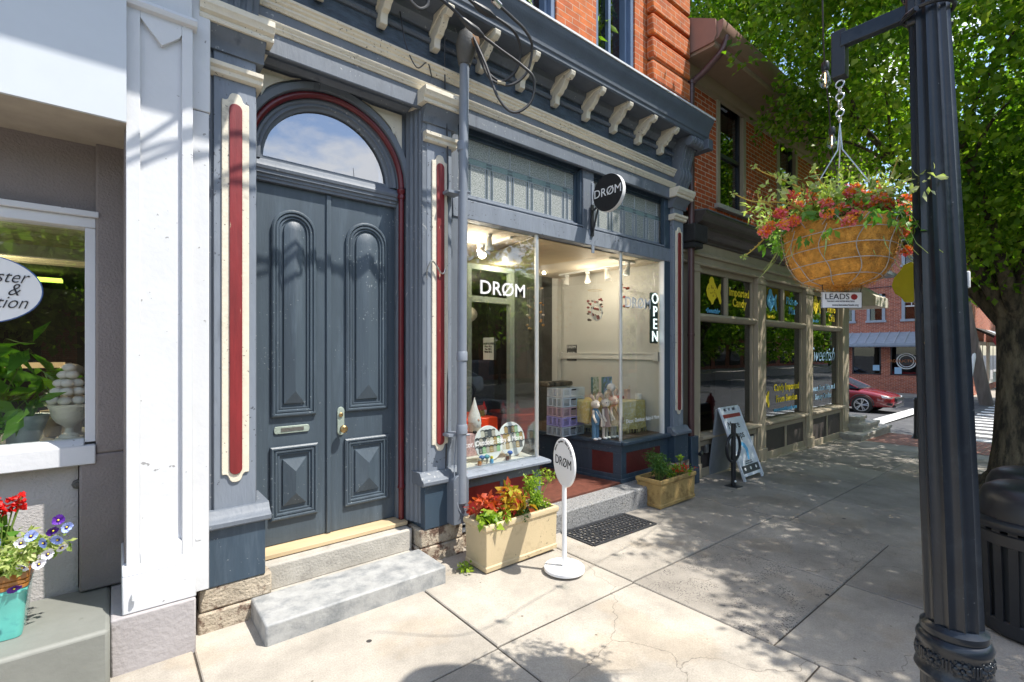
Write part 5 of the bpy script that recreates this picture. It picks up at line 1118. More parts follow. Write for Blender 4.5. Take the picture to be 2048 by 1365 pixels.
for i, ch in enumerate(s):
    if ch == ' ': continue
    a = R(90+62-124*i/(len(s)-1)); place = mt @ Matrix.Translation((.163*math.cos(a), -.0105, .163*math.sin(a))) @ Matrix.Rotation(-(a-R(90)), 4, 'Y')
    b = text_mb(ch, .026, depth=.002).xf(place)
    if i == 0: acc = MB()
    acc.add(b.v, b.f)
acc.build('rim_lettering', 'letter_black', dm, smooth=False)
# door mat of rubber rings
t = thing('rubber_door_mat', (3.75,3.03,0), 'black rubber ring-pattern door mat in front of the granite step', 'door mat')
b = MB(); mx0, mx1, my0, my1 = 3.275, 4.225, 2.81, 3.205; zz = lambda x: gz(x)+.006
def mb_bar(p, q, w):
    p = Vector(p); q = Vector(q); d = (q-p).normalized(); n_ = Vector((-d.y, d.x))*w/2
    pts = [p+n_, q+n_, q-n_, p-n_]
    b.add([(v.x,v.y,zz(v.x)) for v in pts]+[(v.x,v.y,zz(v.x)+.008) for v in pts], [(3,2,1,0),(4,5,6,7),(0,1,5,4),(1,2,6,5),(2,3,7,6),(3,0,4,7)])
for p, q in (((mx0,my0),(mx1,my0)),((mx1,my0),(mx1,my1)),((mx1,my1),(mx0,my1)),((mx0,my1),(mx0,my0))): mb_bar(p, q, .028)
rr = random.Random(5)
nx, ny = 17, 7
for i in range(nx):
    for j in range(ny):
        cx = mx0+.035+(mx1-mx0-.07)*(i+.5+.25*(j % 2)-.12)/nx; cy = my0+.03+(my1-my0-.06)*(j+.5)/ny; ro = .034*rr.choice((.75,1,1)); ri = ro*.62
        vs = []; n = 14
        for k in range(n):
            a = 2*math.pi*k/n
            for r_, h_ in ((ro,0),(ro,.008),(ri,.008),(ri,0)): vs.append((cx+r_*math.cos(a), cy+r_*math.sin(a), zz(cx)+h_+.0006*((i+j) % 3)))
        b.add(vs, [(k*4+m_, ((k+1) % n)*4+m_, ((k+1) % n)*4+m_+1, k*4+m_+1) for k in range(n) for m_ in range(3)])
b.build('ring_mesh', M('black_rubber', (.025,.027,.032), .5, var=.2), t, ang=50)
# turquoise pot on the ledge
t = thing('turquoise_pot', (-.47,3.47,.30), 'glazed turquoise square pot with an amber ribbed rim on the grey ledge', 'plant pot')
b = MB(); 
def sq(w, z, n=6, r=.03):
    h = w/2; pts = []
    for (sx_, sy_, a0) in ((1,-1,-90),(1,1,0),(-1,1,90),(-1,-1,180)):
        for k in range(n+1): a = R(a0+90*k/n); pts.append((-.47+sx_*(h-r)+r*math.cos(a), 3.47+sy_*(h-r)+r*math.sin(a), z))
    return pts
b.loops([sq(.20,.301), sq(.245,.303), sq(.255,.33), sq(.285,.52), sq(.287,.525), sq(.292,.528), sq(.292,.54), sq(.288,.545)], cap=False); b.build('pot_body', 'turq', t)
b = MB(); b.loops([sq(.288,.545), sq(.298,.549), sq(.298,.562), sq(.290,.566), sq(.300,.571), sq(.302,.585), sq(.294,.589), sq(.306,.594), sq(.310,.622), sq(.302,.628), sq(.285,.625), sq(.278,.58)], cap=True); b.build('pot_rim', 'amber', t)
rr = random.Random(21)
cs = [(-.44+rr.gauss(0,.11), 3.40+rr.gauss(0,.07), .68+rr.uniform(-.05,.07)) for _ in range(44)]
clump('yellow-green pansy foliage spilling over the turquoise pot', 'plant', 'pansy_foliage', 'leaf_cream', cs, .045, 26, .034, 41, zb=.60, smat='green_stem')
cs = [(-.50+rr.gauss(0,.05), 3.5+rr.gauss(0,.04), .83+rr.uniform(-.05,.03)) for _ in range(10)]
G['leaf_mid'] = leaf_mat('mid_green_leaves', [(.05,.14,.02),(.10,.24,.03),(.20,.36,.05)], .4)
clump('round mid-green geranium leaves at the back of the turquoise pot', 'plant', 'geranium_leaves', 'leaf_mid', cs, .05, 10, .075, 42, zb=.60, aspect=1.0)
cs = [(-.44+rr.gauss(0,.045), 3.48+rr.gauss(0,.03), .92+rr.uniform(-.02,.035)) for _ in range(13)]
clump('scarlet geranium flower head above the turquoise pot', 'flowers', 'geranium_flower', 'geranium', cs, .018, 22, .024, 43, zb=.62, aspect=.9)
def pansy(x, y, z, mat, lab, tilt=0):
    t = thing('pansy_flower', (x,y,z), lab, 'flower', None)
    rr_ = random.Random(int(x*9999)+int(z*777)); b = MB()
    for k in range(5):
        a = R(90+72*k+tilt); r_ = .019*rr_.uniform(.85,1.15); dx_, dz_ = math.cos(a), math.sin(a); px_, pz_ = -dz_, dx_
        o_ = len(b.v); b.v.append((0, .004+.001*k, 0)); b.mi += [0]*8
        for q in range(9):
            u = -1+q/4; e = r_*1.35*(1-.30*u*u)*rr_.uniform(.93,1.07); wv = .002*math.sin(q*2.4+k)
            b.v.append((dx_*e+px_*u*r_*.8, -.004-.001*k+wv, dz_*e+pz_*u*r_*.8))
        b.f += [(o_, o_+1+q, o_+2+q) for q in range(8)]
    m_ = Matrix.Translation((x,y,z)) @ Matrix.Rotation(R(rr_.uniform(-45,35)), 4, 'Z') @ Matrix.Rotation(R(rr_.uniform(-10,40)), 4, 'X')
    b.xf(m_); b.build('petals', mat, t, ang=80); MB().ball((0,-.004,0), .0045, 6).xf(m_).build('eye', 'letter_yellow', t)
    MB().ball((0,-.001,-.003), .0085, 8, (1,.45,1)).xf(m_).build('blotch', 'violet_dark' if 'violet_dark' in G else 'letter_black', t)
G['violet_dark'] = M('violet_dark_blotch', (.04,.01,.12), .6)
pv = M('violet_petals',(.09,.01,.28),.6); pb = M('periwinkle_petals',(.34,.42,.80),.6,var=.25,vscale=60); pw = M('white_pansy_petals',(.78,.78,.84),.6)
for x, y, z, m_, lb in ((-.36,3.235,.585,pv,'violet pansy hanging over the front rim of the turquoise pot'),(-.235,3.33,.80,pv,'violet pansy at the upper right of the pot'),(-.215,3.34,.845,pv,'small violet pansy bud topmost on the right'),
    (-.185,3.35,.80,pb,'pale blue pansy at the far right edge of the pot'),(-.265,3.30,.755,pb,'pale blue pansy left of the lower violet one'),(-.215,3.31,.755,pb,'pale blue pansy just below the violet ones'),(-.20,3.30,.715,pw,'white pansy low at the right edge'),
    (-.345,3.30,.775,pw,'white pansy in the middle of the foliage'),(-.31,3.30,.80,pb,'bluish white pansy above the middle white one'),(-.335,3.27,.665,pw,'white pansy near the pot rim'),(-.28,3.27,.665,pw,'white pansy drooping past the pot corner'),(-.25,3.29,.70,pw,'white pansy below the right cluster'),(-.43,3.3,.80,pb,'pale blue pansy at the left photo edge')):
    pansy(x, y, z, m_, lb, random.uniform(-30,30))
# little rosette on the low wall
o = MB().lathe([(0,-.002),(.030,0),(.026,.012),(.016,.016),(.012,.028),(0,.030)], (0,0,0), 8).xf(Matrix.Translation((-.16,3.798,.92)) @ Matrix.Rotation(R(90), 4, 'X')).build('wall_rosette', 'castiron', None); tag(o, 'small dark metal rosette fixed on the pale low wall', 'wall ornament')
# goods in the left shop window
t = thing('stone_urn', (-.20,4.02,1.141), 'cream pedestal urn heaped with white stones in the left window', 'urn')
MB().box(-.275,-.145,3.96,4.09,1.141,1.170).build('foot', 'cream', t, bevel=.004)
MB().lathe([(.050,.03),(.045,.045),(.022,.06),(.020,.09),(.034,.105),(.060,.125),(.082,.16),(.088,.20),(.100,.225),(.100,.235),(.088,.235),(0,.225)], (-.21,4.02,1.141), 28).build('bowl', 'cream', t)
rr = random.Random(3); k = 0; ws = M('white_egg_stones',(.70,.66,.60),.7,var=.1)
for lv, (nn_, rad, z) in enumerate(((7,.075,1.40),(6,.058,1.455),(5,.042,1.505),(3,.024,1.555),(1,0,1.60))):
    for i in range(nn_):
        a = 2*math.pi*i/max(1,nn_)+lv*.4
        o = MB().ball((-.21+rad*math.cos(a), 4.02+rad*math.sin(a), z), .030, 10, (1.15,1,.85)).build('white_stone', ws, None)
        tag(o, ['white stone in the bottom ring of the urn heap','white stone in the second ring of the urn heap','white stone in the third ring of the urn heap','white stone in the ring below the top of the urn heap','single white stone on top of the urn heap'][lv], 'stone', ['stones in the bottom ring','stones in the second ring','stones in the third ring','stones in the fourth ring','stone at the top'][lv])
t = thing('zinc_bucket', (-.44,4.10,1.141), 'tilted pale zinc bucket planter in the left window', 'bucket')
MB().lathe([(.070,0),(.098,.17),(.101,.175),(.094,.172),(.068,.02),(0,.02)], (-.42,4.10,1.141), 24, lean=(.12,0)).build('bucket', M('pale_zinc',(.40,.48,.50),.45,metal=.4,var=.15), t)
t = thing('lime_dish', (-.66,4.05,1.141), 'lime green dish with stones at the left photo edge', 'dish')
MB().lathe([(.06,0),(.10,.05),(.11,.09),(.10,.09),(0,.07)], (-.66,4.05,1.141), 20).build('dish', M('lime_glaze',(.35,.55,.02),.3), t)
cs = [(-.62+rr.gauss(0,.13), 4.12+rr.gauss(0,.08), 1.50+rr.uniform(-.15,.22)) for _ in range(26)]
clump('big-leaved green umbrella plant inside the left window', 'plant', 'umbrella_plant', 'leaf_mid', cs, .05, 7, .19, 44, zb=1.15, aspect=.36, droop=.5, flat=.3)
cs = [(-.30+rr.gauss(0,.03), 4.35+rr.gauss(0,.03), 1.46+rr.uniform(-.03,.05)) for _ in range(5)]
G['agave'] = leaf_mat('blue_grey_succulent', [(.10,.20,.18),(.22,.34,.30)], .2)
clump('blue-grey spiky succulent behind the white stones', 'plant', 'succulent', 'agave', cs, .03, 16, .10, 45, zb=1.3, aspect=.16, droop=-.3)
cs = [(-.50+rr.gauss(0,.02), 3.98, 1.28-.012*i) for i in range(12)]
clump('trailing string-of-pearls plant over the shelf edge', 'plant', 'trailing_succulent', 'leaf_mid', cs, .018, 14, .018, 46, zb=1.25, aspect=.9, stems=False)
t = thing('clay_pot', (-.31,4.38,1.141), 'small brown clay pot under the spiky succulent', 'plant pot')
MB().lathe([(.04,0),(.06,.14),(.062,.17),(.055,.17),(0,.15)], (-.31,4.38,1.141), 18).build('pot', 'wood_pale', t)
t = thing('stone_dog', (-.22,4.45,1.141), 'pale carved animal head ornament behind the white stones', 'ornament')
b = MB(); b.ball((-.22,4.45,1.56), .07, 12, (1,1,.8)); b.ball((-.26,4.40,1.54), .03, 8); b.lathe([(.05,0),(.06,.38)], (-.22,4.45,1.141), 14); b.build('figure', 'beige_fabric', t)
# ================================================================ brick candy shop next door
TB = thing('brick_candy_shop', (9.5, 3.62, -.15), 'red brick building with tan wooden shop front and dark cornice next to the blue storefront', 'building')
YW = 3.62
UW = [(7.02, 7.98), (9.22, 10.15), (11.42, 12.35)]
b = MB(); xs = [5.93] + [q for w_ in UW for q in w_] + [13.02]
for x0, x1 in zip(xs[::2], xs[1::2]): b.box(x0, x1, YW, YW+.3, 3.60, 5.75)
for x0, x1 in UW: b.box(x0, x1, YW, YW+.3, 3.60, 3.86)
b.box(12.72, 13.02, YW+.3, 12, 3.60, 5.75)
b.build('brick_wall', 'brick_red', TB, smooth=False)
MB().box(5.93, 13.0, 11.9, 12, -.3, 5.7).box(5.93, 13.0, 3.95, 12, 2.95, 3.0).build('carcass', 'shop_dark', TB, smooth=False)
for i, (x0, x1) in enumerate(UW):
    f = MB().box(x0, x0+.10, YW-.02, YW+.12, 3.93, 5.60).box(x1-.10, x1, YW-.02, YW+.12, 3.93, 5.60).box(x0, x1, YW-.02, YW+.12, 5.60, 5.70).build('upper_window', 'tan', TB, bevel=.004)
    MB().box(x0+.10, x1-.10, YW+.04, YW+.09, 4.72, 4.78).box(x0+.10, x0+.14, YW+.04, YW+.09, 3.93, 5.6).box(x1-.14, x1-.10, YW+.04, YW+.09, 3.93, 5.6).build('sash', 'black', f)
    MB().box(x0+.10, x1-.10, YW+.07, YW+.075, 3.93, 5.60).build('window_pane', 'glass_dark', f, smooth=False)
    MB().box(x0-.05, x1+.05, YW-.07, YW+.12, 3.86, 3.93).build('window_ledge', 'step_stone', f, bevel=.005)
    MB().box(x0, x1, YW+.28, YW+.30, 3.86, 5.7).build('dark_backing', 'shop_dark', f, smooth=False)  # dark sheet closing the opening behind the pane
# eave
MB().ex([(YW+.2,5.66),(3.12,5.66),(3.10,5.68),(3.10,5.72),(3.16,5.74),(3.55,5.76),(YW+.2,5.76)], 5.98, 13.25).build('soffit', 'eave_tan', TB)
MB().ex([(YW,5.50),(YW-.04,5.52),(YW-.05,5.56),(YW-.10,5.60),(YW-.12,5.66),(YW,5.66)], 5.98, 13.0).build('eave_moulding', 'eave_tan', TB)
MB().ex([(3.10,5.72),(3.05,5.74),(3.00,5.82),(2.98,5.92),(2.99,5.95),(3.08,5.95),(3.12,5.76)], 5.98, 13.30).build('gutter', 'eave_pink', TB, bevel=.004)
MB().ex([(3.62,5.70),(3.10,5.70),(3.06,5.78),(3.08,5.98),(3.62,6.28)], 5.95, 5.98).build('eave_end_board', 'eave_pink', TB)
b = MB().ex([(3.06,5.93),(3.08,5.96),(8.0,8.3),(8.0,8.2)], 5.98, 13.3)
for i in range(17): b.ex([(3.09,5.96),(3.09,5.99),(8.0,8.33),(8.0,8.30)], 6.0+.45*i, 6.02+.45*i)
b.build('roof', 'roof_red', TB)
# downpipe
dp = MB().tube(smooth_path([(6.14,3.02,5.80),(6.13,3.05,5.68),(6.11,3.12,5.58),(6.09,3.32,5.44),(6.07,3.45,5.36),(6.06,3.475,5.22),(6.06,3.475,3.6),(6.06,3.475,.55)], 6), .044, 14).build('downpipe', 'pipe_brown', TB)
b = MB()
for z in (5.22, 5.34, 1.9): b.lathe([(.045,z),(.050,z+.004),(.050,z+.04),(.045,z+.044)], (6.06,3.475,0), 14)
b.build('pipe_collar', 'pipe_brown', dp)
MB().box(5.965,6.17,3.41,3.60,-.10,.13).box(5.975,6.16,3.42,3.60,.13,.545).build('pipe_boot', 'navy', dp, bevel=.008)
MB().tube([(6.20,3.40,.32),(6.12,3.38,.30)], .025, 8).build('outlet_elbow', 'black', dp)
MB().box(5.96,6.30,3.36,3.62,3.18,3.42).box(5.98,6.22,3.38,3.60,3.10,3.18).build('netting', M('black_netting', (.02,.02,.02), .9, bump=1, bscale=60), dp, bevel=.02)
# dark cornice and tan frieze
MB().ex([(YW+.1,3.26),(3.56,3.26),(3.55,3.29),(3.50,3.31),(3.48,3.36),(3.42,3.40),(3.41,3.44),(3.34,3.47),(3.33,3.52),(3.29,3.56),(3.29,3.60),(YW+.1,3.66)], 6.10, 13.1).build('dark_cornice', 'dark_cornice', TB, bevel=.003)
MB().ex([(YW+.1,3.66),(3.28,3.602),(3.28,3.615),(YW+.1,3.675)], 6.10, 13.12).build('cornice_flashing', 'slate', TB)
MB().box(6.0,13.05,3.58,3.75,2.93,3.262).build('shop_fascia', 'tan', TB, bevel=.003)
MB().ex([(3.58,3.06),(3.545,3.065),(3.54,3.10),(3.555,3.11),(3.56,3.13),(3.58,3.14)], 6.0, 13.05).ex([(3.58,2.93),(3.55,2.935),(3.545,2.96),(3.58,2.98)], 6.0, 13.05).build('fascia_moulding', 'tan', TB, bevel=.002)
PO = [(6.18, 6.44), (8.30, 8.62), (10.45, 10.80), (12.62, 13.05)]
for x0, x1 in PO:
    p = MB().box(x0, x1, 3.55, 3.78, -.34, 2.93).build('shop_post', 'tan', TB, bevel=.005)
    MB().box(x0-.02, x1+.02, 3.535, 3.60, 2.83, 2.88).box(x0+.07, x1-.07, 3.543, 3.55, .10, 2.72).box(x0-.015, x1+.015, 3.53, 3.60, gz(x0)-.05, gz(x0)+.20).build('post_moulding', 'tan', p, bevel=.003)
for k, ((_, x0), (x1, _2)) in enumerate(zip(PO, PO[1:])):
    xm = (x0+x1)/2-.03
    f = MB().box(x0,x1,3.62,3.72,2.85,2.93).box(x0,x1,3.60,3.72,2.14,2.25).box(x0,x0+.06,3.62,3.72,.52,2.85).box(x1-.06,x1,3.62,3.72,.52,2.85).box(xm,xm+.07,3.62,3.72,2.25,2.85).build('bay_window', 'tan', TB, bevel=.004)
    MB().ex([(3.60,2.25),(3.57,2.24),(3.555,2.21),(3.57,2.18),(3.585,2.15),(3.60,2.14)], x0, x1).build('mid_rail_moulding', 'tan', f, bevel=.002)
    MB().ex([(3.72,.50),(3.50,.485),(3.49,.475),(3.49,.445),(3.51,.44),(3.53,.42),(3.58,.41),(3.72,.41)], x0-.02, x1+.02).build('bay_sill', 'tan', f, bevel=.003)
    MB().box(x0+.06,xm,3.660,3.666,2.25,2.85).box(xm+.07,x1-.06,3.660,3.666,2.25,2.85).build('upper_pane', 'glass_dark', f, smooth=False)
    MB().box(x0+.06,x1-.06,3.660,3.666,.52,2.14).build('lower_pane', 'glass_dark', f, smooth=False)
    MB().box(x0,x1,3.60,3.72,-.34,.41).build('stall_riser', 'tan_dark', f)
    r_ = MB().box(x0,x1,3.575,3.60,.33,.41).box(x0,x1,3.575,3.60,gz(x1)-.1,gz(x1)+.16)
    for xx in (x0, xm, x1-.06): r_.box(xx,xx+.06,3.578,3.60,-.30,.33)
    r_.build('riser_rail', 'tan', f, bevel=.003)
    r_ = MB().box(x0-.05,x1+.05,3.53,3.62,-.45,gz(x1)+.04); r_.build('base_board', 'tan', f, bevel=.004)
    MB().box(x0,x1,3.72,4.5,.44,.50).build('display_ledge', 'shop_floor', f)
MB().box(8.02,8.16,3.565,3.575,.03,.30).build('wall_vent', 'white_plastic', TB)
MB().box(6.62,6.70,3.56,3.60,.22,.34).build('outlet_cover', 'steel', TB, bevel=.004)
b = MB().box(6.0,13.0,8.0,8.05,-.3,2.95).box(6.0,13.0,4.5,8.0,-.3,-.05).box(12.9,13.0,3.9,8,-.3,2.95); b.build('interior_wall', 'shop_dark', TB, smooth=False)
# pastel shelving inside
for i, (x, c) in enumerate(((7.2,(.12,.12,.12)),(9.3,(.14,.11,.10)),(11.4,(.10,.12,.12)))):
    t = thing('candy_shelf_unit', (x+.5,5.6,-.05), ['dim candy shelf unit behind the first bay','dim candy shelf unit behind the middle bay','dim candy shelf unit behind the corner bay'][i], 'shelf')
    MB().box(x,x+1.1,5.5,5.9,-.05,1.7).build('carcass', M('shelf_brown',c,.8), t)
    for z in (.3,.75,1.2): MB().box(x+.02,x+1.08,5.46,5.5,z,z+.05).build('shelf', 'wood_pale', t)
# ---- window decals
def fish(x, z, s, mat, y=3.656, flip=1, lab='', tail2='tan', outline='letter_yellow'):
    o = [( -.50,.02),(-.46,.14),(-.38,.24),(-.30,.29),(-.30,.40),(-.22,.50),(-.10,.52),(.0,.46),(.04,.34),(.16,.20),(.26,.10),(.34,.22),(.44,.32),(.52,.30),(.50,.14),(.46,.02),(.50,-.14),(.54,-.28),(.50,-.40),(.42,-.38),(.32,-.22),(.24,-.14),(.10,-.24),(.02,-.30),(-.04,-.42),(-.14,-.44),(-.20,-.34),(-.32,-.28),(-.44,-.16)]
    t = MB().ey([(x+flip*a*s, z+b_*s) for a, b_ in o], y-.002, y).build('fish_decal', mat, None, smooth=False); tag(t, lab, 'window decal')
    d = MB(); rr = random.Random(int(x*10))
    for i in range(16):
        a, b_ = rr.uniform(-.22,.18), rr.uniform(-.18,.22); d.tube([(x+flip*(a+.022*math.cos(R(q)))*s, y-.003, z+(b_+.022*math.sin(R(q)))*s) for q in range(0,360,45)], .012*s, 4)
    d.ey([(x+flip*(-.34+.03*math.cos(R(q)))*s, z+(.10+.03*math.sin(R(q)))*s) for q in range(0,360,45)], y-.004, y-.002)
    d.build('scale_marks', M('decal_shade_'+t.name, tail2, .6), t, smooth=False); return t
fish(7.02,2.60,.44,'letter_yellow',lab='yellow fish decal in the first upper pane',tail2=(.55,.36,.02))
fish(9.10,2.60,.42,'letter_blue',lab='blue fish decal in the middle bay upper pane',tail2=(.05,.25,.50))
fish(11.32,2.66,.42,'letter_yellow',lab='yellow fish decal in the corner bay upper pane',tail2=(.55,.36,.02))
fish(8.78,.86,.42,'letter_yellow',lab='yellow fish decal low in the middle bay',tail2=(.55,.36,.02))
def wt(s, size, x, z, mat, lab, sx=1, shear=0, bold=.004):
    o = text(s, size, (x, 3.655, z), mat, None, name='window_lettering', depth=.002, bold=bold, sx=sx, shear=shear); tag(o, lab, 'lettering')
wt('•Sweetish•',.10,7.0,2.31,'letter_blue','small blue Sweetish lettering under the first yellow fish')
wt('Imported\nCandy',.185,7.86,2.56,'letter_yellow','yellow Imported Candy lettering in the first bay')
wt('•Sweetish•',.085,9.08,2.32,'letter_yellow','small yellow Sweetish lettering under the blue fish')
wt('Pick-n-\nMix',.20,10.02,2.56,'letter_blue','blue Pick-n-Mix lettering in the middle bay')
wt('•Sweetish•',.085,11.25,2.33,'letter_blue','small blue Sweetish lettering in the corner bay')
wt('Micro\nCafé',.21,12.22,2.52,'letter_yellow','yellow Micro Café lettering in the corner bay')
wt('Candy Imported',.175,9.78,1.03,'letter_yellow','yellow Candy Imported line low in the middle bay')
wt('From Sweden',.175,9.78,.82,'letter_yellow','yellow From Sweden line low in the middle bay')
wt('www.sweetishcandy.com',.105,9.72,.63,'letter_blue','blue web address line in the middle bay')
wt('Sweetish',.42,11.65,1.62,'letter_pale','large pale script Sweetish lettering in the corner bay',shear=.45,bold=-.003)
wt('Sweet, Sour, Salty, and',.155,11.72,.92,'letter_pale','pale blue line reading Sweet, Sour, Salty, and')
wt('Savory Candies',.155,11.72,.74,'letter_pale','pale blue line reading Savory Candies')
# corner canopy and steps
t = thing('corner_canopy', (13.4,3.5,2.9), 'cream fabric canopy over the corner entrance of the candy shop', 'canopy')
MB().add([(13.05,3.05,2.72),(14.1,3.05,2.72),(14.1,5.0,2.72),(13.05,5.0,2.72),(13.05,3.05,2.93),(14.1,3.05,2.93),(14.1,5.0,2.93),(13.05,5.0,2.93),(13.05,3.6,3.42),(13.05,5.0,3.42)], [(0,1,5,4),(1,2,6,5),(4,5,6,9,8),(4,8,9,7,3,0),(0,3,2,1),(2,3,7,9,6)]).build('fabric', M('cream_canvas',(.55,.50,.42),.9), t)
MB().box(13.02,14.3,2.9,5.2,3.45,3.52).box(13.02,14.2,3.0,5.2,3.52,3.60).build('cornice_return', 'slate', t)
for i, (x0, x1, y0, zt_) in enumerate(((12.46,14.9,3.14,-.12),(12.95,14.25,3.24,.04),(13.06,13.6,3.34,.20))):
    o = MB().box(x0,x1,y0,6,zt_-.07,zt_).box(x0+.03,x1-.03,y0+.03,6,-.5,zt_-.071).build('corner_stone_step', 'step_stone', None, bevel=.008); tag(o, ['lowest and widest stone step at the candy shop corner','middle stone step at the candy shop corner','top stone step at the candy shop corner'][i], 'step')
# hanging fish sign on the corner post
t = thing('hanging_fish_sign', (12.7,3.55,3.1), 'big yellow fish-shaped sign hanging over the corner, partly behind the lamp post', 'sign')
sh = [(-.5,.0),(-.44,.2),(-.30,.34),(-.20,.50),(.0,.56),(.12,.44),(.12,.32),(.30,.22),(.46,.30),(.62,.34),(.66,.2),(.60,0),(.66,-.24),(.62,-.36),(.44,-.28),(.30,-.2),(.10,-.30),(.02,-.46),(-.18,-.44),(-.26,-.32),(-.42,-.2)]
MB().ex([(2.34-a*.66, 3.08+b_*.82) for a, b_ in sh], 12.60, 12.66).build('sign_board', 'letter_yellow', t, bevel=.008)
MB().tube([(12.63,2.30,3.5),(12.63,2.30,3.85)], .008, 6).tube([(12.63,1.95,3.86),(12.63,3.62,3.86)], .018, 8).build('bracket', 'black', t)
# A-frame sign
t = thing('a_frame_sign', (7.0,3.25,-.12), 'white plastic A-frame board reading More shops beside the black bike rack', 'sign')
AX0, AX1 = 6.74, 7.34
def aplane(u, v, off=0): # u 0..1 across, v 0..1 up the front leaf
    y0, z0, y1, z1 = 3.055, gz(7)-.0, 3.42, .885
    ny, nz = (z1-z0), -(y1-y0); l = math.hypot(ny, nz)
    return (AX0+(AX1-AX0)*u-.04*v, y0+(y1-y0)*v-off*ny/l, z0+(z1-z0)*v-off*nz/l)
def aquad(b, u0, u1, v0, v1, o0, o1):
    vs = [aplane(u, v, o) for o in (o0, o1) for u, v in ((u0,v0),(u1,v0),(u1,v1),(u0,v1))]
    b.add(vs, [(3,2,1,0),(4,5,6,7),(0,1,5,4),(1,2,6,5),(2,3,7,6),(3,0,4,7)])
wp = M('pale_blue_white_plastic',(.62,.66,.72),.45)
b = MB(); aquad(b,0,1,.06,.94,-.02,0); aquad(b,0,.09,0,.07,-.02,0); aquad(b,.91,1,0,.07,-.02,0)
for u0, u1 in ((0,.20),(.36,.44),(.55,.63),(.80,1)): aquad(b,u0,u1,.93,1.0,-.02,0)
aquad(b,0,1,.975,1.0,-.02,.001)
aquad(b,0,.05,.02,.98,0,.012); aquad(b,.95,1,.02,.98,0,.012)
b.build('front_leaf', wp, t, bevel=.004)
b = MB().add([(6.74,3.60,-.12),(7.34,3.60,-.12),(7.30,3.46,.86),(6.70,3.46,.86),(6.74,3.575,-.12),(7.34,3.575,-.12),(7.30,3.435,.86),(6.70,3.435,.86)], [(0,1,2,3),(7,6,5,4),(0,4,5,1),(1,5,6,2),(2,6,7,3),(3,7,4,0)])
b.build('back_leaf', M('shade_darkened_plastic',(.25,.27,.30),.5), t)  # white board's rear leaf, its shade put into a darker colour
b = MB(); aquad(b,.06,.94,.845,.895,.0,.0018); b.build('red_band', 'red_panel', t, smooth=False)
b = MB(); aquad(b,.06,.94,.10,.20,.0,.0018); b.build('dark_band', M('dark_grey_print',(.05,.055,.06),.6), t, smooth=False)
b = MB(); vs = [aplane(u,v,.002) for u,v in ((.44,.52),(.62,.48),(.70,.40),(.60,.26),(.52,.26),(.56,.40),(.44,.47))]; b.add(vs,[tuple(range(7))]); b.build('blue_hand_print', 'letter_blue', t, smooth=False)
o0 = Vector(aplane(0,0)); ux = (Vector(aplane(1,0))-o0); uz = (Vector(aplane(0,1))-o0); un = Vector((0,-1,0))
def on_leaf(txt, size, u, v, mat='letter_black', **kw):
    c = Vector(aplane(u, v, .003)); X_ = ux.normalized(); Z_ = uz.normalized(); Y_ = Z_.cross(X_)
    m = Matrix(((X_.x,Y_.x,Z_.x,c.x),(X_.y,Y_.y,Z_.y,c.y),(X_.z,Y_.z,Z_.z,c.z),(0,0,0,1)))
    place_text(txt, size, m, mat, t, name='lettering', depth=.0015, **kw)
on_leaf('More', .155, .43, .74); on_leaf('shops', .155, .47, .60)
on_leaf('Lancaster City\nmore to explore', .032, .52, .235)
for u in (.22,.5,.78): on_leaf('●', .06, u, .15, 'letter_white')
# bike rack
t = thing('bike_rack', (6.385,3.05,-.11), 'black post bike rack with a steel hoop in front of the A-frame sign', 'bike rack')
MB().tube([(6.385,3.05,-.10),(6.385,3.05,.735)], .031, 18).build('post', 'black', t, bevel=.004)
MB().ring((6.385,3.05,.41), .185, .019, 'y', 36, 10).build('hoop', 'black', t)
MB().box(6.30,6.47,2.965,3.135,-.112,-.100).build('base_plate', 'black', t, bevel=.003)
MB().ball((6.375,3.018,-.035), .016, 10).build('reflector', 'white_gloss', t)
# fire hydrant by the kerb (seen mirrored in the shop window)
t = thing('fire_hydrant', (13.4,.25,gz(13.4)), 'red fire hydrant at the kerb mirrored in the first candy shop window', 'hydrant')
z = gz(13.4)
MB().lathe([(.14,0),(.14,.03),(.10,.04),(.10,.50),(.13,.51),(.13,.55),(.10,.56),(.09,.64),(.05,.70),(.03,.71),(.03,.76),(0,.77)], (13.4,.25,z), 20).build('barrel', 'red', t)
MB().tube([(13.22,.25,z+.42),(13.58,.25,z+.42)], .05, 12).tube([(13.4,.05,z+.36),(13.4,.25,z+.36)], .065, 12).build('outlet_caps', 'red', t)

# ================================================================ lamp post, bracket and hanging basket
LX, LY = 2.56, .345
t = thing('lamp_post', (LX,LY,0), 'dark blue-black fluted cast street lamp post with a rosette collar in the right foreground', 'street lamp')
ln = (-.030, .026)
fl = lambda a: 1-.13*abs(math.sin(a*6))**.85
MB().lathe([(.090,.60),(.088,1.2),(.080,2.0),(.066,2.85),(.062,3.12)], (LX-ln[0]*.6,LY-ln[1]*.6,0), 192, flute=fl, lean=ln).build('shaft', 'lamp', t, ang=60)
MB().lathe([(.0925,.575),(.101,.582),(.106,.595),(.104,.612),(.094,.622),(.088,.63)], (LX,LY,0), 64).build('collar_ring', 'lamp', t)
MB().lathe([(.100,.42),(.118,.425),(.123,.437),(.119,.450),(.112,.462),(.111,.535),(.116,.545),(.118,.560),(.112,.574),(.104,.582),(.0925,.590)], (LX,LY,0), 64).build('collar', 'lamp', t)
MB().lathe([(.20,-.02),(.20,.06),(.19,.08),(.165,.10),(.150,.13),(.118,.16),(.104,.20),(.104,.42)], (LX,LY,0), 160, flute=lambda a: 1-.04*abs(math.sin(a*8))**.6).build('base', 'lamp', t, ang=60)
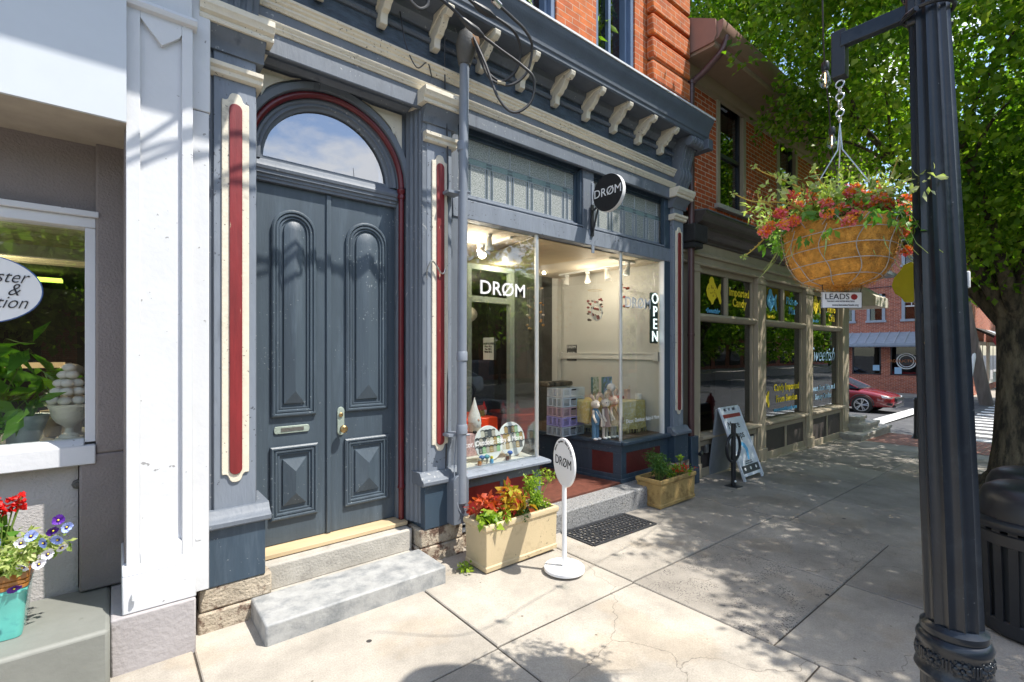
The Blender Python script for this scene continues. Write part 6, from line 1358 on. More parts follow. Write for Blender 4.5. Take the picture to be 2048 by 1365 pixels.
for k in range(8):
    a = R(200+45*k); cx, cy = LX+.112*math.cos(a), LY+.112*math.sin(a)
    ro = MB(); m = Matrix.Translation((cx,cy,.498)) @ Matrix.Rotation(a+R(90), 4, 'Z')
    for q in range(6):
        w_ = 2*math.pi*q/6; ro.ball((.018*math.cos(w_),0,.018*math.sin(w_)), .0125, 8, (1,.7,1))
    for q in range(10):
        w_ = 2*math.pi*q/10+.3; ro.ball((.031*math.cos(w_),.004,.031*math.sin(w_)), .009, 6, (1,.6,1))
    ro.ball((0,-.004,0), .008, 8); ro.xf(m); ro.build('rosette', 'lamp', t)
    b = MB(); m2 = Matrix.Rotation(a+R(22.5), 4, 'Z')
    for q in (-1, 0, 1): b.box(.108,.117,q*.011-.004,q*.011+.004,.475+.008*abs(q),.52)
    b.xf(Matrix.Translation((LX,LY,0)) @ m2); b.build('relief_leaf', 'lamp', t, bevel=.002)
tx, ty = LX+ln[0]*2.5, LY+ln[1]*2.5
MB().lathe([(.060,3.10),(.078,3.115),(.084,3.13),(.078,3.15),(.066,3.16),(.070,3.22),(.095,3.27),(.100,3.30),(.06,3.32),(.05,3.34)], (tx,ty,0), 40).build('capital', 'lamp', t)
MB().lathe([(.075,3.34),(.13,3.36),(.195,3.46),(.205,3.56),(.19,3.68),(.15,3.78)], (tx,ty,0), 40).build('globe', M('frosted_lamp_globe',(.70,.70,.66),.3), t)
MB().lathe([(.155,3.78),(.165,3.79),(.12,3.86),(.03,3.91),(.02,3.98),(0,4.0)], (tx,ty,0), 32).build('globe_cap', 'lamp', t)
MB().tube([(tx+.075,ty-.06,3.00),(tx-.03,ty+.08,3.03),(tx-.09,ty+.02,3.03)], .010, 6).ring((tx,ty,3.04), .078, .008, 'z', 24, 6).build('hose_clamp', 'black', t)
# small weathered junction clip with cable tie
cq = Vector((LX-.045,LY+.036,0))+Vector((.7694,-.6388,0))*.072-Vector((.6388,.7694,0))*.035
MB().box(cq.x-.012,cq.x+.012,cq.y-.012,cq.y+.012,1.945,2.01).build('electrical_clip', 'white_plastic', t, bevel=.004)
MB().tube([(cq.x,cq.y,1.95),(cq.x+.004,cq.y,1.90),(cq.x,cq.y,1.84)], .0025, 5).build('clip_cord', 'white_plastic', t)
# arm
BX, BY = 2.50, .715
MB().box(tx-.018,tx+.018,ty+.05,BY-.01,3.045,3.105).build('basket_arm', 'lamp', t, bevel=.003)
MB().box(BX-.027,BX+.027,BY-.027,BY+.027,2.92,3.125).build('arm_end_box', 'black', t, bevel=.003)
MB().box(tx-.045,tx+.045,ty+.02,ty+.065,3.00,3.14).build('arm_bracket', 'black', t, bevel=.01)
t = thing('basket_chain', (BX,BY,2.92), 'galvanised hook, links and wires holding the flower basket', 'chain')
b = MB()
for i, (z, r_, ax) in enumerate(((2.895,.016,'x'),(2.866,.015,'y'),(2.838,.016,'x'),(2.80,.020,'y'),(2.765,.015,'x'),(2.738,.014,'y'))): b.ring((BX,BY,z), r_, .0036, ax, 16, 6)
b.build('links', 'steel', t)
b = MB(); rim = .212; RZ = 2.262
for a in (20, 140, 260): b.tube([(BX,BY,2.72),(BX+.01*math.cos(R(a)),BY+.01*math.sin(R(a)),2.60),(BX+rim*math.cos(R(a)),BY+rim*math.sin(R(a)),RZ)], .0028, 5)
b.build('hanging_wires', 'steel', t)
t = thing('hanging_flower_basket', (BX,BY,2.0), 'coconut coir hanging basket in a wire frame hung from the lamp post arm', 'flower basket')
prof = [(.0,.0),(.07,.004),(.125,.020),(.163,.052),(.190,.105),(.206,.165),(.214,.225),(.218,.270),(.208,.275),(.197,.24)]
rr = random.Random(8); wob = [rr.uniform(-1,1) for _ in range(64)]
n = 64; vs = []
b = MB(); 
for r_, z in prof:
    for j in range(n):
        a = 2*math.pi*j/n; w_ = r_*(1+.018*math.sin(3*a+z*9)+.008*wob[j]); vs.append((BX+w_*math.cos(a), BY+w_*math.sin(a), 1.985+z+(.012*math.sin(5*a+1)+.008*wob[(j*7) % 64] if z > .26 else 0)))
b.add(vs, [(i*n+j, i*n+(j+1) % n, (i+1)*n+(j+1) % n, (i+1)*n+j) for i in range(len(prof)-1) for j in range(n)]); b.build('coir_liner', 'coir', t, ang=80)
fz = MB(); 
rng = np.random.default_rng(3)
for i in range(2200):
    a = rng.uniform(0, 2*math.pi); k = rng.uniform(0, len(prof)-3.01); k0 = int(k); f_ = k-k0
    r_ = prof[k0][0]*(1-f_)+prof[k0+1][0]*f_; z = prof[k0][1]*(1-f_)+prof[k0+1][1]*f_
    p = Vector((BX+r_*math.cos(a), BY+r_*math.sin(a), 1.985+z)); d = Vector((rng.normal(),rng.normal(),rng.normal())).normalized()*.024; o_ = Vector((math.cos(a),math.sin(a),-.3))*.006
    fz.tube([p, p+d*.5+o_, p+d], .0006, 3, cap=False)
fz.build('coir_fibres', 'coir', t)
wire = MB()
def bas(a, z): # radius of liner at height z
    for (r0, z0), (r1, z1) in zip(prof, prof[1:]):
        if z0 <= z <= z1: q = (z-z0)/(z1-z0+1e-9); return (r0*(1-q)+r1*q)*(1+.018*math.sin(3*a+z*9))+.009
    return .22
for z in (.035,.095,.155,.215): wire.tube([(BX+bas(R(a),z+.008*math.sin(R(a*2)))*math.cos(R(a)), BY+bas(R(a),z+.008*math.sin(R(a*2)))*math.sin(R(a)), 1.985+z+.008*math.sin(R(a*2))) for a in range(0, 361, 10)], .0018, 5, cap=False)
for k in range(10):
    a0 = 36*k; wire.tube([(BX+bas(R(a0+5*math.sin(z*30)),z)*math.cos(R(a0+5*math.sin(z*30))), BY+bas(R(a0+5*math.sin(z*30)),z)*math.sin(R(a0+5*math.sin(z*30))), 1.985+z) for z in [.006+.0185*i for i in range(14)]] , .0018, 5)
    za = .25; wire.tube([(BX+bas(R(a0+18*q/6),.25)*math.cos(R(a0+18*q/6)), BY+bas(R(a0+18*q/6),.25)*math.sin(R(a0+18*q/6)), 1.985+.245+.035*math.sin(math.pi*q/6)) for q in range(7)], .0018, 5)
wire.build('wire_frame', M('dull_wire', (.42,.40,.37), .5, metal=.3), t)
MB().lathe([(0,2.24),(.195,2.245)], (BX,BY,0), 24).build('soil', 'soil', t)
# plants of the basket
rr = random.Random(14)
cs = [(BX+rr.gauss(0,.12), BY+rr.gauss(0,.12), 2.30+rr.uniform(-.02,.13)) for _ in range(80)]
clump('cream-edged leafy foliage filling the hanging basket', 'plant', 'basket_foliage', 'leaf_cream', cs, .05, 26, .040, 51, zb=2.25, aspect=.4, droop=.2)
cs = []
for a in np.arange(0, 360, 24):
    for q in (.20,.25,.30): cs.append((BX+q*math.cos(R(a))+rr.gauss(0,.015), BY+q*math.sin(R(a))+rr.gauss(0,.015), 2.29-.8*(q-.20)+rr.gauss(0,.02)))
clump('green leaves trailing over the rim of the hanging basket', 'plant', 'trailing_foliage', 'leaf_mid', cs, .03, 10, .042, 52, zb=2.25, aspect=.5, droop=.6, stems=False)
# strap leaves (spider plant)
t = thing('spider_plant', (BX,BY,2.25), 'arching striped strap leaves in the hanging basket', 'plant'); b = MB()
for i in range(34):
    a = rr.uniform(0, 2*math.pi); L0 = rr.uniform(.16,.34); h = rr.uniform(.05,.14); w_ = .007; pts = []
    for q in range(8):
        u = q/7; pts.append(Vector((BX+(.05+L0*u)*math.cos(a), BY+(.05+L0*u)*math.sin(a), 2.26+h*math.sin(min(1,u*1.2)*math.pi)-.18*u*u)))
    sd = Vector((-math.sin(a), math.cos(a), 0)); vs = []
    for q, p in enumerate(pts): ww = w_*(1-(q/7)**3); vs += [p+sd*ww, p+Vector((0,0,-.003)), p-sd*ww]
    b.add(vs, [(3*q+m_, 3*q+m_+1, 3*q+m_+4, 3*q+m_+3) for q in range(7) for m_ in (0,1)])
b.build('strap_leaves', M('striped_leaf',(.36,.46,.14),.5,var=.4,vscale=60), t)
fr_ = Vector((.6388,.7694,0)); rt = Vector((.7694,-.6388,0))
def bp(u, v, dep=0): # place relative to basket in view-facing plane: metres right, up from basket rim, towards the back
    return Vector((BX,BY,2.262))+rt*u+Vector((0,0,v))+fr_*dep
heads = [(-.165,.11,-.02),(-.20,.075,.03),(-.145,.045,-.08),(-.10,.02,-.1),(-.30,.025,-.02),(-.27,.03,.02),(-.335,-.03,0),(-.36,-.055,0),(-.26,-.02,-.05),(-.10,-.045,-.15),(.045,.085,-.05),(.02,.14,0),(.06,.12,.03),(.11,.10,0),(.105,.06,-.05),(.145,.075,0),(.165,.13,.05),(.165,.165,.05),(.235,.085,-.02),(.22,-.02,-.03),(.235,-.06,-.02),(.215,-.005,.05),(.24,-.14,-.02),(-.03,.04,-.1),(.0,.02,-.12),(-.23,.0,0),(-.07,-.02,-.14),(-.12,.10,.05)]
G['lantana_pink'] = leaf_mat('pink_lantana_petals', [(.66,.05,.12),(.75,.14,.20),(.80,.32,.36)], .3)
G['lantana_orange'] = leaf_mat('orange_lantana_petals', [(.75,.10,.01),(.80,.24,.02),(.80,.42,.06)], .3)
names = ['high','lowest','outer','inner','middle','upper','lower','side','front','back']
heads += [(-.22,.12,.03),(-.05,.09,-.08),(.08,.03,-.12),(-.17,-.01,-.13),(.19,.03,-.06),(.03,.05,-.14),(-.29,-.03,-.04),(.0,.11,-.05)]
for i, (u, v, d_) in enumerate(heads):
    p = bp(u*1.02, v+.012, d_-.05); side_ = 'left' if u < -.05 else ('right' if u > .12 else 'middle')
    t = thing('lantana_flower_head', p, 'orange and pink lantana flower head at the %s of the basket' % side_, 'flower', 'lantana flower heads at the %s of the basket' % side_)
    foliage('outer_florets', 'lantana_pink', [p], .024, 60, .014, t, aspect=1.0, seed=60+i, squash=(1,1,.7)); foliage('inner_florets', 'lantana_orange', [p+Vector((0,0,.004))-fr_*.006], .020, 46, .013, t, aspect=1.0, seed=160+i, squash=(1,1,.7))
    b = MB(); b.tube([bp(u*.3, 0, d_*.3), bp(u*.75, v*.6, d_*.8), p-Vector((0,0,.012))], .002, 5); b.build('stem', 'green_stem', t)
sk = [[(.02,.04),(-.10,.12),(-.22,.19),(-.335,.235),(-.385,.265)],[(-.05,.13),(-.11,.19),(-.135,.235)],[(-.14,-.02),(-.22,.06),(-.30,.085),(-.42,.09),(-.505,.125)],[(-.30,.085),(-.36,.12),(-.365,.155)],[(-.18,.05),(-.24,.09),(-.27,.155)],[(-.15,.0),(-.22,.02),(-.29,.02),(-.35,.05)],[(-.22,-.01),(-.30,-.015),(-.36,-.01)],[(.12,.02),(.16,.12),(.20,.20),(.235,.285)],[(.10,.05),(.19,.14),(.27,.19),(.335,.245)],[(-.34,-.06),(-.38,-.10),(-.43,-.14)]]
for i, s in enumerate(sk):
    t = thing('dry_flower_stalk', bp(*s[0]), ['longest dry yellow stalk reaching upper left from the basket','short dry stalk branching off the longest one','long low dry stalk reaching far left','small side shoot near the far left stalk tip','short dry stalk rising left of the flowers','dry stalk curling out on the left side','low short dry stalk at the left rim','dry stalk rising steeply on the right','dry stalk slanting up to the right across the lamp post','dry stalk drooping at the lower left'][i], 'stalk')
    pts = smooth_path([bp(a, b_, -.03*(i % 3)) for a, b_ in s], 5); k = len(pts)
    MB().tube(pts, [.0042*(1-.5*j/k) for j in range(k)], 6).build('stalk', 'stalk', t)
    foliage('seed_head', 'leaf_cream', [pts[-1]], .008, 16, .014, t, seed=90+i)
    b = MB(); r9 = random.Random(i)
    for j in range(3, k, 2): p = pts[j]; b.ball((p.x+r9.uniform(-.004,.004), p.y, p.z+.006), .0032, 5)
    b.build('buds', 'stalk', t)
# LEADS placard
t = thing('basket_placard', (BX,BY,1.93), 'small white LEADS placard hanging under the flower basket', 'placard')
pm = Matrix.Translation(bp(-.005,-.335,-.02)) @ Matrix.Rotation(-math.atan2(.6388,.7694)+R(2), 4, 'Z')
MB().box(-.092,.092,0,.003,-.036,.036).xf(pm).build('plate', 'letter_white', t)
b = MB(); 
for q in ((-.092,.092,-.036,-.034),(-.092,.092,.034,.036),(-.092,-.090,-.034,.034),(.090,.092,-.034,.034)): b.box(q[0],q[1],-.001,.0005,q[2],q[3])
b.xf(pm).build('border', 'letter_black', t)
place_text('LEADS', .036, pm @ Matrix.Translation((-.022,-.0012,.014)) @ Matrix.Scale(1.1,4,(1,0,0)), 'letter_black', t, depth=.001)
place_text('MAKING LANCASTER BEAUTIFUL', .0085, pm @ Matrix.Translation((-.005,-.0012,-.006)), 'letter_black', t, depth=.001)
place_text('www.lancasterleads.org', .0125, pm @ Matrix.Translation((.015,-.0012,-.022)), 'letter_black', t, depth=.001)
b = MB(); 
for a in range(0, 360, 45): b.ball((.056+.008*math.cos(R(a)),-.0005,.014+.006*math.sin(R(a))), .0075, 8, (1,.12,1))
b.xf(pm).build('red_rose_mark', 'red_panel', t)
for s_ in (-.085,.085): MB().tube([pm @ Vector((s_,0,.036)), pm @ Vector((s_*1.05,0,.06)), pm @ Vector((s_*.8,.02,.10))], .0018, 5).build('hook', 'black', t)
# string lights
t = thing('string_light_cable', (2.9,1.0,3.4), 'thin black cable of the string lights running under the tree', 'cable')
def ipt(u, v, tt): r_ = (u-1024)/960; return ((.6388+.7694*r_)*tt, (.7694-.6388*r_)*tt, 1.7-(v-703)/960*tt)
q = [(2.62,.82,4.3),(2.75,.86,3.35),(3.30,1.00,3.15),(3.95,1.16,3.02),(5.5,1.5,2.95),(8.5,2.6,3.3),(12.6,3.5,4.0)]
MB().tube(smooth_path(q, 8), .004, 5).build('cable', 'cable', t)
for i, (x_, y_, z_) in enumerate(((2.93,.905,3.25),(3.52,1.05,3.13),(4.25,1.22,2.98))):
    t = thing('string_light_bulb', (x_,y_,z_), ['nearest clear filament bulb just below the basket arm','middle clear filament bulb of the string lights','farthest clear filament bulb hanging above the flowers'][i], 'light bulb', 'string light bulbs')
    MB().lathe([(.016,-.005),(.019,-.012),(.019,-.045),(.014,-.055)], (x_,y_,z_), 14).build('socket', 'black', t)
    MB().lathe([(.014,-.055),(.020,-.075),(.030,-.100),(.028,-.122),(.014,-.138),(0,-.142)], (x_,y_,z_), 18).build('bulb_glass', 'glass', t)
    MB().tube([(x_-.004,y_,z_-.06),(x_-.004,y_,z_-.115),(x_+.004,y_,z_-.115),(x_+.004,y_,z_-.06)], .0013, 4).build('filament', 'bulb_warm', t)

# ================================================================ litter bins
def bin_(x, y, z0, lab, cat='litter bin'):
    t = thing('litter_bin', (x,y,z0), lab, cat, None); rb = .275
    MB().lathe([(.25,0),(.265,.02),(.265,.09),(.255,.10)], (x,y,z0), 40).build('base_ring', 'black', t)
    MB().lathe([(.235,.04),(.255,.64)], (x,y,z0), 36).build('liner', M('dark_liner',(.03,.033,.036),.5), t)
    n = 22
    for k in range(n):
        a = 2*math.pi*k/n; b = MB(); w_ = .022
        pr = [(.262,.06),(.270,.30),(.285,.60),(.292,.66)]
        vs = []
        for r_, z in pr:
            for dr, dw in ((0,-w_),(0,w_),(-.010,w_),(-.010,-w_)):
                vs.append((x+(r_+dr)*math.cos(a)-dw*math.sin(a), y+(r_+dr)*math.sin(a)+dw*math.cos(a), z0+z))
        b.add(vs, [(i*4+j, i*4+(j+1) % 4, (i+1)*4+(j+1) % 4, (i+1)*4+j) for i in range(3) for j in range(4)]+[(3,2,1,0),(12,13,14,15)]); b.build('slat', 'black', t)
    MB().lathe([(.284,.56),(.296,.565),(.298,.63),(.288,.64)], (x,y,z0), 44).build('upper_band', 'black', t)
    MB().lathe([(.270,.655),(.312,.66),(.320,.675),(.318,.70),(.300,.712),(.275,.715)], (x,y,z0), 44).build('rim', 'black', t)
    # dome lid with a side opening
    dm = [(.275,.715),(.272,.76),(.262,.82),(.235,.875),(.19,.905),(.12,.92),(0,.925)]; n = 44; b = MB(); vs = []
    for r_, z in dm:
        for j in range(n): a = 2*math.pi*j/n; vs.append((x+r_*math.cos(a), y+r_*math.sin(a), z0+z))
    fs = []
    for i in range(len(dm)-1):
        for j in range(n):
            a = (360*(j+.5)/n) % 360
            if i in (0,1) and 195 < a < 260: continue
            fs.append((i*n+j, i*n+(j+1) % n, (i+1)*n+(j+1) % n, (i+1)*n+j))
    b.add(vs, fs); b.build('dome_lid', 'black', t)
    MB().lathe([(.20,.70),(.20,.80)], (x,y,z0), 20).build('inner_bag', M('tan_bag',(.20,.17,.12),.7), t)
    return t
t = bin_(4.42,.215,gz(4.4)+.01,'black slatted litter bin nearest the lamp post, cut by the right photo edge')
MB().ball((4.18,.10,gz(4.4)+.765), .035, 10, (.4,1,1)).build('red_sticker', 'red_panel', t)
bin_(5.08,.24,gz(5.1)+.01,'second black litter bin behind the nearest one, only its dome showing')

# ================================================================ trees
def limb(b, path, r0, r1, n=10):
    P_ = smooth_path(path, 5); k = len(P_); b.tube(P_, [r0+(r1-r0)*(j/(k-1)) for j in range(k)], n)
def street_tree(x, y, z0, lab, scale=1.0, seed=1, hi=True, cmat='leaf', spec=None, group=None):
    t = thing('street_tree', (x,y,z0), lab, 'tree', group); rr = random.Random(seed); S = scale
    b = MB()
    n = 20; prof = [(.50,0),(.37,.08),(.28,.25),(.235,.6),(.215,1.2),(.21,1.8),(.225,2.3),(.18,2.7)]
    vs = []
    for r_, z in prof:
        for j in range(n):
            a = 2*math.pi*j/n; k_ = 1+.10*math.sin(3*a+1)+.06*math.sin(7*a+z*2)+(.25*math.sin(5*a) if z < .1 else 0); vs.append((x+S*r_*k_*math.cos(a)+S*.03*z*math.sin(z), y+S*r_*k_*math.sin(a), z0+S*z))
    b.add(vs, [(i*n+j, i*n+(j+1) % n, (i+1)*n+(j+1) % n, (i+1)*n+j) for i in range(len(prof)-1) for j in range(n)])
    tips = []
    for k in range(9):
        a = R(40*k+rr.uniform(-15,15)); L0 = rr.uniform(1.5,2.6)*S; h = rr.uniform(1.3,3.4)*S
        p0 = (x+.06*math.cos(a), y+.06*math.sin(a), z0+S*(2.0+.08*k)); p1 = (x+.4*L0*math.cos(a), y+.4*L0*math.sin(a), z0+S*2.5+h*.45); p2 = (x+L0*math.cos(a), y+L0*math.sin(a), z0+S*2.7+h)
        limb(b, [p0, p1, p2], .10*S, .03*S, 8); tips.append((p1, p2, a))
        for q in range(3):
            f_ = rr.uniform(.4,1); m = Vector(p1).lerp(Vector(p2), f_); a2 = a+rr.uniform(-1,1); e = m+Vector((math.cos(a2)*1.0*S, math.sin(a2)*1.0*S, rr.uniform(-.1,.9)*S)); limb(b, [m, (m+e)/2+Vector((0,0,.1)), e], .028*S, .008*S, 5)
    b.build('trunk', 'bark', t, ang=70)
    return t
t = street_tree(9.35,.62,gz(9.3),'big leafy street tree whose crown fills the upper right, trunk at the right edge')
rng = np.random.default_rng(12)
def crown(cx, cy, cz, rx, ry, rz, n, shell=.55, rng=rng):
    d = rng.normal(size=(n,3)); d /= np.linalg.norm(d, axis=1)[:,None]; q = rng.uniform(shell, 1, n)[:,None]
    # lumpy outline
    lump = 1+.16*np.sin(d[:,0:1]*5+1)*np.cos(d[:,1:2]*6)+.12*np.sin(d[:,2:3]*9+d[:,0:1]*4)
    return np.array([cx,cy,cz])+d*q*lump*np.array([rx,ry,rz])
c1 = crown(9.0,.35,6.0,4.2,3.3,3.1,1250)
c2 = crown(6.4,-.3,6.1,2.9,2.6,1.7,520)
c3 = crown(8.9,.3,3.55,2.1,1.6,1.15,330,shell=.35)
c4 = crown(9.0,2.4,5.1,2.3,1.1,1.1,170,shell=.3)
c5 = crown(5.0,-1.2,4.6,2.0,1.5,1.1,260,shell=.3)
c6 = crown(7.2,1.9,7.3,2.3,1.5,1.7,300,shell=.3)
c7 = crown(8.4,3.6,7.9,2.6,2.0,1.6,420,shell=.3)
cs = np.concatenate([c1,c2,c3,c4,c5,c6,c7])
# keep clear of the house fronts; crown then cut away where its shadow would fall on sunlit places
keep = ((cs[:,1] < 3.15) | ((cs[:,2] > 6.35+.46*(cs[:,1]-3.06)) & (cs[:,0] > 6.6))) & (cs[:,2] > 2.3) & ~((cs[:,1] > 2.6) & (cs[:,2] < 4.4))
cs = cs[keep]
s_ = np.minimum(cs[:,2]/2.19, np.maximum(.2, 3.5-cs[:,1])); hx = cs[:,0]-.72*s_; hy = cs[:,1]+s_
lim = 3.0+.8*np.maximum(0, hy-1.5)+.25*np.sin(hy*5)+rng.uniform(-.15,.45,len(cs))
zh = cs[:,2]-2.19*s_; ok = (hx > lim+.2) & ~((zh > 4.3) & (hx < 6.1)) & ~((cs[:,1] > 2.0) & (cs[:,2] < 5.0))
cs = cs[ok]
foliage('crown', 'leaf', cs, .27, 44, .088, t, aspect=.72, droop=.45, seed=77)
# trees across the main road, down the road and across the cross street
def far_tree(x, y, z0, lab, rx=3.4, rz=2.5, n=330, seed=3, h=4.2, leaf=.30, mat='leaf', group=None):
    t = street_tree(x, y, z0, lab, 1.0, seed, group=group); g = np.random.default_rng(seed)
    cs = crown(x, y, z0+h, rx, rx, rz, n, .4, g); foliage('crown', mat, cs, .5, 26, leaf, t, aspect=.75, droop=.4, seed=seed+5)
for i, (x, y, z0, lb, kw) in enumerate([(15.5,-1.6,-.6,'leafy tree standing beyond the first one, low branches over the crossing',dict(rx=3.6,rz=3.6,h=6.4,leaf=.16,n=700)),
   (30.8,-.2,-.6,'far tree on the other side of the cross street',dict(h=7.5,rx=4,rz=4)), (44,-.3,-.6,'distant tree along the far sidewalk',dict(h=7,rx=4,rz=4)),
   (-3,-12.6,0,'tree across the main road left of the shop windows reflection',{}),(4.5,-12.8,0,'tree across the main road opposite the shop',{}),(11.5,-12.4,0,'tree across the main road opposite the candy shop',{}),(18.5,-12.6,0,'tree across the main road near the crossing',{}),(26,-12.6,-.5,'farthest tree across the main road',{}),(36,-12.8,-.6,'tree across the main road beyond the cross street',dict(rx=4.5,rz=4,h=5.5)),(48,-12.8,-.6,'distant tree across the main road',dict(rx=5,rz=4.5,h=5.5)),(64,-12,-.6,'most distant tree across the main road',dict(rx=6,rz=5,h=5.5))]):
    far_tree(x, y, z0, lb, seed=30+i, **kw)

# ================================================================ across the cross street
CB = thing('corner_brick_building', (36,9,-.5), 'weathered red brick building with a grey metal awning across the cross street', 'building')
lo = [(5.70,6.83),(7.24,8.55),(9.0,10.4),(10.9,12.4)]
b = MB(); ys_ = [3.7]+[q for w_ in lo for q in w_]+[18]
b.box(32,44,3.7,18,-.6,.43)
for y0, y1 in zip(ys_[::2], ys_[1::2]): b.box(32,32.3,y0,y1,.43,1.92)
b.box(32,32.3,3.7,18,1.92,3.33).box(32.31,44,3.7,18,1.92,9)
u2 = [(4.55,5.25),(6.05,6.75-.02),(7.05,7.87),(8.40,9.2),(10.2,11.0),(12.2,13.0)]
u2 = [(3.95,4.75),(5.55,6.35),(7.05,7.87),(8.42,9.22),(10.2,11.0),(12.2,13.0)]
ys_ = [3.7]+[q for w_ in u2 for q in w_]+[18]
for y0, y1 in zip(ys_[::2], ys_[1::2]): b.box(32,32.3,y0,y1,3.33,4.80)
b.box(32,32.3,3.7,18,4.80,6.2); ys3 = ys_
for y0, y1 in zip(ys_[::2], ys_[1::2]): b.box(32,32.3,y0,y1,6.2,7.7)
b.box(32,32.3,3.7,18,7.7,9)
b.build('brick_wall', 'brick_far', CB, smooth=False)
gf = M('grey_window_frame',(.34,.37,.42),.6)
for z0, z1 in ((3.33,4.80),(6.2,7.7)):
    for y0, y1 in u2:
        f = MB().box(31.95,32.1,y0,y0+.14,z0,z1).box(31.95,32.1,y1-.14,y1,z0,z1).box(31.95,32.1,y0,y1,z1-.12,z1).box(31.92,32.1,y0-.05,y1+.05,z0-.06,z0+.06).build('sash_window', gf, CB)
        MB().box(32.0,32.06,y0+.14,y1-.14,(z0+z1)/2-.03,(z0+z1)/2+.03).box(32.0,32.06,(y0+y1)/2-.015,(y0+y1)/2+.015,(z0+z1)/2,z1).build('glazing_bar', 'white_gloss', f)
        MB().box(32.05,32.06,y0+.1,y1-.1,z0,z1).build('window_pane', 'glass_dark', f, smooth=False); MB().box(32.2,32.28,y0,y1,z0,z1).build('dark_backing', 'shop_dark', f, smooth=False)  # pane with a plain dark sheet set behind it
for y0, y1 in lo:
    f = MB().box(31.98,32.1,y0,y0+.06,.43,1.92).box(31.98,32.1,y1-.06,y1,.43,1.92).box(31.98,32.1,y0,y1,.43,.49).build('shop_window', 'black', CB)
    MB().box(32.04,32.05,y0,y1,.43,1.92).build('window_pane', 'glass_dark', f, smooth=False); MB().box(32.27,32.29,y0,y1,.43,1.92).build('backing', 'shop_dark', f, smooth=False)
aw = MB().add([(32,3.5,2.72),(32,18,2.72),(30.9,18,2.12),(30.9,3.5,2.12),(32,3.5,2.66),(32,18,2.66),(30.9,18,2.0),(30.9,3.5,2.0)], [(0,1,2,3),(7,6,5,4),(3,2,6,7),(0,3,7,4),(1,5,6,2)]).build('metal_awning', M('grey_blue_metal_awning',(.30,.34,.40),.45), CB, smooth=False)
b = MB(); y = 3.5
while y < 18: b.add([(32,y,2.73),(32,y+.03,2.73),(30.89,y+.03,2.13),(30.89,y,2.13),(32,y,2.76),(32,y+.03,2.76),(30.89,y+.03,2.16),(30.89,y,2.16)], [(4,5,6,7),(0,3,7,4),(1,5,6,2),(3,2,6,7)]); y += .42
b.build('awning_seams', M('pale_awning_edge',(.42,.45,.50),.5), aw, smooth=False)
MB().box(30.88,32,3.5,18,1.93,2.0).build('awning_valance', 'slate_light', aw)
t_ = MB().ring((31.98,6.15,1.18), .40, .03, 'x', 30, 6).ring((31.98,6.15,1.18), .30, .02, 'x', 30, 6).build('round_window_emblem', 'letter_white', CB)
text('PRODUCTIONS', .20, (31.95,6.25,1.18), 'letter_orange', CB, name='window_lettering', face='x')
MB().box(31.98,32.0,6.9+.35,7.6,.65,.95).box(31.98,32.0,6.35,6.65,.50,.85).build('window_sticker', 'letter_pale', CB)
MB().tube([(31.9,3.7,5.2),(31.9,18,5.0)], .02, 5).build('wall_wire', 'black', CB)
# its side along the main road: shop fronts with awnings
for k in range(5):
    x0 = 33.4+4.2*k; f = MB().box(x0,x0+3.0,3.60,3.72,-.1,2.2).build('side_shopfront', 'shop_white', CB)
    MB().box(x0+.2,x0+1.3,3.58,3.60,.1,2.0).box(x0+1.6,x0+2.8,3.58,3.60,.5,2.0).build('side_window', 'glass_dark', f, smooth=False)
    MB().ex([(3.7,2.9),(2.7,2.3),(2.7,2.15),(3.7,2.8)], x0-.3, x0+3.3).build('side_awning', ['shop_dark','white_smooth','shop_white','tan','white_smooth'][k], CB)
    MB().box(x0+.3,x0+1.2,3.66,3.69,4.0,5.5).box(x0+1.9,x0+2.8,3.66,3.69,4.0,5.5).build('side_upper_window', gf, CB)
# utility pole
t = thing('utility_pole', (28.9,2.85,-.62), 'leaning grey wooden utility pole beside the far crossing', 'utility pole')
MB().tube([(28.95,2.85,-.65),(28.2,3.35,3),(27.3,3.9,8.5)], [.23,.20,.15], 14).build('pole', M('grey_pole_wood',(.16,.13,.11),.9,var=.3,stretch=(1,1,.1)), t)
MB().tube([(28.0,3.4,-.6),(28.35,3.15,1.7)], .07, 8).build('guy_guard', 'white_plastic', t)
MB().box(27.2,27.4,3.1,4.8,7.6,7.75).build('crossarm', 'bark', t)
t = thing('stop_sign', (30.6,2.75,-.5), 'small red and white sign beside the utility pole across the street', 'sign')
MB().tube([(30.6,2.5,-.5),(30.6,2.5,2.3)], .04, 8).build('post', 'steel', t); MB().lathe([(0,0),(.32,0),(.32,.03),(0,.03)], (0,0,0), 8).xf(Matrix.Translation((30.55,2.5,2.2)) @ Matrix.Rotation(R(90),4,'Y')).build('sign_plate', 'red_panel', t)
# short kerb bollard near the corner
t = thing('bollard', (14.2,2.55,gz(14.2)), 'dark slim bollard at the corner, almost hidden by the lamp post', 'bollard')
MB().lathe([(.10,0),(.07,.05),(.05,.12),(.05,.85),(.06,.88),(.04,.94),(0,.96)], (14.2,2.55,gz(14.2)), 16).build('bollard_post', 'black', t)
t = thing('brick_tree_pit', (9.3,.6,-.2), 'dark soil pit round the foot of the big tree', 'tree pit')
MB().box(8.6,10.2,-.15,1.3,-.21,-.175).build('soil', 'soil', t)

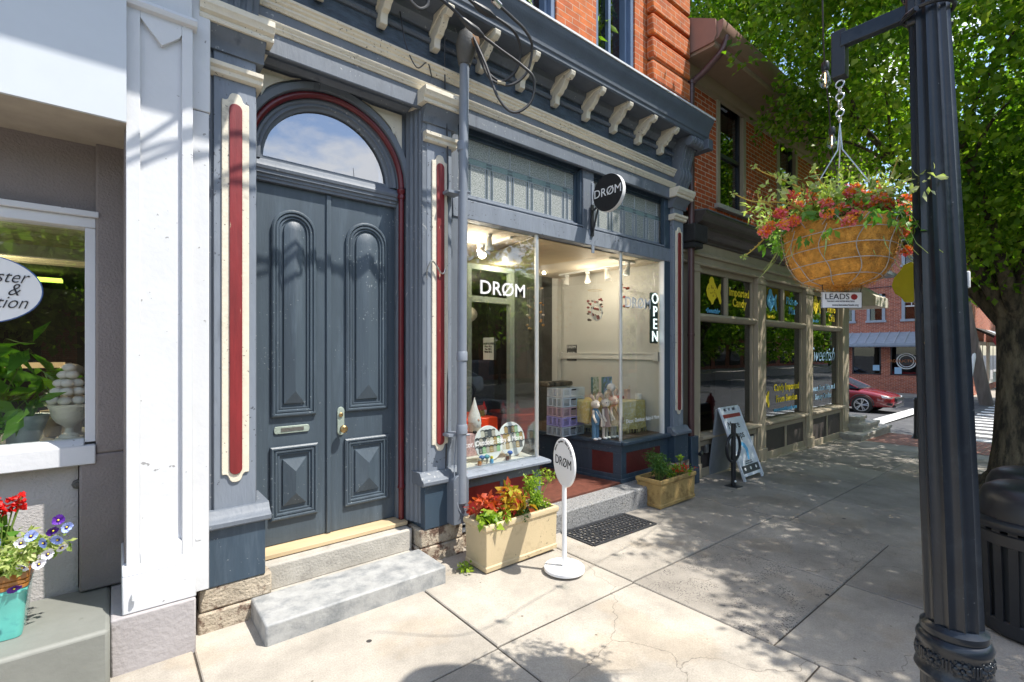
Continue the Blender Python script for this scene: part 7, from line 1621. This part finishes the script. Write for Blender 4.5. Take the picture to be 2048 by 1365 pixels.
# ================================================================ red car in the cross street
def car(loc, rz_, paint, lab):
    """local: length along x, nose at +x, wheels on z=0"""
    t = thing('red_sedan' if 'red' in lab else 'parked_car', loc, lab, 'car'); off = Vector(loc)
    L_, W = 4.85, 1.86
    st = [  # x, half width, sill z, belt z (body shell)
      (-2.42,.62,.42,.80),(-2.36,.78,.32,.98),(-2.05,.88,.24,1.04),(-1.5,.92,.20,1.03),(-.8,.93,.18,1.00),(0,.93,.18,.97),(.8,.93,.18,.94),(1.25,.925,.20,.92),(1.7,.90,.22,.86),(2.05,.85,.24,.78),(2.28,.74,.26,.70),(2.40,.58,.32,.62)]
    b = MB(); ls = []
    for x, hw, z0, z1 in st:
        c = (z1-z0); ls.append([(x,-hw*.92,z0),(x,-hw,z0+.12*c),(x,-hw*1.0,z0+.55*c),(x,-hw*.965,z0+.80*c),(x,-hw*.90,z0+.93*c),(x,-hw*.72,z0+.99*c),(x,-hw*.3,z1+.015),(x,hw*.3,z1+.015),(x,hw*.72,z0+.99*c),(x,hw*.90,z0+.93*c),(x,hw*.965,z0+.80*c),(x,hw,z0+.55*c),(x,hw,z0+.12*c),(x,hw*.92,z0)])
    b.loops(ls, cap=True); b.f.append(tuple(range(len(ls[0])-1, -1, -1))); b.mi.append(0)
    for i in range(len(b.v)): b.v[i] = tuple(Vector(b.v[i])+off)
    body = b.build('body', paint, t, ang=50); m = body.modifiers.new('s', 'SUBSURF'); m.levels = 2; m.render_levels = 2
    def bb(nm, mb, mat, par=None, **kw):
        for i in range(len(mb.v)): mb.v[i] = tuple(Vector(mb.v[i])+off)
        return mb.build(nm, mat, par or t, **kw)
    cab = [(-2.0,.70,.99,1.0),(-1.35,.66,.99,1.34),(-.7,.62,.97,1.43),(0,.61,.97,1.44),(.5,.64,.95,1.36),(1.35,.74,.92,.94)]
    c_ = MB(); c_.loops([[(x,-.80,z0),(x,-hw,z1),(x,hw,z1),(x,.80,z0)] for x, hw, z0, z1 in cab], cap=True); bb('greenhouse', c_, M('car_dark_glass',(.02,.025,.03),.08), ang=60)
    r_ = MB(); r_.loops([[(x,-hw-.01,z-.02),(x,-hw*.9,z+.012),(x,hw*.9,z+.012),(x,hw+.01,z-.02)] for x, hw, z in ((-1.35,.66,1.34),(-.7,.62,1.43),(0,.61,1.44),(.5,.64,1.36))], cap=False); bb('roof', r_, paint)
    for s in (-1, 1):
        pl = MB().tube([(1.30,s*.78,.95),(.5,s*.66,1.355),(-.7,s*.64,1.42),(-1.4,s*.68,1.33),(-2.0,s*.74,1.02)], .022, 6).tube([(-.35,s*.80,.98),(-.40,s*.66,1.41)], .025, 6); bb('window_trim', pl, paint)
        mi = MB().ball((.72,s*.98,1.02), .10, 10, (.8,1,.65)); bb('wing_mirror', mi, paint)
        hl = MB().loops([[(2.02,s*.845,.73),(2.30,s*.70,.64),(2.33,s*.66,.60),(2.06,s*.862,.63)],[(2.03,s*.87,.72),(2.32,s*.735,.64),(2.34,s*.70,.60),(2.07,s*.88,.63)]]); bb('headlight', hl, M('headlight_lens',(.65,.68,.72),.12))
        fg = MB().box(2.20,2.34,s*.72-.06,s*.72+.06,.36,.44); bb('fog_lamp_recess', fg, 'black')
        hd = MB().box(-.55,-.35,s*.935-.015,s*.935+.015,.84,.87).box(.35,.55,s*.94-.015,s*.94+.015,.82,.85); bb('door_handle', hd, paint)
        ln_ = MB().tube([(1.05,s*.937,.25),(1.08,s*.945,.6),(1.02,s*.915,.90)], .005, 4).tube([(-.02,s*.938,.25),(0,s*.948,.6),(-.02,s*.92,.93)], .005, 4); bb('door_seam', ln_, 'black')
        for xw in (1.45, -1.40):
            w_ = MB().tube([(xw,s*.72,.335),(xw,s*.945,.335)], .335, 32); ty_ = bb('wheel', w_, M('tyre_rubber',(.02,.02,.02),.8), bevel=.02)
            ri = MB().ring((xw,s*.952,.335), .225, .018, 'y', 28, 6).tube([(xw,s*.93,.335),(xw,s*.965,.335)], .05, 12)
            for k in range(10):
                a = 2*math.pi*(k//2)/5+(.16 if k % 2 else -.16); ri.tube([(xw+.04*math.cos(a),s*.957,.335+.04*math.sin(a)),(xw+.225*math.cos(a+.12),s*.950,.335+.225*math.sin(a+.12))], .016, 5)
            bb('rim', ri, M('alloy',(.62,.62,.63),.3,metal=.7), ty_)
            ar_ = MB().tube([(xw+.385*math.cos(R(a)),s*.935,.335+.385*math.sin(R(a))) for a in range(0,181,12)], .018, 6); bb('wheel_arch', ar_, 'black')
    g_ = MB().box(2.30,2.44,-.52,.52,.48,.62); bb('grille', g_, 'black', bevel=.02)
    g_ = MB().box(2.28,2.42,-.60,.60,.28,.38); bb('lower_intake', g_, 'black', bevel=.02)
    ch = MB().tube([(2.30,-.66,.64),(2.44,0,.64),(2.30,.66,.64)], .018, 6); bb('chrome_bar', ch, 'steel')
    t.rotation_euler = (0,0,rz_); return t
G['car_red'] = M('dark_red_car_paint',(.22,.012,.018),.25,var=.05,coat=1.0)
G['car_blue'] = M('blue_car_paint',(.02,.10,.35),.25,var=.05,coat=1.0)
G['car_white'] = M('white_car_paint',(.65,.65,.66),.3,coat=.8)
car((22.6,6.95,-.65), R(-90), G['car_red'], 'dark red sedan with its nose out past the candy shop corner')
car((26.8,10.6,-.66), R(-90), G['car_blue'], 'blue parked_car'.replace('parked_car','car in the cross street hidden behind the candy shop'))
car((9.5,-9.8,-.30), R(180), G['car_white'], 'white car parked across the main road, mirrored in the shop windows')

# ================================================================ far side of the main road (mirrored in the windows)
OB = thing('opposite_row_building', (12,-18,0), 'long two-storey brick row on the far side of the main road behind the camera', 'building')
b = MB().box(-14,150,-24,-15.5,-.8,6.0); b.build('wall', 'brick_far', OB, smooth=False)
MB().box(-14.2,150.2,-24,-15.2,6.0,6.35).build('parapet', 'white', OB)
for k in range(30):
    x = -13+3*k; f = MB().box(x,x+2.1,-15.5,-15.44,.3,2.5).build('shopfront', 'shop_dark', OB); MB().box(x+.1,x+2.0,-15.44,-15.42,.7,2.4).build('pane', 'glass_dark', f, smooth=False)
    MB().box(x+.5,x+1.5,-15.5,-15.44,3.6,5.1).build('upper_window', gf, OB)
for i, x in enumerate((0.5, 7.6, 15)):
    t = thing('street_pole', (x,-11.9,0), ['slim black pole across the main road, left','slim black pole across the main road, middle','slim black pole across the main road, right'][i], 'pole')
    MB().lathe([(.12,0),(.06,.2),(.05,4.0),(.09,4.1),(.16,4.4),(.10,4.7),(0,4.8)], (x,-11.9,.02), 16).build('pole', 'black', t)
